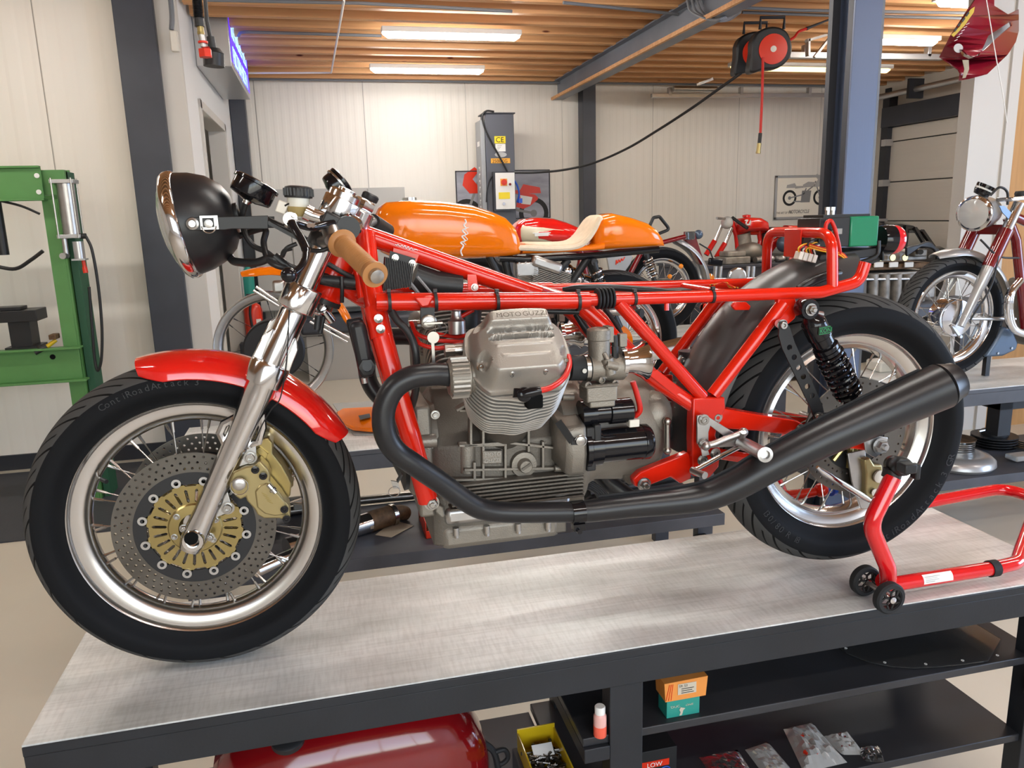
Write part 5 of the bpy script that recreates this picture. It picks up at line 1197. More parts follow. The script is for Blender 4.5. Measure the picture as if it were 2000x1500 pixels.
# ================================================================ benches
def bench(name, x0, x1, y0, y1, z, label, top_m, fr_m, zs, legs, lab_shelf, edge=.012):
    t = thing(name, label, 'workbench', ((x0+x1)/2,(y0+y1)/2,FLOOR))
    m = MB().bb((x0,y0+.003,z-.004),(x1,y1-.003,z)); obj('metal_sheet', m, top_m, t)
    m = MB().bb((x0,y0,z-.022),(x1,y1,z-.0035)); obj('bench_top', m, fr_m, t, bevel=.0015)
    m = MB().bb((x0,y0+.002,z-.085),(x1,y0+.045,z-.0225)).bb((x0,y1-.045,z-.085),(x1,y1-.002,z-.0225)).bb((x0,y0+.045,z-.085),(x0+.045,y1-.045,z-.0225)).bb((x1-.045,y0+.045,z-.085),(x1,y1-.045,z-.0225)); obj('rail_frame', m, fr_m, t, bevel=.0015)
    for (lx, ly) in legs: obj('leg', MB().bb((lx,ly,FLOOR),(lx+.075,ly+.05,z-.085)), fr_m, t, bevel=.002)
    for (a, b, c, d, zz, th, mm) in zs: obj('shelf_board', MB().bb((a,b,zz-th),(c,d,zz)), mm, t, bevel=.002)
    return t
BX0, BX1, BY0, BY1 = -.303, 2.0, -.213, .283
bt = bench('workbench', BX0, BX1, BY0, BY1, 0, 'long dark wooden bench with a worn metal sheet top, carrying the near motorcycle', 'plate', 'bench_frame',
  [(.742,-.195,1.945,.265,-.208,.020,'shelf_dark'),(.742,-.195,1.905,.265,-.425,.020,'shelf_dark'),(-.29,-.10,.742,.28,-.46,.02,'wood_grey') if False else (-.29,-.10,.742,.28,-.46,.02,'bench2_frame')],
  [(.80,-.205),(.80,.225),(1.90,-.205),(1.90,.225),(-.29,.225)], '')
obj('shelf_edge', MB().bb((.742,-.205,-.262),(.80,.265,-.228)), 'bench_frame', bt, bevel=.002)
obj('end_block', MB().bb((1.885,-.235,-.30),(1.985,-.205,-.235)), 'bench_frame', bt, bevel=.003)
b2 = bench('workbench', -.36, 2.02, 1.44, 2.05, 0, 'long bench behind, carrying the orange motorcycle', 'plate', 'bench2_frame',
  [(-.30,1.40,1.95,2.0,-.44,.055,'bench2_frame')], [(-.34,1.48),(-.34,1.95),(1.86,1.48),(1.86,1.95)], '')
m = MB()
for (x, y) in ((1.86,1.46),): m.cyl(V((x-.012,y,-.60)),V((x+.03,y,-.60)),.045,n=24)
obj('castor', m, 'rubber', b2)
b3 = bench('workbench', 3.05, 5.4, 1.50, 2.10, 0, 'bench at the right edge carrying the silver and red motorcycle', 'plate', 'bench2_frame',
  [(2.7,1.50,5.3,2.05,-.46,.05,'bench2_frame')], [(3.2,1.98),(5.2,1.55)], '')
m = MB().bb((3.62,1.62,-.16),(4.3,2.0,-.05)).bb((3.62,1.62,-.30),(3.70,1.70,-.05)); obj('drawer_frame', m, 'bench_frame', b3, bevel=.002)
# ---------------------------------------------------------------- red paddock stand
t = thing('paddock_stand', 'glossy red paddock stand with small black wheels lifting the rear wheel', 'stand', (1.62,0,0))
r_ = .0185
pA = at(1741,930,-.19)
fl = [V((pA.x,-.195,pA.z)), V((pA.x-.055,-.20,.20)), V((1.468,-.20,.09)), V((1.48,-.19,.048))]
m = MB().tube(fillet(fl,.06,8),r_,20); obj('upright', m, 'stand_red', t)
m = MB().tube(fillet([V((p.x,-p.y,p.z)) for p in fl],.06,8),r_,20); obj('upright', m, 'stand_red', t)
zz = .028
m = MB().tube(fillet([V((1.47,-.18,.05)), V((1.50,-.178,zz+.006)), V((1.80,-.172,zz+.004)), V((1.865,-.165,zz+.004)), V((2.205,.095,zz+.035)), V((2.19,.20,zz+.035)), V((1.90,.20,zz+.02)), V((1.47,.18,.05))],[0,.02,.02,.07,.06,.09,.02,0],10),r_*.92,20); obj('handle', m, 'stand_red', t)
for (x, y) in ((1.447,-.235),(1.452,-.148),(1.447,.235),(1.452,.148)):
    q = -1 if y < 0 else 1
    m = MB().lathe((x,y-.011,.037),(0,1,0),[(.026,0),(.033,.0),(.0365,.004),(.0365,.018),(.033,.022),(.026,.022)],36,closed=True); wl = obj('stand_wheel', m, 'rubber', t)
    m = MB().lathe((x,y-.009,.037),(0,1,0),[(.024,0),(.0265,0),(.0265,.018),(.024,.018)],32,closed=True)
    for i in range(5):
        a = 2*PI*i/5+.3; c0 = V((x,y-.006,.037)); u = V((math.cos(a),0,math.sin(a)))
        m.beam(c0+u*.006, c0+u*.016, .004,.003,(0,1,0))
        for da in (-.5,.5): m.beam(c0+u*.015, c0+V((math.cos(a+da),0,math.sin(a+da)))*.0255, .004,.003,(0,1,0))
    obj('wheel_spokes', m, 'black_matt', wl)
    obj('wheel_bolt', MB().lathe((x,y-.012*1,.037),(0,-1,0),[(.004,-.02),(.0085,-.002),(.0075,.003),(.0,.005)],16), 'chrome', wl)
for q in (-1,1): obj('wheel_axle', MB().cyl((1.45,.235*q,.037),(1.45,.145*q,.037),.006,n=10), 'brushed', t)
P = at(1757,910,-.20); q = (at(1775,912,-.25)-at(1735,903,-.14)).normalized()
m = MB().lathe(P-q*.045,q,[(.0,0),(.019,0),(.0205,.004),(.0205,.02),(.017,.024),(.017,.034),(.0205,.038),(.022,.05),(.020,.07),(.016,.074)],24); sp2 = obj('spool_hook', m, 'black_matt', t)
m = MB().box(P+q*.040,(.03,.03,.022)).box(P+q*.03+V((.028,0,-.012)),(.012,.02,.035)); obj('hook_head', m, 'black_matt', sp2, bevel=.003)
m = MB().cyl(V((P.x-.006,P.y+.012,P.z-.012)),V((P.x-.010,P.y+.012,P.z-.03)),.0205); obj('hook_collar', m, 'black_matt', sp2)
m = MB().lathe(V((1.775,-.1725,zz+.004)),(1,-.0,0),[(.0175,0),(.020,0),(.020,.022),(.0175,.022)],24,closed=True); obj('rubber_band', m, 'rubber', t)
m = MB().lathe(V((1.60,-.1765,zz+.0045)),(1,.02,0),[(.01755,0),(.01765,0),(.01765,.09),(.01755,.09)],40,closed=True); 
# sticker wraps only the visible side
vs = []; fs = []; n = 10
for i in range(n+1):
    a = R(115+75*i/n)
    for x in (1.575,1.655): vs.append((x, -.1762+math.cos(a)*.0180, zz+.0052+math.sin(a)*.0180))
for i in range(n): fs.append((2*i,2*i+1,2*i+3,2*i+2))
stk = obj('sticker', MB().add(vs,fs), 'label_white', t)
m = MB()
for k, (wd) in enumerate((.040,.032,.036,.024)):
    a = R(137+12*k); y = -.1762+math.cos(a)*.0184; z = zz+.0052+math.sin(a)*.0184; m.box((1.580+wd/2,y,z),(wd,.0004,.0014),Matrix.Rotation(a-PI/2,3,'X'))
obj('sticker_print', m, 'grey_ink', stk)
# ---------------------------------------------------------------- under the near bench
t = thing('fuel_tank', 'dark red fuel tank lying on the board under the left end of the near bench', 'fuel tank', (.24,.02,-.46))
secs = []
def tsec(x, w, zb, zt, n=24): 
    s = []
    for i in range(n):
        a = 2*PI*i/n; c, q = math.cos(a), math.sin(a); s.append(V((x, .03+w*(abs(c)**.7)*(1 if c > 0 else -1), (zb+zt)/2+(zt-zb)/2*(abs(q)**.75)*(1 if q > 0 else -1))))
    return s
for x, w, zb, zt in ((-.045,.03,-.38,-.30),(-.03,.09,-.43,-.235),(.02,.12,-.455,-.195),(.12,.135,-.46,-.165),(.26,.14,-.46,-.150),(.38,.135,-.46,-.155),(.47,.12,-.455,-.175),(.53,.10,-.45,-.23),(.56,.07,-.43,-.29),(.575,.03,-.40,-.35)): secs.append(tsec(x,w,zb,zt))
obj('tank_shell', MB().loft(secs), 'dark_red', t, smooth=1.2)
P = at(600,1452,-.02)
m = MB().lathe(V((.13,-.06,-.185)),(0,-.3,1),[(.0,0),(.035,0),(.035,.012),(.030,.016),(.0,.017)],30); obj('filler_cap', m, 'disc_dark', t)
m = MB().tube(spline([at(922,1440,.02),at(945,1452,0),at(965,1470,0),at(975,1510,0)],6),.008,8).tube(spline([at(963,1470,0),at(985,1464,0),at(992,1480,0),at(978,1492,0),at(968,1485,0)],6),.006,8); obj('rubber_strap', m, 'rubber', t)
t = thing('parts_bin', 'yellow plastic bin full of screws, beside the front leg of the near bench', 'bin', (.74,-.05,-.44))
x0, x1, y0, y1, zb, zt = .655, .775, -.155, .035, -.385, -.335
x0 = .650; x1 = .745
m = MB().bb((x0,y0,zb),(x1,y1,zb+.004)).bb((x0,y0,zb),(x0+.004,y1,zt)).bb((x1-.004,y0,zb),(x1,y1,zt)).bb((x0,y1-.004,zb),(x1,y1,zt+.01)).bb((x0,y0,zb),(x1,y0+.004,zb+.025)); obj('bin_shell', m, 'yellow_plastic', t, bevel=.0015)
random.seed(11); m = MB()
for i in range(170):
    a = random.uniform(0,2*PI); p = V((random.uniform(x0+.014,x1-.014), random.uniform(y0+.014,y1-.03), zb+.008+random.uniform(0,.020))); d = V((math.cos(a),math.sin(a),random.uniform(-.3,.3))).normalized()*random.uniform(.006,.014)
    m.cyl(p-d,p+d,.0022,n=6); m.cyl(p+d,p+d*1.3,.0045,n=6)
o = obj('screws', m, 'disc', t); o['kind'] = 'stuff'
m = MB().box((.70,-.02,zb+.032),(.05,.03,.001),Matrix.Rotation(.5,3,'X')); obj('paper_slip', m, 'label_white', t)
tag(obj('support_block', MB().bb((.64,-.09,-.459),(.738,.05,-.386)), 'bench2_frame', bevel=.003), 'grey wooden block under the yellow screw bin', 'block')
t = thing('bottle', 'small bottle of pink-red liquid with white cap, left of the front bench leg', 'bottle', (.775,-.11,-.208))
c_ = atz(1172,1436,-.208)
m = MB().lathe(c_,(0,0,1),[(.0,0),(.0125,0),(.014,.002),(.014,.048),(.011,.054),(.009,.056)],24); obj('bottle_body', m, mat('pink_body',(.75,.42,.38),.3), t)
m = MB().lathe(c_,(0,0,1),[(.0,.0005),(.0137,.0005),(.0143,.002),(.0143,.026),(.0,.0262)],24); obj('liquid', m, mat('pink_liquid',(.80,.12,.07),.3), t)
m = MB().lathe(c_,(0,0,1),[(.0,.054),(.0112,.054),(.0115,.056),(.0115,.069),(.010,.071),(.0,.071)],22); obj('bottle_cap', m, 'label_white', t)
t = thing('parts_box', 'open orange cardboard box with a typed label, on top of the teal box', 'box', tuple(at(1338,1365,-.12)))
a_ = atz(1302,1404,-.208); b_ = atz(1372,1400,-.208); yb = a_.y; xa, xb = a_.x, b_.x; zt1 = at(1335,1364,yb).z; zt2 = at(1335,1326,yb).z
xo = at(1296,1350,yb).x; xp = at(1380,1350,yb).x
m = MB().prism([V((xo+.003,yb-.004,zt1+.001)),V((xp-.004,yb-.004,zt1+.001)),V((xp,yb-.004,zt2)),V((xo,yb-.004,zt2-.002))],(0,.05,0)); obj('box_body', m, 'carton', t)
m = MB().prism([V((xo,yb+.046,zt2)),V((xp-.006,yb+.046,zt2)),V((xp-.012,yb+.035,zt2+.022)),V((xo+.02,yb+.035,zt2+.018))],(0,.001,0)); obj('box_flap', m, 'paper', t)
m = MB().box(((xo+xp)/2+.002,yb-.0046,(zt1+zt2)/2+.003),(.044,.001,.026)); lb1 = obj('box_label', m, 'paper', t)
m = text_mb('59: 53 ', V(((xo+xp)/2-.018,yb-.0055,(zt1+zt2)/2+.008)),(1,0,0),(0,0,1),.006,.0002)
for k in range(3): m.bb(((xo+xp)/2-.012,yb-.0056,(zt1+zt2)/2+.003-.005*k),((xo+xp)/2+.018-.004*(k % 2),yb-.0053,(zt1+zt2)/2+.0045-.005*k))
obj('label_print', m, 'ink', lb1)
m = MB()
for k in range(3): m.beam(V((xo+.004+.006*k,yb-.0046,zt1+.004)),V((xo+.012+.004*k,yb-.0046,zt2-.006)),.002,.0008)
obj('box_print', m, 'red_plastic', t)
t = thing('parts_box', 'teal cardboard box on the dark shelf, carrying the orange box', 'box', tuple(a_))
m = MB().bb((xa,yb,-.208),(xb,yb+.045,zt1)); obj('box_body', m, 'teal', t, bevel=.001)
m = text_mb('DUC', V((xa+.010,yb-.0006,-.208+.024)),(1,0,0),(0,0,1),.006,.0003,shear=-.3,wscale=1.25); m2 = text_mb('OHR', V((xa+.044,yb-.0006,-.208+.024)),(1,0,0),(0,0,1),.005,.0003,shear=.3,wscale=1.25); m.add(m2.v, m2.f); obj('box_lettering', m, 'paper', t)
m = MB().prism([V((xa+.03+p[0]*.001,yb-.0006,-.208+.003+p[1]*.001)) for p in ((0,0),(6,0),(8,6),(9,12),(14,16),(3,20),(0,14),(3,8))],(0,-.0005,0)); obj('torn_patch', m, 'paper', t)
# acrylic screen with a drilled edge lying on the upper shelf
pts = []
for x, y in ((1637,1266),(1660,1280),(1700,1295),(1740,1303),(1785,1306),(1830,1304),(1880,1299),(1930,1292)): pts.append(atz(x,y,-.2035))
pts2 = [V((1.892,-.12,-.2035)),V((1.89,.10,-.2035)),V((1.60,.13,-.2035)),V((1.50,.06,-.2035))]
m = MB().prism(pts+pts2,(0,0,.003)); ws = tag(obj('windscreen', m, 'clear_plastic'), 'clear curved plastic screen lying flat on the right part of the upper dark shelf', 'windscreen')
for x, y in ((1652,1266),(1728,1294),(1808,1297),(1880,1290),(1948,1280)): obj('screw_hole', MB().lathe(atz(x,y,-.2000),(0,0,1),[(.0022,0),(.0036,0),(.0036,.0008),(.0022,.0008)],14,closed=True), 'label_white', ws)
# plastic bags on the lower shelf
def bag(label, P, h, m_, seed, cont, name='parts_bag'):
    random.seed(seed); t_ = thing(name, label, 'bag', tuple(atz(*P[0],-.425)), 'zip bags on the lower shelf')
    c = [atz(x,y,-.425) for x, y in P]; n = 12; vs = []; fs = []
    for lay in (0, 1):
        for i in range(n+1):
            for j in range(n+1):
                u, v = i/n, j/n; p = (c[0]*(1-u)+c[1]*u)*(1-v)+(c[3]*(1-u)+c[2]*u)*v
                e = min(1, 5*min(u,1-u,v,1-v)); z = .001+(h*e*(.6+.4*random.random()) if lay else 0); vs.append(p+V((0,0,z)))
    o = (n+1)**2
    for i in range(n):
        for j in range(n):
            a = i*(n+1)+j; fs.append((a,a+1,a+n+2,a+n+1)); fs.append((o+a,o+a+n+1,o+a+n+2,o+a+1))
    obj('bag_film', MB().add(vs,fs), m_, t_, smooth=0)
    m = MB()
    for k in range(cont[1]):
        u, v = random.uniform(.25,.75), random.uniform(.2,.8); p = (c[0]*(1-u)+c[1]*u)*(1-v)+(c[3]*(1-u)+c[2]*u)*v
        a = random.uniform(0,6); m.box(p+V((0,0,h*.5)),(random.uniform(.01,.025),random.uniform(.006,.012),h*.5),Matrix.Rotation(a,3,'Z'))
    ob = obj('bag_contents', m, cont[0], t_); ob['kind'] = 'stuff'
bag('large crumpled clear bag with white and red parts, the biggest on the lower shelf', ((1530,1425),(1585,1412),(1655,1490),(1570,1510)), .028, 'grey_bag', 1, ('red_plastic',9))
bag('small zip bag with a dark red piece right of the large crumpled bag', ((1605,1440),(1655,1430),(1690,1475),(1645,1475)), .018, 'grey_bag', 2, ('dark_red',5))
bag('small glossy zip bag of black bits, furthest right on the lower shelf', ((1672,1465),(1718,1458),(1728,1490),(1690,1488)), .015, 'clear_plastic', 3, ('ink',8))
bag('flat brownish zip bag with a printed label left of the large crumpled bag', ((1455,1465),(1500,1450),(1560,1520),(1500,1525)), .014, 'grey_bag', 4, ('paper',6))
bag('flat dark zip bag with a label, leftmost of the bags', ((1365,1480),(1440,1465),(1480,1525),(1400,1530)), .012, 'clear_plastic', 5, ('paper',6))
m = MB().loft([[atz(x,y,-.424)+V((0,0,z)) for x, y, z in r] for r in (((1305,1445,.0),(1420,1470,.0),(1470,1450,.0),(1560,1400,.0)),((1310,1430,.11),(1400,1430,.11),(1460,1420,.11),(1560,1380,.10)))]); 
t = thing('bodywork', 'red painted bodywork panel standing behind the bags under the upper shelf', 'panel', (1.15,.1,-.42))
pp = [V((.98,.10,-.40)),V((1.15,.06,-.42)),V((1.30,.07,-.40)),V((1.58,.12,-.30)),V((1.58,.14,-.235)),V((.95,.14,-.235))]
obj('panel_shell', MB().prism(pp,(0,.012,0)), 'dark_red', t, bevel=.003)
t = thing('printed_box', 'dark box with a red band of white letters, behind the front bench leg', 'box', tuple(atz(1290,1490,-.425)))
x0 = at(1240,1470,-.09).x; x1 = at(1322,1470,-.09).x
obj('box_body', MB().bb((x0,-.09,-.425),(x1,.02,-.355)), 'ink', t, bevel=.001)
obj('box_band', MB().bb((x0,-.0912,-.40),(x1-.02,-.0902,-.383)), 'red_plastic', t)
obj('box_lettering', text_mb('LOW', V((x0+.03,-.0915,-.398)),(1,0,0),(0,0,1),.012,.0004), 'label_white', t)
obj('box_swirl', MB().tube([V((x1-.03+.012*math.cos(a),-.0915,-.412+.008*math.sin(a))) for a in [2*PI*i/20 for i in range(20)]],.0015,6,closed=True), 'blue_plastic', t)
# ---------------------------------------------------------------- on the shelf of the bench behind
def tube_thing(name, pts, r, m_, label, cat='tube', n=18): return tag(obj(name, MB().tube(pts, r, n), m_), label, cat)
SZ = -.44
def sh(x, y, h=0): return atz(x, y, SZ+h)
tube_thing('long_steel_tube', [sh(560,1000,.02),sh(700,978,.02),sh(830,965,.02),sh(870,960,.02)], .022, 'steel', 'long worn steel tube at the back of the shelf, left of the engine')
t = thing('old_silencer', 'rust-stained chrome silencer with a clamp, lying on the shelf behind the front wheel', 'silencer', tuple(sh(720,1040)))
a_, b_ = sh(560,1072,.04), sh(782,1000,.045); d_ = (b_-a_).normalized()
m = MB().cyl(a_, a_.lerp(b_,.70), .045, n=28); obj('silencer_body', m, 'chrome', t)
m = MB().tube([a_.lerp(b_,.70),a_.lerp(b_,.78),a_.lerp(b_,.9)],[.0453,.046,.045],24); obj('rusty_part', m, 'rust', t)
m = MB().lathe(a_.lerp(b_,.90),d_,[(.044,0),(.049,0),(.049,.02),(.044,.02)],28,closed=True); obj('clamp_band', m, 'bolt', t)
m = MB().tube([a_.lerp(b_,.92),b_,b_+V((.02,.03,-.02))],[.038,.034,.034],18); obj('silencer_end', m, 'rust', t)
tube_thing('fork_tube', [sh(500,1115,.03),sh(610,1066,.03)], .026, 'chrome', 'polished fork tube seen through the front wheel near the disc', 'fork tube')
m = MB().prism([sh(733,1045,.002),sh(770,1017,.002),sh(808,1027,.002),sh(764,1050,.002)],(0,0,.0015)); tag(obj('paper_card', m, 'paper'), 'brown card lying on the shelf beside the rusty silencer', 'card')
t = thing('red_bin', 'bright red plastic parts bin on the shelf in front of the engine sump', 'bin', tuple(sh(840,1045)))
a_, b_, c_ = sh(832,1053), sh(870,1050), sh(815,985)
w_ = .10; L_ = .26
o_ = V((a_.x,a_.y,SZ))
m = MB().bb((o_.x,o_.y,SZ),(o_.x+w_,o_.y+L_,SZ+.004)).bb((o_.x,o_.y,SZ),(o_.x+.004,o_.y+L_,SZ+.075)).bb((o_.x+w_-.004,o_.y,SZ),(o_.x+w_,o_.y+L_,SZ+.075)).bb((o_.x,o_.y+L_-.004,SZ),(o_.x+w_,o_.y+L_,SZ+.075)).bb((o_.x,o_.y,SZ),(o_.x+w_,o_.y+.004,SZ+.035)); obj('bin_shell', m, 'red_plastic', t, bevel=.0015)
random.seed(12); m = MB()
for i in range(80): p = V((random.uniform(o_.x+.015,o_.x+w_-.015),random.uniform(o_.y+.02,o_.y+L_-.02),SZ+random.uniform(.01,.035))); a = random.uniform(0,6); m.cyl(p,p+V((math.cos(a),math.sin(a),.2))*.02,.005,n=6)
o = obj('bolts', m, 'rust', t); o['kind'] = 'stuff'
m = MB().box(sh(510,1010,.06),(.20,.10,.05)).box(sh(600,985,.07),(.12,.05,.03)).cyl(sh(480,990,.06),sh(600,975,.07),.02); tag(obj('engine_part', m, 'engine_dirty', bevel=.004), 'dark metal part lying behind the front wheel on the shelf', 'engine part')
random.seed(4); m = MB()
for k in range(9): m.tube(spline([sh(1130+random.uniform(0,10),985,.03),sh(1160,960+random.uniform(-8,14),.10),sh(1195+random.uniform(-10,10),975,.08),sh(1180,990,.02)],5),.008,6)
tag(obj('cable_pile', m, 'hose_black'), 'tangle of black cables on the shelf behind the header clamp', 'cable')
tube_thing('long_steel_tube', [sh(1100,942,.05),sh(1310,925,.05)], .022, 'steel', 'long steel tube seen under the starter motor')
tube_thing('black_tube', [sh(1150,965,.10),sh(1360,925,.10)], .02, 'black_matt', 'black tube at the back of the shelf, under the starter motor')
m = MB().prism([atz(650,790,.001),atz(735,785,.001),atz(735,850,.001),atz(690,850,.001)],(0,0,.006)); tag(obj('plastic_sheet', m, 'grey_bag'), 'crumpled clear plastic under the orange panel', 'plastic sheet')
t = thing('orange_panel', 'orange painted side panel with dark print lying on the bench behind the mudguard', 'panel', tuple(atz(700,820,0)))
pp = [atz(657,812,.012),atz(672,806,.03),atz(735,801,.035),atz(760,830,.03),atz(735,846,.012),atz(690,842,.012),atz(660,828,.012)]
obj('panel_shell', MB().prism(pp,(0,0,.018)), 'orange', t, bevel=.006)
obj('panel_print', MB().prism([atz(700,812,.052),atz(722,808,.054),atz(724,815,.052),atz(704,820,.050)],(0,0,.001)), 'ink', t)
# ================================================================ things further back
def body(name, secs, m_, par, pw=2.6, n=28, smooth=1.2, yc=None):
    """loft along x: each section (x, z_bottom, z_top, half width, y centre)"""
    rs = []
    for x, zb, zt, w, yc_ in secs:
        s = []
        for i in range(n):
            a = 2*PI*i/n; c, q = math.cos(a), math.sin(a)
            s.append(V((x, yc_+w*math.copysign(abs(c)**(2/pw), c), (zb+zt)/2+(zt-zb)/2*math.copysign(abs(q)**(2/pw), q))))
        rs.append(s)
    return obj(name, MB().loft(rs), m_, par, smooth=smooth)
def bsec(pts, Y, w):
    out = []
    for (x, yt, yb, k) in pts:
        a = at(x, yt, Y); b = at(x, yb, Y); out.append((a.x, b.z, a.z, w*k, Y))
    return out
def tb(name, pts, r, m_, par, Y=None, n=10, rad=.02):
    P = [p if isinstance(p, V) else (at(p[0], p[1], p[2] if len(p) > 2 else Y)) for p in pts]
    return obj(name, MB().tube(fillet(P, rad), r, n), m_, par)
def shock(par, a, b, r=.022, turns=9, m_='chrome', bm='black_matt'):
    ax = (b-a).normalized(); L_ = (b-a).length
    s = obj('shock_absorber', MB().cyl(a, b, r*.55, n=14).lathe(a,(0,1,0),[(.004,-.012),(r*.6,-.012),(r*.6,.012),(.004,.012)],14), bm, par)
    u, v, d = frame_of(ax); n_ = turns*12
    obj('coil_spring', MB().tube([a+ax*(.03+(L_-.06)*i/n_)+(u*math.cos(2*PI*turns*i/n_)+v*math.sin(2*PI*turns*i/n_))*r for i in range(n_+1)], r*.17, 6), m_, s)
    return s
# ---------------------------------------------------------------- orange cafe racer
YO = 1.72
ob_ = thing('motorcycle', 'orange motorcycle with a suede-padded seat hump, on the bench directly behind the near one', 'motorcycle', (.8,YO,0))
fwc = V((.06,YO,.385))
w1 = wheel(ob_, fwc, .238, .0305, rr=.2365, rw=.030, tm='rim_alu', rm='brushed', nsp=16, sp_r=.0012, spoke_m='disc_dark', rim_in=.212, hub_m='black_matt', hubr=.05); lbl(w1, 'bare silver front rim without a tyre')
m = MB().lathe(fwc+V((0,-.05,0)),(0,1,0),[(.0,0),(.115,0),(.122,.006),(.122,.08),(.0,.085)],48); obj('brake_drum', m, 'disc_dark', w1)
m = MB().lathe(fwc+V((.09,-.055,.03)),(0,-1,0),[(.008,0),(.008,.006),(.003,.008)],14); obj('drum_bolt', m, 'black_matt', w1)
guard(ob_, fwc, 12, 108, .335, .055, 'orange', drop=.03, n=30)
for P in (((495,567),(545,598)),((500,560),(560,600)),((605,628),(678,668)),((612,622),(682,660))): tb('guard_stay', [at(P[0][0],P[0][1],YO-.07),at(P[1][0],P[1][1],YO-.07)], .006, 'chrome', ob_)
m = MB().box(at(545,560,YO-.06),(.05,.03,.05)); obj('fork_lug', m, 'brushed', ob_, bevel=.01)
for s_ in (-.09,.09): tb('fork_leg', [fwc+V((0,s_,0)), fwc+V((.22,s_,.50))], .02, 'brushed', ob_)
body('fuel_tank', bsec([(728,425,470,.45),(737,406,492,.8),(752,395,500,.95),(800,391,503,1),(860,394,504,1.02),(915,401,504,1.02),(950,412,503,1),(978,424,501,.96),(994,440,499,.9),(1003,460,497,.8),(1008,480,494,.6)],YO,.135), 'orange', ob_, 4.2)
# script-like emblem on the tank side
m = MB()
P0 = at(905,480,YO-.139); 
sc_pts = [(903,500),(900,490),(905,480),(900,474),(908,470),(902,462),(909,458),(903,450),(910,446),(906,440),(910,434),(908,428)]
m.tube(spline([at(x,y,YO-.137) for x, y in sc_pts],6),.0035,6); m.tube(spline([at(x+5,y-2,YO-.137) for x, y in sc_pts[2:9]],6),.002,6)
obj('tank_emblem', m, 'label_white', ob_)
m = MB().lathe(at(800,392,YO),(0,0,1),[(.0,0),(.03,0),(.03,.012),(.0,.015)],20); obj('filler_cap', m, 'chrome', ob_)
body('seat_hump', bsec([(1150,440,488,.75),(1165,421,488,.92),(1185,416,487,1),(1220,424,485,1),(1250,434,483,.95),(1266,445,482,.88),(1278,462,481,.78),(1285,478,480,.6)],YO,.115), 'orange', ob_, 4.0)
body('seat_base', bsec([(1010,478,496,.9),(1060,480,494,1),(1120,480,490,1),(1165,470,488,1)],YO,.105), 'orange', ob_, 4)
sp_ = [(1012,473),(1045,474),(1080,474),(1108,473),(1124,466),(1136,452),(1146,435),(1156,423),(1166,419)]
m = MB(); rs = []
for i, (x, y) in enumerate(sp_):
    c_ = at(x, y, YO); nx = sp_[min(i+1,8)]; pv = sp_[max(i-1,0)]; d_ = (at(nx[0],nx[1],YO)-at(pv[0],pv[1],YO)).normalized(); nn = V((-d_.z,0,d_.x))
    w_ = .085+.012*(i > 3); s = []
    for k in range(20):
        a = 2*PI*k/20; s.append(c_+V((0,w_*math.copysign(abs(math.cos(a))**.7,math.cos(a)),0))+nn*(.016*math.copysign(abs(math.sin(a))**.7,math.sin(a))-.012))
    rs.append(s)
m.loft(rs); obj('seat_pad', m, 'suede', ob_, sub=1)
m = MB().tube(spline([at(x,y,YO-.10) for x, y in ((1012,484),(1080,486),(1125,482),(1145,470),(1160,450),(1172,425))],6),.012,8); obj('pad_piping', m, 'suede', ob_)
tb('frame', [(975,505,YO-.09),(1030,507,YO-.09),(1150,500,YO-.09),(1286,487,YO-.09)], .015, 'black_gloss', ob_)
tb('frame_rail', [(975,505,YO+.09),(1030,507,YO+.09),(1150,500,YO+.09),(1286,487,YO+.09)], .015, 'black_gloss', ob_)
for P in (((1110,507),(1066,560)),((1148,504),(1100,575)),((955,500),(985,560)),((985,503),(1000,570)),((1148,504),(1210,640)),((1000,560),(1180,645))): tb('frame_tube', [at(P[0][0],P[0][1],YO-.08),at(P[1][0],P[1][1],YO-.08)], .017, 'black_matt', ob_)
for k in range(3): tb('head_tube', [(745+8*k,455,YO-.04+.04*k),(800,560,YO-.04+.04*k)], .018, 'black_matt', ob_)
rwc = V((1.525,YO,.323))
w2 = wheel(ob_, rwc, .322, .056, rr=.240, rw=.030, tm='tyre_bg', rm='chrome', nsp=36, hubr=.05, sp_r=.0016)
m = MB().lathe(rwc+V((0,-.06,0)),(0,1,0),[(.05,0),(.085,0),(.085,.006),(.05,.006)],30,closed=True); obj('gold_ring', m, 'orange', w2)
shock(ob_, at(1160,512,YO-.12), at(1192,640,YO-.12), .026, 9, 'chrome')
m = MB().bb(tuple(at(1009,541,YO-.12)), tuple(at(1045,510,YO-.06))); obj('electrics_box', m, 'brushed', ob_, bevel=.006)
for q in ((1014,514),(1040,514),(1014,537),(1040,537),(1027,513)): obj('box_screw', MB().lathe(at(q[0],q[1],YO-.121),(0,-1,0),[(.004,0),(.004,.003),(.0,.003)],10), 'bolt', ob_)
eng2 = obj('engine', MB().bb((.62,YO-.12,.12),(1.12,YO+.12,.50)), 'cast_dark', ob_, bevel=.04)
m = MB()
for k in range(12): c_ = at(1068-k*.4,522+3.3*k,YO-.02); m.box(c_,(.17,.20,.004),Matrix.Rotation(.35,3,'Y'))
obj('cylinder_fins', m, 'cast', eng2)
m = MB().box(at(1060,516,YO-.05),(.14,.16,.05),Matrix.Rotation(.35,3,'Y')); obj('cylinder_head', m, 'brushed', eng2, bevel=.015)
for (x, y) in ((1106,530),(1128,545)): obj('carburettor', MB().sphere(at(x,y,YO-.05),.035,16,10).cyl(at(x,y,YO-.05),at(x+22,y+6,YO-.05),.026), 'chrome', eng2)
obj('exhaust_pipe', MB().tube(spline([at(960,540,YO-.1),at(930,600,YO-.13),at(960,700,YO-.14),at(1060,720,YO-.14)],7),.022,14), 'chrome', ob_)
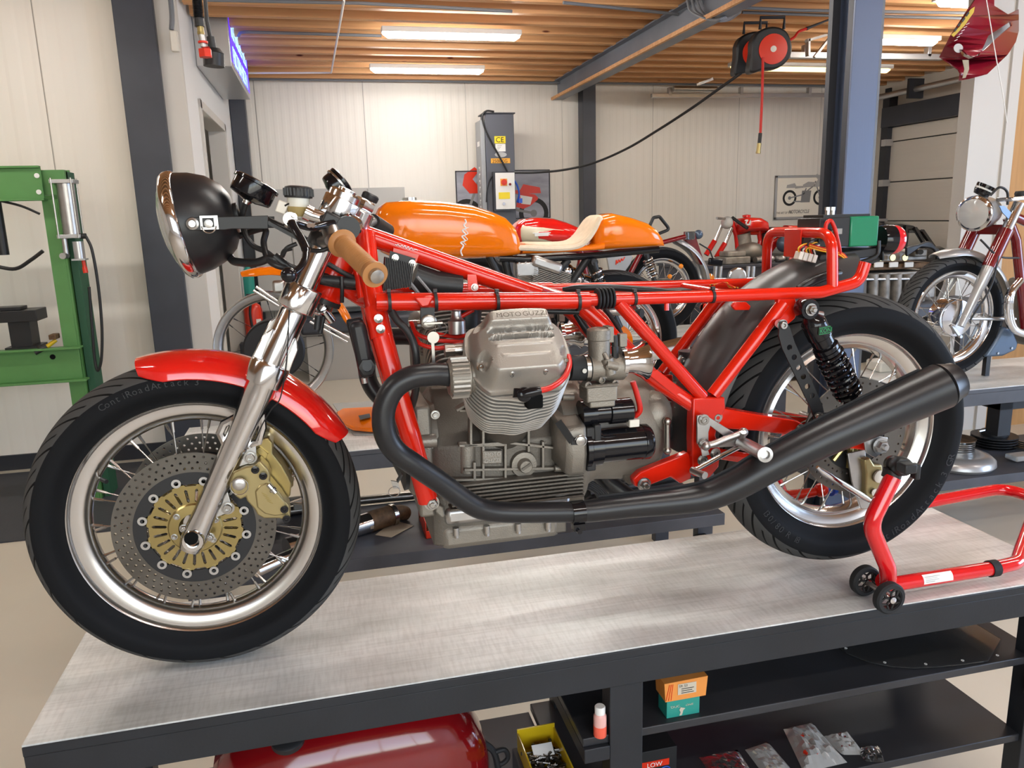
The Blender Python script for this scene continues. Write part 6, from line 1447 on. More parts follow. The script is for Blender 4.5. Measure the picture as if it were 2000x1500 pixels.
obj('silencer', MB().tube([at(1060,720,YO-.15),at(1130,712,YO-.15),at(1260,690,YO-.17),at(1340,672,YO-.17)],[.022,.038,.042,.036],20), 'chrome', ob_)
tb('footrest', [(1190,610,YO-.14),(1253,612,YO-.2)], .013, 'brushed', ob_)
obj('rest_rubber', MB().cyl(at(1244,612,YO-.19),at(1254,612,YO-.21),.020), 'black_matt', ob_)
m = MB().box(at(1206,632,YO-.02),(.11,.03,.15)); obj('side_cover', m, 'silver_paint', ob_, bevel=.03)
# ---------------------------------------------------------------- red and cream bike on the third bench
YR = 3.9
b4 = bench('workbench', 1.0, 3.35, 3.6, 4.15, 0, 'bench further back under the red and cream motorcycle', 'plate', 'bench2_frame', [], [(1.05,3.65),(3.2,3.65),(1.05,4.05),(3.2,4.05)], '')
rb = thing('motorcycle', 'red motorcycle with a cream flash on its tank, behind the orange one', 'motorcycle', (2.2,YR,0))
rc_ = V((2.745,YR,.319))
w3 = wheel(rb, rc_, .318, .055, rr=.238, rw=.028, tm='tyre_bg', rm='chrome', nsp=36, hubr=.05, sp_r=.0016)
w3b = wheel(rb, V((1.33,YR,.319)), .318, .05, rr=.238, rw=.028, tm='tyre_bg', rm='chrome', nsp=36, hubr=.05, sp_r=.0016)
body('fuel_tank', bsec([(1000,450,470,.5),(1006,437,474,.8),(1018,428,476,.95),(1045,424,477,1),(1075,426,477,1),(1100,433,476,.95),(1122,442,475,.85),(1135,452,472,.6)],YR,.15), 'fender_red', rb, 3)
o = body('tank_panel', bsec([(1006,444,466,.6),(1014,436,474,1),(1050,437,476,1.03),(1090,444,475,1.02),(1122,456,472,.9)],YR-.012,.148), 'cream', rb, 3); lbl(o, 'cream tank flash')
o = body('tank_oval', bsec([(1032,452,464,.7),(1042,446,470,1),(1070,444,474,1.04),(1105,448,474,1.03),(1133,460,472,.9)],YR-.02,.150), 'fender_red', rb, 3)

obj('tank_emblem', MB().box(at(1058,458,YR-.176),(.10,.003,.022)).box(at(1058,455,YR-.177),(.13,.003,.006)), 'label_white', rb)
tb('frame', [(1010,480,YR-.05),(1130,490,YR-.06),(1180,495,YR-.07),(1250,485,YR-.08),(1338,462,YR-.08)], .018, 'dark_red', rb)
for P in (((1135,490),(1150,560)),((1200,500),(1230,560)),((1255,488),(1225,545)),((1135,500),(1110,620)),((1160,620),(1240,600))): tb('frame_tube', [at(P[0][0],P[0][1],YR-.09),at(P[1][0],P[1][1],YR-.09)], .02, 'dark_red', rb)
pn = obj('side_panel', MB().prism(ats([(1185,503),(1192,496),(1230,495),(1237,502),(1232,515),(1218,535),(1190,530)],YR-.15),(0,.02,0)), 'silver_paint', rb, bevel=.006)
obj('panel_script', MB().tube(spline([at(x,y,YR-.153) for x, y in ((1203,517),(1204,508),(1206,514),(1209,507),(1211,512),(1214,505),(1216,509),(1220,502))],4),.004,6), 'red_plastic', pn)
m = MB(); 
body('seat_pad', bsec([(1135,462,478,.8),(1180,466,482,1),(1240,466,480,1),(1262,460,476,.8)],YR,.12), 'black_matt', rb, 3.5)
tb('grab_hoop', [(1268,443,YR-.1),(1276,425,YR-.1),(1288,423,YR-.06),(1308,448,YR-.04),(1272,462,YR-.1)], .012, 'black_matt', rb)
guard(rb, rc_, 5, 75, .40, .07, 'silver_paint', drop=.04, n=24)
obj('tail_plate', MB().prism(ats([(1342,452),(1357,452),(1362,470),(1378,518),(1368,517),(1352,485),(1340,470)],YR-.04),(0,.06,0)), 'dark_red', rb, bevel=.004)
obj('tail_light', MB().box(at(1348,460,YR-.06),(.06,.05,.06)), 'glass', rb, bevel=.006)
obj('rear_lamp', MB().sphere(at(1364,458,YR-.02),.035,14,9), 'blue_grey', rb)
shock(rb, at(1262,497,YR-.13), at(1278,548,YR-.13), .035, 8, 'chrome')
obj('engine', MB().bb((1.65,YR-.13,.1),(2.2,YR+.13,.48)), 'cast', rb, bevel=.05)
obj('drive_case', MB().cyl(rc_+V((-.05,-.09,0)),rc_+V((.03,-.07,0)),.09).tube([rc_+V((-.35,-.08,.06)),rc_+V((0,-.08,0))],.04,12), 'brushed', rb)
for (x, y) in ((1330,520),(1308,540)): obj('indicator', MB().sphere(at(x,y,YR-.12),.018,12,8), 'amber', rb)
# small bike front with round headlight further back
hb2 = thing('motorcycle', 'dark motorcycle front with round chrome headlight and amber indicator, behind the seat rails', 'motorcycle', tuple(at(1440,640,4.4)))
c_ = at(1440,541,4.35)
obj('headlight', MB().lathe(c_,(-.15,-1,0),[(.0,-.10),(.05,-.09),(.075,-.03),(.082,0),(.078,.012),(.070,.016)],30), 'chrome', hb2)
obj('headlight_lens', MB().lathe(c_+V((-.002,-.014,0)),(-.15,-1,0),[(.070,0),(.05,.012),(.0,.02)],26), 'lens', hb2)
obj('indicator', MB().lathe(at(1385,545,4.35),(-.15,-1,0),[(.0,-.04),(.035,-.03),(.046,0),(.03,.02),(.0,.026)],20), 'amber', hb2)
tb('indicator_stem', [(1385,545,4.37),(1480,543,4.37)], .008, 'chrome', hb2)
for x in (1398,1408,1462,1472): tb('fork_leg', [(x,520,4.42),(x-10,640,4.42)], .018, 'brushed', hb2)
obj('mirror', MB().box(at(1397,512,4.3),(.13,.03,.06),Matrix.Rotation(.15,3,'Y')), 'black_gloss', hb2, bevel=.012)
tb('mirror_stem', [(1393,507,4.3),(1386,488,4.3),(1366,476,4.3)], .006, 'black_matt', hb2)
obj('engine', MB().box(at(1460,600,4.6),(.35,.3,.35)), 'engine_dirty', hb2, bevel=.04)
wheel(hb2, at(1390,625,4.45)+V((0,0,.0)), .30, .05, rr=.22, rw=.028, tm='tyre_bg', rm='chrome', nsp=16, hubr=.05)
# dark parts standing in front of the bare red bike
zk = at(1440,517,5.15).z
t = thing('cabinet', 'long dark low cabinet under the bare red motorcycle', 'cabinet', (4.4,5.5,FLOOR))
obj('cabinet_body', MB().bb((3.62,5.18,FLOOR+.05),(5.15,5.9,zk-.03)), 'steel_blue', t); obj('cabinet_top', MB().bb((3.6,5.15,zk-.03),(5.17,5.92,zk)), 'steel_blue', t, bevel=.004)
t = thing('engine_block', 'dark grey engine block on the low cabinet, above the small round headlight', 'engine', tuple(at(1445,516,5.3)))
x0, x1 = at(1418,516,5.2).x, at(1466,516,5.2).x
obj('block_body', MB().bb((x0,5.2,zk),(x1,5.42,zk+.07)), 'engine_dirty', t, bevel=.01)
obj('block_deck', MB().bb((x0+.03,5.22,zk+.07),(x1-.04,5.40,zk+.12)), 'engine_dirty', t, bevel=.01)
# ---------------------------------------------------------------- bare red bike by the back wall
YB = 5.5
bb_ = thing('motorcycle', 'bare red motorcycle without wheels by the back wall, red tank with white emblem', 'motorcycle', tuple(at(1460,505,YB)))
body('fuel_tank', bsec([(1438,438,452,.6),(1444,427,455,.9),(1456,424,453,1),(1476,424,452,1),(1488,430,452,.9),(1494,442,454,.6)],YB,.14), 'fender_red', bb_, 3)
obj('tank_emblem', MB().tube(spline([at(x,y,YB-.142) for x, y in ((1455,431),(1460,430),(1457,436),(1462,439),(1466,431),(1464,440))],4),.007,6), 'label_white', bb_)
obj('tank_cap', MB().lathe(at(1458,424,YB),(0,0,1),[(.0,0),(.04,0),(.04,.02),(.0,.03)],16), 'fender_red', bb_)
for dx, dy in ((0,0),(20,5)):
    tb('fork_tube', [(1410+dx,440+dy,YB),(1396+dx,472+dy,YB)], .018, 'chrome', bb_, n=10)
    tb('fork_slider', [(1396+dx,470+dy,YB),(1379+dx,498+dy,YB)], .026, 'fender_red', bb_, n=10)
obj('headlight', MB().sphere(at(1420,435,YB-.1),.06,16,10), 'lens', bb_)
tb('frame', [(1428,430,YB),(1438,460,YB),(1442,498,YB),(1478,510,YB),(1485,470,YB),(1482,452,YB)], .024, 'fender_red', bb_)
for P in (((1436,455),(1494,455)),((1485,490),(1528,460)),((1485,500),(1545,512)),((1490,455),(1510,480)),((1500,498),(1520,470))): tb('frame_tube', [at(P[0][0],P[0][1],YB),at(P[1][0],P[1][1],YB)], .02, 'fender_red', bb_)
e3 = obj('engine', MB().sphere(at(1464,492,YB-.05),.13,20,12,(1.15,.8,.75)), 'cast', bb_)
obj('cylinder', MB().cyl(at(1454,482,YB),at(1450,456,YB),.075), 'engine_dirty', e3)
body('seat_pad', bsec([(1496,444,456,.7),(1510,443,457,1),(1545,443,457,1),(1560,442,456,.8)],YB,.11), 'black_matt', bb_, 3.5)
body('tail_cover', bsec([(1535,440,455,.6),(1545,440,476,.9),(1565,440,478,.9),(1572,444,470,.5)],YB,.10), 'fender_red', bb_, 3.5)
obj('battery_box', MB().box(at(1493,468,YB),(.08,.12,.14)), 'black_matt', bb_, bevel=.01)
obj('air_filter', MB().sphere(at(1532,477,YB-.1),.08,16,10), 'blue_grey', bb_)
tb('handlebar', [(1400,426,YB-.2),(1420,428,YB-.1),(1432,426,YB)], .012, 'brushed', bb_)
tb('grip', [(1430,425,YB-.1),(1460,446,YB-.25)], .016, 'black_matt', bb_)
for x in (1484,1504,1526,1548):
    p = at(x,515,5.2); tag(obj('engine_part', MB().cyl((p.x-.04,5.22,zk+.031),(p.x+.03,5.24,zk+.031),.03).sphere((p.x+.035,5.24,zk+.034),.034,10,7), 'brushed'), 'small silver engine part lying in the row under the bare red motorcycle', 'engine part', 'silver parts under the bare red motorcycle')
# ---------------------------------------------------------------- black car by the garage door
YC_ = 5.9
car = thing('car', 'old black saloon car parked by the garage door, seen behind the tail light', 'car', (6.3,YC_,FLOOR))
def cy(x, y, Y=YC_): return at(x, y, Y)
hw = .62
def quadY(pts, name, m_, th=.02, Y=YC_): return obj(name, MB().prism(ats(pts,Y),(0,th,0)), m_, car)
rf = [(1716,441),(1730,438),(1760,437),(1785,440),(1800,448)]
zr = lambda x, y: cy(x, y).z
secs = []
for x, y in ((1690,470),(1712,446),(1735,438.5),(1760,437.5),(1784,441),(1798,450)):
    p = cy(x,y); secs.append([V((p.x,YC_,p.z)),V((p.x,YC_+.12,p.z+.03)),V((p.x,YC_+1.15,p.z+.03)),V((p.x,YC_+1.27,p.z)),V((p.x,YC_+1.27,p.z-.03)),V((p.x,YC_,p.z-.03))])
obj('car_roof', MB().loft(secs), 'car_black', car)
for P in (((1769,440),(1766,486)),((1786,445),(1822,505)),((1800,450),(1842,510)),((1714,446),(1690,486))):
    for dy in (0,1.25): obj('roof_pillar', MB().beam(cy(*P[0])+V((0,dy,0)),cy(*P[1])+V((0,dy,0)),.05,.03,(1,0,0)), 'car_black', car)
tb('window_frame', [(1722,449,YC_-.01),(1755,449,YC_-.01),(1762,455,YC_-.01),(1763,482,YC_-.01)], .012, 'chrome', car)
quadY([(1722,450),(1758,450),(1762,484),(1700,484)], 'side_glass', 'glass', .01)
quadY([(1776,450),(1788,450),(1812,484),(1772,484)], 'side_glass', 'glass', .01)
obj('car_body', MB().bb((cy(1640,486).x,YC_-.12,FLOOR+.25),(cy(1842,486).x,YC_+1.4,cy(1700,486).z)), 'car_black', car, bevel=.08)
for x in (cy(1680,480).x, cy(1820,480).x): obj('car_wheel', MB().cyl((x,YC_-.14,FLOOR+.30),(x,YC_+.05,FLOOR+.30),.30,n=28), 'rubber', car)
# ---------------------------------------------------------------- dirty engine behind the tail
YE = 2.95
eg = thing('car_engine', 'dirty grey multi-cylinder engine with black hoses, between the battery and the silver motorcycle', 'engine', tuple(at(1740,580,YE)))
def ebx(x0, y0, x1, y1, dz=.3, name='x', m_='engine_dirty', bev=.006, Y=YE): return obj(name, MB().bb(tuple(at(x0,y1,Y)), (at(x1,y0,Y).x, Y+dz, at(x1,y0,Y).z)), m_, eg, bevel=bev)
ebx(1668,528,1830,590,.3,'engine_block_body'); ebx(1700,488,1812,512,.22,'cylinder_head'); ebx(1672,512,1822,530,.30,'cylinder_head','rust')
m = MB()
for k in range(6): a_ = at(1682+23*k,535,YE-.01); b_ = at(1680+23*k,588,YE-.01); m.cyl(a_,b_,.035,n=14)
obj('bore_wall', m, 'engine_dirty', eg)
for x in (1716,1745,1775): obj('port_gasket', MB().box(at(x,517,YE-.02),(.07,.01,.035)), 'plastic_white', eg, bevel=.004)
for x in (1718,1742,1766): obj('plug_ring', MB().lathe(at(x,503,YE-.03),(0,-1,0),[(.01,0),(.022,0),(.022,.01),(.01,.01)],14), 'gold', eg)
ebx(1786,486,1812,502,.1,'thermostat_housing','cast_dark',.008,YE-.05)
tb('water_rail', [(1672,546,YE-.03),(1812,544,YE-.03)], .012, 'brushed', eg)
random.seed(8)
for k in range(7): tb('black_hose', spline([at(1770,486+2*k,YE-.06),at(1800+2*k,480-1*k,YE-.06),at(1830,488+2*k,YE-.05),at(1842-2*k,512+4*k,YE-.04)],4), .011, 'hose_black', eg)
tb('black_hose', [(1790,590,YE-.1),(1760,600,YE-.15),(1740,615,YE-.15)], .012, 'hose_black', eg)
obj('oil_cap', MB().cyl(at(1798,492,YE-.06),at(1798,492,YE-.09),.018), 'black_matt', eg)
b5 = bench('workbench', 3.0, 4.7, 2.8, 3.15, at(1740,592,YE).z, 'low stand under the dirty grey car engine', 'bench2_frame', 'bench2_frame', [], [(3.1,2.85),(4.5,2.85)], '')
# ---------------------------------------------------------------- silver and red motorcycle at the right
YS = 1.78
sb = thing('motorcycle', 'silver and dark red motorcycle with a big round headlight, at the right edge', 'motorcycle', (3.6,YS,0))
sc_ = V((3.405,YS,.319))
w5 = wheel(sb, sc_, .318, .045, rr=.243, rw=.028, tm='tyre_bg', rm='chrome', nsp=36, hubr=.07, sp_r=.0018, rim_in=.215)
m = MB().lathe(sc_+V((0,-.06,0)),(0,1,0),[(.0,-.01),(.03,-.01),(.06,-.004),(.092,.006),(.098,.02),(.098,.10),(.0,.11)],40); hbx = obj('brake_drum', m, 'chrome', w5)
obj('brake_lever', MB().beam(sc_+V((-.05,-.075,-.03)),sc_+V((.0,-.078,-.09)),.012,.012,(0,1,0)).cyl(sc_+V((.0,-.078,-.09)),sc_+V((.0,-.09,-.09)),.008), 'brushed', hbx)
guard(sb, sc_, -28, 112, .352, .06, 'silver_paint', drop=.035, n=34)
tb('guard_stay', [sc_+V((.03,-.08,.0)), sc_+V((.34,-.07,-.02))], .010, 'brushed', sb)
SD = (at(1989,400,YS-.1)-at(1880,630,YS-.1)).normalized(); SD.y = 0; SD.normalize(); SB = at(1880,630,YS-.1)
for y in (YS-.1, YS+.1):
    b0 = V((SB.x,y,SB.z)); 
    lg = obj('fork_slider', MB().tube([b0-SD*.02,b0+SD*.02,b0+SD*.18,b0+SD*.19,b0+SD*.31],[.018,.020,.024,.028,.030],20), 'silver_paint', sb)
    obj('fork_cover', MB().cyl(b0+SD*.30,b0+SD*.50,.034,n=24), 'dark_red', sb)
    obj('fork_tube', MB().cyl(b0+SD*.50,b0+SD*.64,.026,n=20), 'chrome', sb)
obj('fork_bridge', MB().beam(V((SB.x,YS-.12,SB.z))+SD*.50,V((SB.x,YS+.12,SB.z))+SD*.50,.05,.03,(1,0,0)), 'dark_red', sb, bevel=.006)
hcx = at(1905,417,YS-.04); hdv = V((-.93,-.36,-.05)).normalized()
hb5 = obj('headlight', MB().lathe(hcx,hdv,[(.0,-.17),(.04,-.165),(.065,-.14),(.076,-.10),(.082,-.03),(.086,0)],36), 'silver_paint', sb)
obj('headlight_rim', MB().lathe(hcx,hdv,[(.086,-.002),(.0885,.004),(.087,.016),(.078,.022)],36), 'chrome', hb5)
obj('headlight_lens', MB().lathe(hcx+hdv*.018,hdv,[(.079,0),(.055,.014),(.0,.022)],32), 'lens', hb5)
obj('reflector_bowl', MB().lathe(hcx+hdv*.014,hdv,[(.078,0),(.05,-.03),(.01,-.05)],32,caps=False), 'reflector', hb5)
obj('headlight_ear', MB().prism(ats([(1952,402),(1962,402),(1980,420),(1974,432),(1958,415)],YS-.11),(0,.005,0)), 'blue_grey', sb)
g5 = obj('instrument', MB().lathe(at(1924,366,YS-.02),V((.35,-.25,.9)),[(.0,-.045),(.035,-.04),(.042,-.02),(.042,0),(.044,.001),(.044,.012),(.0,.013)],28), 'black_gloss', sb)
obj('instrument_ring', MB().lathe(at(1924,366,YS-.02),V((.35,-.25,.9)),[(.0425,-.014),(.0435,-.010),(.0425,-.006)],28), 'label_white', g5)
tb('cable', spline([at(1934,382,YS-.08),at(1952,366,YS-.1),at(1967,375,YS-.1),at(1968,400,YS-.1)],6), .006, 'hose_black', sb)
obj('top_yoke', MB().beam(at(1960,390,YS-.1),at(2010,385,YS-.1),.10,.02), 'chrome', sb, bevel=.006)
obj('yoke_knob', MB().lathe(at(1996,378,YS),(0,0,1),[(.0,-.02),(.03,-.018),(.034,0),(.03,.012),(.0,.014)],16), 'black_matt', sb)
tb('frame', [(1968,425,YS),(1985,470,YS-.02),(2002,640,YS-.03)], .024, 'dark_red', sb)
tb('frame_tube', [(1975,420,YS),(2040,450,YS)], .024, 'dark_red', sb)
tb('speedometer_cable', spline([at(1915,468,YS-.1),at(1950,500,YS-.12),at(1990,504,YS-.1)],6), .005, 'hose_black', sb)
tb('brake_cable', spline([at(1950,500,YS-.13),at(1935,560,YS-.14),at(1895,625,YS-.14)],6), .005, 'hose_black', sb)
for k in range(2):
    tb('exhaust_header', spline([at(1993-6*k,548+6*k,YS-.08),at(1972+3*k,575,YS-.12),at(1968+4*k,610,YS-.12),at(1978+4*k,642,YS-.12),at(2010,655,YS-.12)],6), .018, 'chrome', sb, n=14)
obj('engine', MB().bb((at(1996,560,YS).x,YS-.1,.15),(at(2060,560,YS).x,YS+.1,.5)), 'cast', sb, bevel=.02)
obj('belly_shell', MB().prism([at(1925,698,YS-.06),at(1950,660,YS-.06),at(1960,638,YS-.06),at(1978,642,YS-.06),at(1990,670,YS-.06),at(1986,684,YS-.06),at(1960,696,YS-.06)],(0,.18,0)), 'blue_grey', sb, bevel=.012)
for x, y in ((1949,690),(1976,680)): obj('shell_screw', MB().lathe(at(x,y,YS-.062),(0,-1,0),[(.006,0),(.006,.003),(.0,.003)],10), 'bolt', sb)
obj('shell_foot', MB().bb((at(1926,700,YS-.04).x,YS-.045,.0),(at(1934,700,YS-.04).x,YS-.02,at(1930,700,YS-.04).z+.03)), 'black_matt', sb)
# parts on the lower shelf at the right
def shr(x, y, h=0): return atz(x, y, -.46+h)
t = thing('grey_ring_cover', 'glossy light grey curved cover lying on the lower right shelf, holding a cylinder', 'cover', tuple(shr(1880,915)))
c_ = shr(1870,890,.05)
obj('cover_shell', MB().lathe(c_+V((0,0,-.048)),(0,0,1),[(.10,0),(.17,.0),(.182,.015),(.178,.04),(.155,.06),(.12,.066),(.10,.06)],44), 'silver_paint', t)
for k, (nm, P, s_, lab) in enumerate((('cylinder_barrel', shr(1868,878,.055), .9, 'finned cylinder barrel with shiny fins standing in the grey cover'),('cylinder_barrel', shr(1940,870,.0), 1.25, 'dark finned cylinder barrel standing right of the grey cover on the lower shelf'))):
    t = thing(nm, lab, 'engine part', tuple(P)); m = MB()
    for i in range(5): m.lathe(P+V((0,0,.012*s_*i)),(0,0,1),[(.03,0),(.095*s_,0),(.095*s_,.005),(.03,.005)],28,closed=True)
    m.cyl(P,P+V((0,0,.07*s_)),.055*s_); obj('barrel_fins', m, 'disc_dark' if k else 'steel', t)
    if k: obj('cylinder_neck', MB().tube([P+V((0,0,.07)),P+V((0,0,.13))],[.05,.03],16).cyl(P+V((-.03,0,.10)),P+V((.06,0,.11)),.03), 'rust', t); obj('rocker_arm', MB().tube([P+V((-.13,-.02,.10)),P+V((-.02,-.02,.11))],.008,8), 'bolt', t)
    else: obj('gasket_plate', MB().lathe(P+V((0,0,.062)),(0,0,1),[(.0,0),(.09,0),(.09,.004),(.0,.004)],28), 'rust', t)
for k in range(4): tag(obj('steel_rod', MB().cyl(shr(1968,858+4*k,.02),shr(2010,868+4*k,.02),.008), 'steel'), 'steel rod in the small bundle at the right edge of the lower shelf', 'rod', 'bundle of steel rods')
tag(obj('parts_packet', MB().box(shr(1992,892,.02),(.12,.08,.03)), 'grey_bag', bevel=.008), 'small clear packet at the right edge of the lower shelf', 'packet')
tag(obj('parts_tray', MB().box(atz(1735,712,.03),(.20,.12,.06)), 'plastic_white', bevel=.01), 'pale box seen through the top of the rear wheel', 'box')
# ---------------------------------------------------------------- two-post lift
YL = 7.0
a_ = at(947,222,YL); b_ = at(1003,220,YL); zt_ = a_.z
t = thing('lift_post', 'tall dark grey lift post with yellow CE label and 2500KG plate', 'lift', (a_.x+.12,YL+.1,FLOOR))
xL, xR = a_.x, b_.x
m = MB().bb((xL,YL,FLOOR),(xR,YL+.25,zt_)); pb = obj('post_body', m, mat('lift_grey', (.085,.09,.11), .4), t, bevel=.006)
m = MB().bb((xL-.05,YL+.03,FLOOR),(xL-.002,YL+.30,zt_-.06)); sd_ = obj('post_side', m, mat('lift_side', (.30,.31,.32), .45), t, bevel=.003)
m = MB().bb((xL-.02,YL-.01,zt_),(xR+.015,YL+.28,zt_+.012)); obj('post_cap', m, 'dark_metal', t)
def lp(x, y): return at(x, y, YL-.002)
def lbox(x0, y0, x1, y1, name, m_, th=.003, par=None): 
    p = lp(x0,y1); q = lp(x1,y0); return obj(name, MB().bb((p.x,YL-.002-th,p.z),(q.x,YL-.001,q.z)), m_, par or t)
l1 = lbox(966,266,987,280,'ce_label','yellow')
obj('label_lettering', text_mb('CE', lp(968,278)+V((0,-.004,0)),(1,0,0),(0,0,1),.055,.001), 'ink', l1)
l2 = lbox(968,281,987,296,'white_label','label_white')
m = MB()
for k in range(4): p = lp(971,284+3*k); m.bb((p.x,YL-.0062,p.z-.004),(p.x+.05-.01*k,YL-.005,p.z))
obj('label_print', m, 'grey_ink', l2)
c_ = lp(978,302); obj('oval_badge', MB().prism([c_+V((.066*math.cos(a),-.003,.028*math.sin(a))) for a in [2*PI*i/28 for i in range(28)]],(0,.004,0)), 'silver_paint', t)
l3 = lbox(959,309,996,319,'weight_plate','label_orange')
obj('plate_lettering', text_mb('2500KG', lp(961,318)+V((0,-.004,0)),(1,0,0),(0,0,1),.036,.001,wscale=1.02), 'ink', l3)
bx = lbox(966,338,1001,409,'control_box','white_paint',.09); bx2 = MB().bb((lp(966,409).x-.02,YL-.08,lp(966,409).z-.02),(lp(1001,409).x+.01,YL,lp(966,338).z+.01)); obj('box_back', bx2, 'dark_metal', t)
def lf(x, y): p = at(x, y, YL-.094); return p
p = lf(984,356); s1 = obj('switch_plate', MB().box(p,(.075,.004,.075)), 'label_orange', bx); obj('red_switch', MB().lathe(p,(0,-1,0),[(.0,0),(.032,0),(.032,.02),(.0,.022)],24).box(p+V((0,-.024,0)),(.05,.01,.012)), 'red_plastic', bx)
p = lf(996,360); obj('red_button', MB().lathe(p,(0,-1,0),[(.0,0),(.014,0),(.014,.01),(.0,.01)],16), 'dark_red', bx)
p = lf(985,382); obj('yellow_notice', MB().box(p,(.125,.003,.07)), 'yellow', bx)
p = lf(984,398); obj('lever_switch', MB().lathe(p,(0,-1,0),[(.0,0),(.016,0),(.016,.012),(.0,.012)],16), 'chrome', bx)
m = MB()
for k in range(15):
    z = zt_-.55-.07*k; m.box((xL-.052,YL+.14,z),(.002,.06,.018)).box((xL-.052,YL+.14+(.02 if k % 2 else -.02),z-.02),(.002,.014,.03))
m.box((xL-.052,YL+.15,zt_-.30),(.002,.12,.05)); obj('side_lettering', m, 'label_white', t)
m = MB().tube(spline([at(965,218,YL-.03),at(950,217,YL-.02),at(942,228,YL-.02),at(950,258,YL-.02),at(975,305,YL-.02),at(992,337,YL-.04),at(1000,350,YL-.03),at(1004,372,YL-.03),at(1004,410,YL)],8),.010,8).tube(spline([at(965,340,YL-.04),at(958,350,YL-.03),at(952,370,YL-.02),at(950,395,YL-.02)],6),.008,8); obj('lift_cable', m, 'hose_black', t)
m = MB().tube(spline([at(1000,346,YL-.05),at(1010,362,YL-.05),at(1014,380,YL-.05),at(1010,395,YL-.03)],6),.010,8).box(at(1016,392,YL-.05),(.04,.04,.05)); o = obj('blue_plug', m, 'blue_plastic', t)
# overhead cable from the reel
m = MB().tube(spline([at(1447,143,4.2),at(1405,173,4.5),at(1350,212,4.9),at(1290,251,5.3),at(1225,290,5.8),at(1160,318,6.2),at(1100,332,6.5),at(1045,337,6.8),at(1000,337,6.95)],8),.012,8); tag(obj('supply_cable', m, 'hose_black'), 'long black cable sagging from the hose reel to the lift post', 'cable')
# hose reels
def reel(P, label, s=1.0):
    t = thing('hose_reel', label, 'hose reel', tuple(P), 'pair of red and black hose reels under the ceiling')
    d = V((-.22,-1,-.05)).normalized(); u = V((1,0,0)); u = (u-d*u.dot(d)).normalized(); v = d.cross(u); v = -v if v.z < 0 else v
    out = [P+d*.0+u*(a*s)+v*(b*s) for a, b in spline2([(-.10,.125),(.0,.155),(.10,.125),(.15,.03),(.14,-.06),(.06,-.13),(-.05,-.14),(-.12,-.16),(-.15,-.14),(-.14,-.02),(-.14,.06)])]
    obj('reel_body', MB().prism(out, -d*.13*s), 'black_matt', t, bevel=.015)
    c = P+u*.01+v*.0; obj('reel_disc', MB().lathe(c,d,[(.0,.0),(.105*s,.0),(.105*s,.008),(.03*s,.012),(.0,.012)],36), 'red_plastic', t)
    obj('reel_hub', MB().lathe(c+d*.012,d,[(.0,0),(.022,0),(.022,.004),(.0,.004)],20), 'plastic_white', t)
    obj('reel_bracket', MB().tube([P+u*-.085+v*.14-d*.03,P+u*-.085+v*.22-d*.03,P+u*.09+v*.22-d*.03,P+u*.09+v*.14-d*.03],.012,8), 'dark_metal', t)
    return t
def spline2(p): return [(q.x, q.y) for q in spline([(a,b,0) for a, b in p], 5, True)]
r1 = reel(at(1507,96,3.9), 'front red and black hose reel with the red hose hanging from it'); r2 = reel(at(1474,103,4.25), 'rear red and black hose reel, partly behind the other one')
m = MB().tube(spline([at(1490,112,3.86),at(1489,170,3.9),at(1487,220,3.9),at(1485,262,3.9)],6),.010,8); hs = tag(obj('air_hose', m, 'red_wire'), 'red air hose hanging straight down from the front hose reel', 'hose')
obj('hose_sleeve', MB().tube([at(1485,260,3.9),at(1483,280,3.9)],.014,8), 'black_matt', hs); obj('hose_coupling', MB().cyl(at(1483,280,3.9),at(1481,296,3.9),.016).cyl(at(1481,296,3.9),at(1480.5,300,3.9),.018), 'gold', hs)
m = MB().tube(spline([at(1540,80,3.9),at(1552,72,3.9),at(1560,62,3.9),at(1575,56,3.9)],5),.010,8); hs2 = tag(obj('feed_hose', m, 'red_wire'), 'short red feed hose leaving the front reel to the upper right', 'hose'); obj('feed_pipe', MB().tube([at(1575,56,3.9),at(1582,53,3.9),at(1625,36,3.9)],[.014,.010,.006],8), 'dark_metal', hs2)
# posters on the back wall
def poster(x0, y0, x1, y1, name, label, fm, pm, Y=BACK-.03, fw=.03):
    p = at(x0,y1,Y); q = at(x1,y0,Y); t = thing(name, label, 'poster', ((p.x+q.x)/2,Y+.02,(p.z+q.z)/2))
    m = MB().bb((p.x,Y,p.z),(q.x,Y+.02,p.z+fw)).bb((p.x,Y,q.z-fw),(q.x,Y+.02,q.z)).bb((p.x,Y,p.z),(p.x+fw,Y+.02,q.z)).bb((q.x-fw,Y,p.z),(q.x,Y+.02,q.z)); obj('picture_frame', m, fm, t, bevel=.003)
    obj('picture_sheet', MB().bb((p.x,Y+.008,p.z),(q.x,Y+.012,q.z)), pm, t); return t
mat('poster_grey', (.33,.34,.40), .5, var=(3,.3,(1,1,3))); mat('poster_cream', (.86,.81,.70), .5); mat('frame_silver', (.42,.42,.42), .4, .5)
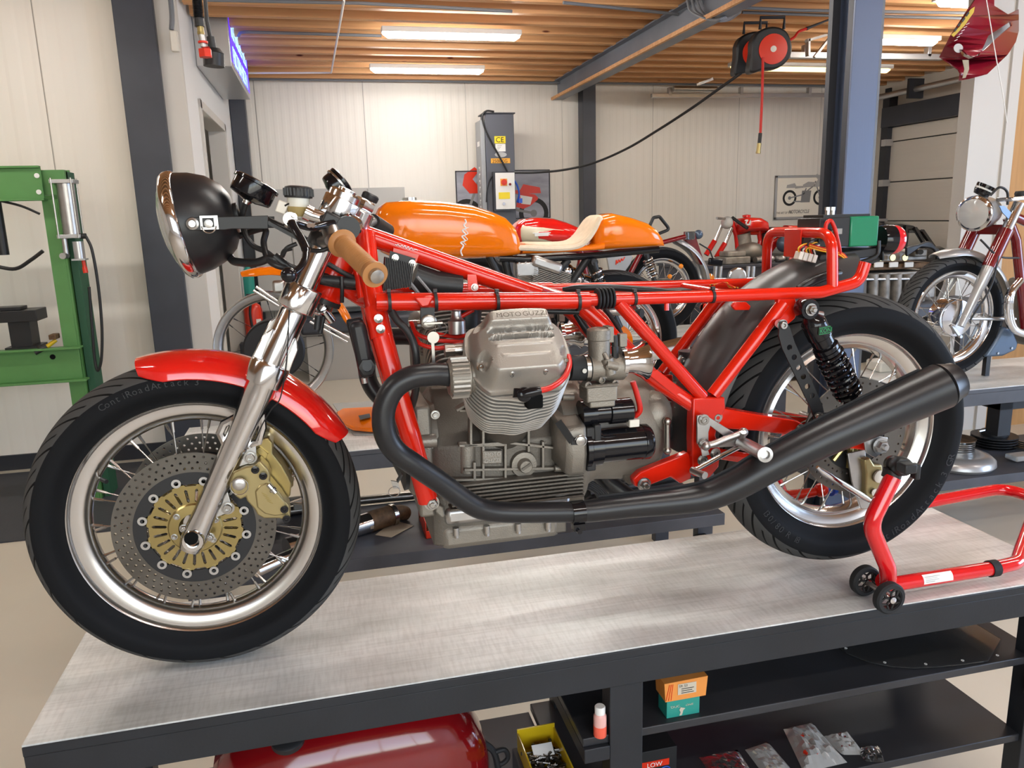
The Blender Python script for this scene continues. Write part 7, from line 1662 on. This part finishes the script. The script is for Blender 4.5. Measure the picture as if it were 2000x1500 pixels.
def flat_bike(t, X, Yp, col1, col2, k=1., flip=1):
    """the printed motorcycle: wheels, tank, fairing as flat shapes"""
    def P(x, z): return V((X.x+flip*x*k, Yp, X.z+z*k))
    for wx in (-.30,.30):
        m = MB().lathe(P(wx,0),(0,1,0),[(.095*k,0),(.135*k,0),(.135*k,.001),(.095*k,.001)],28,closed=True); obj('printed_wheel', m, 'ink', t)
        m = MB().lathe(P(wx,0),(0,1,0),[(.0,0),(.03*k,0),(.03*k,.0012),(.0,.0012)],16); obj('printed_hub', m, 'grey_ink', t)
    m = MB()
    for a, b in (((-.3,0),(-.05,.05)),((-.05,.05),(.22,.24)),((.3,0),(.19,.28)),((-.2,.17),(.2,.2)),((-.22,-.06),(.1,-.07)),((-.05,.02),(.02,.16))): m.beam(P(*a),P(*b),.001,.022*k,(0,0,1))
    m.prism([P(-.08,-.08),P(.1,-.08),P(.12,.12),P(-.06,.12)],(0,.0005,0)); obj('printed_engine', m, 'grey_ink', t)
    obj('printed_tank', MB().prism([P(-.05,.17),P(.16,.19),P(.19,.26),P(.05,.27),P(-.05,.22)],(0,-.001,0)), col1, t)
    obj('printed_seat', MB().prism([P(-.06,.17),P(-.06,.20),P(-.18,.20),P(-.21,.25),P(-.36,.22),P(-.37,.17)],(0,-.001,0)), col2, t)
    obj('printed_fairing', MB().prism([P(.17,.18),P(.27,.18),P(.33,.25),P(.31,.34),P(.22,.40),P(.18,.37),P(.24,.30),P(.20,.25)],(0,-.0012,0)), col1, t)
p1 = poster(893,331,1074,431,'wall_poster','framed photo poster of a red sports motorcycle, behind the lift post','dark_metal','poster_grey',BACK-.03,.012)
flat_bike(p1, at(978,418,BACK-.024), BACK-.024, 'red_plastic', 'red_plastic', 1.35, -1)
P_ = at(1005,385,BACK-.027)
obj('printed_tail', MB().prism(ats([(1014,373),(1022,376),(1045,380),(1051,386),(1050,390),(1036,402),(1022,408),(1008,404),(1012,385)],BACK-.029),(0,.002,0)), 'red_plastic', p1)
obj('printed_panel', MB().prism(ats([(1016,381),(1040,385),(1036,400),(1018,398)],BACK-.031),(0,.001,0)), 'label_white', p1)
p2 = poster(1512,341,1636,429,'wall_poster','silver-framed cream poster with an old motorcycle and dark lettering, left of the tall column','frame_silver','poster_cream')
flat_bike(p2, at(1572,386,BACK-.024), BACK-.024, 'silver_paint', 'silver_paint', .74, 1)
obj('poster_lettering', text_mb('THE ART OF THE', at(1516,418,BACK-.024),(1,0,0),(0,0,1),.026,.001,shear=.2,wscale=.8), 'ink', p2); obj('poster_lettering', text_mb('MOTORCYCLE', at(1540,417,BACK-.024),(1,0,0),(0,0,1),.045,.001,shear=.2,wscale=.72), 'ink', p2)
# grey cupboards on the back wall, left
YK = 7.25
for k, (x0, x1) in enumerate(((497,571),(571,660),(660,724),(724,796))):
    p = at(x0,480,YK); q = at(x1,480,YK); t = thing('wall_cupboard', ['grey cupboard door panel nearest the white partition','grey cupboard behind the brake reservoir','grey cupboard just left of the orange tank','narrow grey cupboard at the right end, above the orange tank'][k], 'cupboard', ((p.x+q.x)/2,YK,p.z), 'grey cupboards on the back wall')
    obj('cupboard_body', MB().bb((p.x,YK,-.05),(q.x,BACK-.01,1.235)), 'grey_cabinet', t)
    obj('cupboard_door', MB().bb((p.x+.006,YK-.02,-.04),(q.x-.006,YK-.001,1.225)), 'grey_cabinet', t, bevel=.003)
t = thing('low_bench', 'low dark padded bench against the back wall, seen past the front mudguard', 'bench', (.75,7.0,FLOOR))
obj('bench_seat', MB().bb((.0,6.85,-.28),(1.6,7.5,-.12)), 'steel_blue', t, bevel=.03); obj('bench_base', MB().bb((.05,6.95,FLOOR),(1.55,7.5,-.28)), 'grey_cabinet', t)
t = thing('fire_extinguisher', 'red fire extinguisher standing behind the bare silver rim', 'fire extinguisher', tuple(at(500,665,6.6)))
c_ = at(500,668,6.6); zt_ = at(500,590,6.6).z; obj('extinguisher_body', MB().lathe((c_.x,6.6,c_.z),(0,0,1),[(.0,0),(.085,0),(.09,.01),(.09,zt_-c_.z-.07),(.07,zt_-c_.z-.03),(.03,zt_-c_.z),(.0,zt_-c_.z)],28), 'red_plastic', t)
obj('extinguisher_valve', MB().cyl((c_.x,6.6,zt_),(c_.x,6.6,zt_+.05),.02).box((c_.x,6.6,zt_+.07),(.10,.03,.03)), 'black_matt', t); obj('extinguisher_hose', MB().tube(spline([V((c_.x,6.52,zt_+.03)),V((c_.x-.02,6.5,zt_-.1)),V((c_.x-.01,6.5,c_.z+.15)),V((c_.x,6.5,c_.z+.06))],6),.012,8), 'black_matt', t)
obj('extinguisher_label', MB().bb((c_.x+.03,6.51,c_.z+.14),(c_.x+.075,6.53,c_.z+.24)), 'label_white', t)
tag(obj('cupboard_stand', MB().bb((c_.x-.15,6.5,FLOOR),(c_.x+.15,6.8,c_.z)), 'dark_metal'), 'dark stand under the fire extinguisher', 'stand')
t = thing('gas_bottle', 'green gas bottle in the corner behind the headlight wiring', 'gas bottle', tuple(at(485,560,7.0)))
c_ = at(487,560,6.9); obj('bottle_shell', MB().lathe((c_.x,6.9,FLOOR),(0,0,1),[(.0,0),(.055,0),(.055,1.15),(.045,1.22),(.02,1.26),(.02,1.29),(.0,1.29)],24), 'teal', t)
# ---------------------------------------------------------------- green workshop press
YP = 3.6
def pq(x, y, Y=YP): return at(x, y, Y)
t = thing('workshop_press', 'green steel workshop press with an air cylinder, standing at the left wall', 'press', (-1.45,YP+.1,FLOOR))
xl = at(83,391,YP).x; xr = xl+.105
m = MB().bb((xl-.005,YP,FLOOR),(xr-.03,YP+.012,1.06)).bb((xr-.03,YP,FLOOR),(xr-.018,YP+.20,1.06)); ul = obj('upright', m, 'press_green', t, bevel=.002)
m = MB().bb((xr-.012,YP+.03,FLOOR),(xr+.03,YP+.20,1.22)); obj('upright_web', m, 'press_green_dark', t, bevel=.002)
m = MB().bb((-2.5,YP,FLOOR),(-2.4,YP+.2,1.2)); obj('upright', m, 'press_green', t)
z1_, z0_ = pq(40,329).z, pq(40,389).z
m = MB().bb((-2.5,YP-.03,z0_),(xl+.02,YP-.015,z1_)).bb((-2.5,YP-.075,z0_-.012),(xl+.03,YP-.0,z0_)).bb((-2.5,YP+.20,z0_),(xl+.11,YP+.215,z1_)).bb((-2.5,YP-.05,z1_),(xl+.02,YP-.015,z1_+.012)); tb_ = obj('top_beam', m, 'press_green', t, bevel=.002)
m = MB().bb((xl-.03,YP+.0,z0_+.02),(xr+.03,YP+.06,z1_-.01)); obj('beam_bracket', m, 'press_green', t, bevel=.002)
for q in ((72,343),(76,375)): P = at(q[0],q[1],YP-.032); obj('beam_bolt', MB().lathe(P,(0,-1,0),[(.0,0),(.014,0),(.014,.003),(.0,.003)],14), 'label_white', tb_)
z1_, z0_ = pq(40,683).z, pq(40,745).z
m = MB().bb((-2.5,YP-.03,z0_),(xr-.02,YP-.018,z1_)).bb((-2.5,YP-.08,z0_-.012),(xr+.01,YP+.0,z0_)).bb((-2.5,YP-.07,z1_-.006),(xr+.0,YP+.0,z1_+.006)); obj('table_beam', m, 'press_green', t, bevel=.002)
P = at(103,697,YP-.03); obj('beam_hole', MB().lathe(P,(0,-1,0),[(.0,0),(.016,0),(.016,.002),(.0,.002)],14), 'groove', t)
zc0, zc1 = at(140,465,YP).z, at(128,352,YP).z; cx_ = at(134,410,YP-.02).x
cyo = obj('air_cylinder', MB().cyl((cx_,YP-.02,zc0+.02),(cx_,YP-.02,zc1-.015),.047,n=28), 'brushed', t)
for z in (zc0, zc1-.02): obj('cylinder_end', MB().bb((cx_-.065,YP-.085,z),(cx_+.06,YP+.04,z+.022)), 'aluminium', cyo, bevel=.002)
for dx, dy in ((-.055,-.075),(.05,-.075),(.05,.03)): obj('tie_rod', MB().cyl((cx_+dx,YP-.02+dy+.01,zc0),(cx_+dx,YP-.02+dy+.01,zc1+.01),.005,n=8), 'bolt', cyo)
obj('pump_valve', MB().cyl((cx_-.04,YP-.04,zc0),(cx_-.04,YP-.04,zc0-.11),.015).cyl((cx_-.045,YP-.10,zc0-.10),(cx_-.045,YP-.02,zc0-.10),.018), 'brushed', cyo)
obj('small_cylinder', MB().cyl((cx_+.03,YP-.04,zc0-.02),(cx_+.03,YP-.04,zc0-.125),.030,n=22).bb((cx_-.008,YP-.075,zc0-.13),(cx_+.066,YP-.005,zc0-.12)), 'aluminium', cyo)
obj('hose_elbow', MB().cyl((cx_+.05,YP-.06,zc0+.01),(cx_+.085,YP-.06,zc0+.01),.016), 'black_matt', cyo)
obj('coupling', MB().cyl((cx_+.045,YP-.04,zc0-.13),(cx_+.047,YP-.04,zc0-.17),.010).cyl((cx_+.047,YP-.04,zc0-.17),(cx_+.05,YP-.04,zc0-.205),.014), 'red_plastic', cyo)
m = MB().tube(spline([at(168,462,YP-.06),at(180,490,YP-.06),at(192,560,YP-.06),at(199,640,YP-.06),at(198,700,YP-.06),at(191,724,YP-.05),at(185,700,YP-.04),at(180,640,YP-.04),at(174,560,YP-.04)],7),.0085,9); obj('air_hose', m, 'hose_black', cyo)
obj('gauge_hose', MB().tube(spline([at(-10,390,YP-.05),at(40,402,YP-.05),at(78,418,YP-.02)],5),.007,8), 'hose_black', t); obj('gauge_hose', MB().tube(spline([at(-10,520,YP+.1),at(30,525,YP+.1),at(60,508,YP+.1),at(84,490,YP+.1)],6),.011,8), 'hose_black', t)
pr_ = at(3,478,YP+.05); obj('press_ram', MB().cyl((pr_.x,YP+.06,pr_.z-.06),(pr_.x,YP+.06,1.10),.03), 'black_matt', t)
zt_ = z1_+.006
a_ = at(-20,609,YP+.02); 
bl = thing('press_block', 'black steel I-shaped block on the green press table', 'block', (at(20,690,YP+.02).x,YP+.05,zt_))
x0, x1 = at(-30,650,YP).x, at(74,612,YP).x
zt2 = at(40,606,YP).z; zb2 = at(40,628,YP).z
obj('block_top', MB().bb((x0,YP-.03,zb2),(x1,YP+.16,zt2)).bb((x0,YP+.0,zt2),(x1-.09,YP+.12,zt2+.02)), 'black_matt', bl, bevel=.003)
obj('block_web', MB().bb((at(18,650,YP).x,YP+.0,zt_+.01),(at(60,650,YP).x,YP+.14,zb2)), 'black_matt', bl)
obj('block_foot', MB().bb((at(14,685,YP).x,YP-.03,zt_),(at(77,685,YP).x,YP+.16,zt_+.012)), 'black_matt', bl)
hm = thing('hammer', 'hammer with yellow and black handle beside the black press block', 'hammer', tuple(at(95,680,YP-.03)))
obj('handle', MB().tube([at(68,689,YP-.05),at(92,677,YP-.03)],[.016,.014],12), 'black_matt', hm); obj('handle_band', MB().tube([at(92,677,YP-.03),at(110,664,YP-.02)],[.013,.011],12), 'yellow_plastic', hm); obj('head', MB().box(at(106,657,YP),(.04,.08,.03)), 'rust', hm, bevel=.004)
# ---------------------------------------------------------------- hanging fairing, floor mat
YF = 2.6
fr_ = thing('hanging_fairing', 'dark red race fairing with yellow lettering panel hanging under the ceiling at the top right', 'fairing', tuple(at(1910,60,YF)))
Fo = [(1908,-6),(1942,-6),(1942,11),(1969,28),(1990,18),(1990,60),(1984,82),(1968,107),(1928,145),(1894,154),(1875,157),(1877,143),(1873,136),(1837,111),(1859,68)]
hole = [(1973,42),(1930,70),(1923,87),(1912,108),(1902,111),(1925,96),(1950,72),(1976,50)]
hole2 = [(1873,97),(1880,97),(1890,107),(1905,112),(1892,115),(1880,109)]
def dep(x, y): return YF+.10+.20*((x-1905)/60)**2-.10*max(0,(150-y)/150)*max(0,(1900-x)/50)
def sub_(P): 
    out = []
    for i in range(len(P)):
        a, b = P[i], P[(i+1) % len(P)]; out += [(a[0]+(b[0]-a[0])*k/4, a[1]+(b[1]-a[1])*k/4) for k in range(4)]
    return out
fp_ = [sub_(Fo), sub_(hole), sub_(hole2)]
tris = tessellate_polygon([[V((x,y,0)) for x, y in l] for l in fp_]); flat = [p for l in fp_ for p in l]; q = len(flat)
pts_ = [at(x,y,dep(x,y)) for x, y in flat]
fcs = [tuple(f) for f in tris]+[tuple(q+i for i in reversed(f)) for f in tris]; o_ = 0
for l in fp_:
    for i in range(len(l)): j = (i+1) % len(l); fcs.append((o_+i,o_+j,q+o_+j,q+o_+i))
    o_ += len(l)
obj('fairing_shell', MB().add(pts_+[p+V((0,.012,0)) for p in pts_], fcs), 'maroon', fr_, smooth=1.2)
yp = obj('yellow_panel', MB().prism([at(x,y,dep(x,y)-.004) for x, y in ((1904,13),(1902,24),(1884,50),(1863,72),(1858,68),(1878,42),(1896,18))],(0,.003,0)), 'yellow_plastic', fr_)
m = MB()
for x, y in ((1866,57),(1873,47),(1881,38),(1889,27)): m.beam(at(x-2,y+4,dep(x,y)-.006),at(x+3,y-3,dep(x,y)-.006),.003,.012)
obj('panel_lettering', m, 'ink', yp)
m = MB()
for k in range(6): x, y = 1864+4.6*k, 80-6.4*k; m.beam(at(x,y,dep(x,y)-.004),at(x+6,y-3,dep(x,y)-.004),.003,.003)
obj('white_lettering', m, 'label_white', fr_)
m = MB().prism([at(1872+9*math.cos(a),94+9*math.sin(a),dep(1872,94)-.004) for a in [2*PI*i/20 for i in range(20)]],(0,.003,0)); obj('intake_oval', m, 'grey_cabinet', fr_)
m = MB().prism([at(x,y,dep(x,y)-.003) for x, y in ((1880,117),(1892,117),(1893,135),(1886,152),(1880,153),(1884,135))],(0,.003,0)); obj('fibre_patch', m, 'paper', fr_)
m = MB().tube([at(1925,-10,YF),at(1945,110,YF),at(1958,180,YF),at(1967,240,YF)],.003,6); tag(obj('hanging_string', m, 'label_white'), 'thin pale string hanging past the dark red fairing', 'string')
m = MB().bb((-6,3.0,FLOOR),(-.35,4.38,FLOOR+.008)); tag(obj('floor_mat', m, 'floor_mat'), 'dark ribbed rubber mat on the floor at the left wall', 'mat')
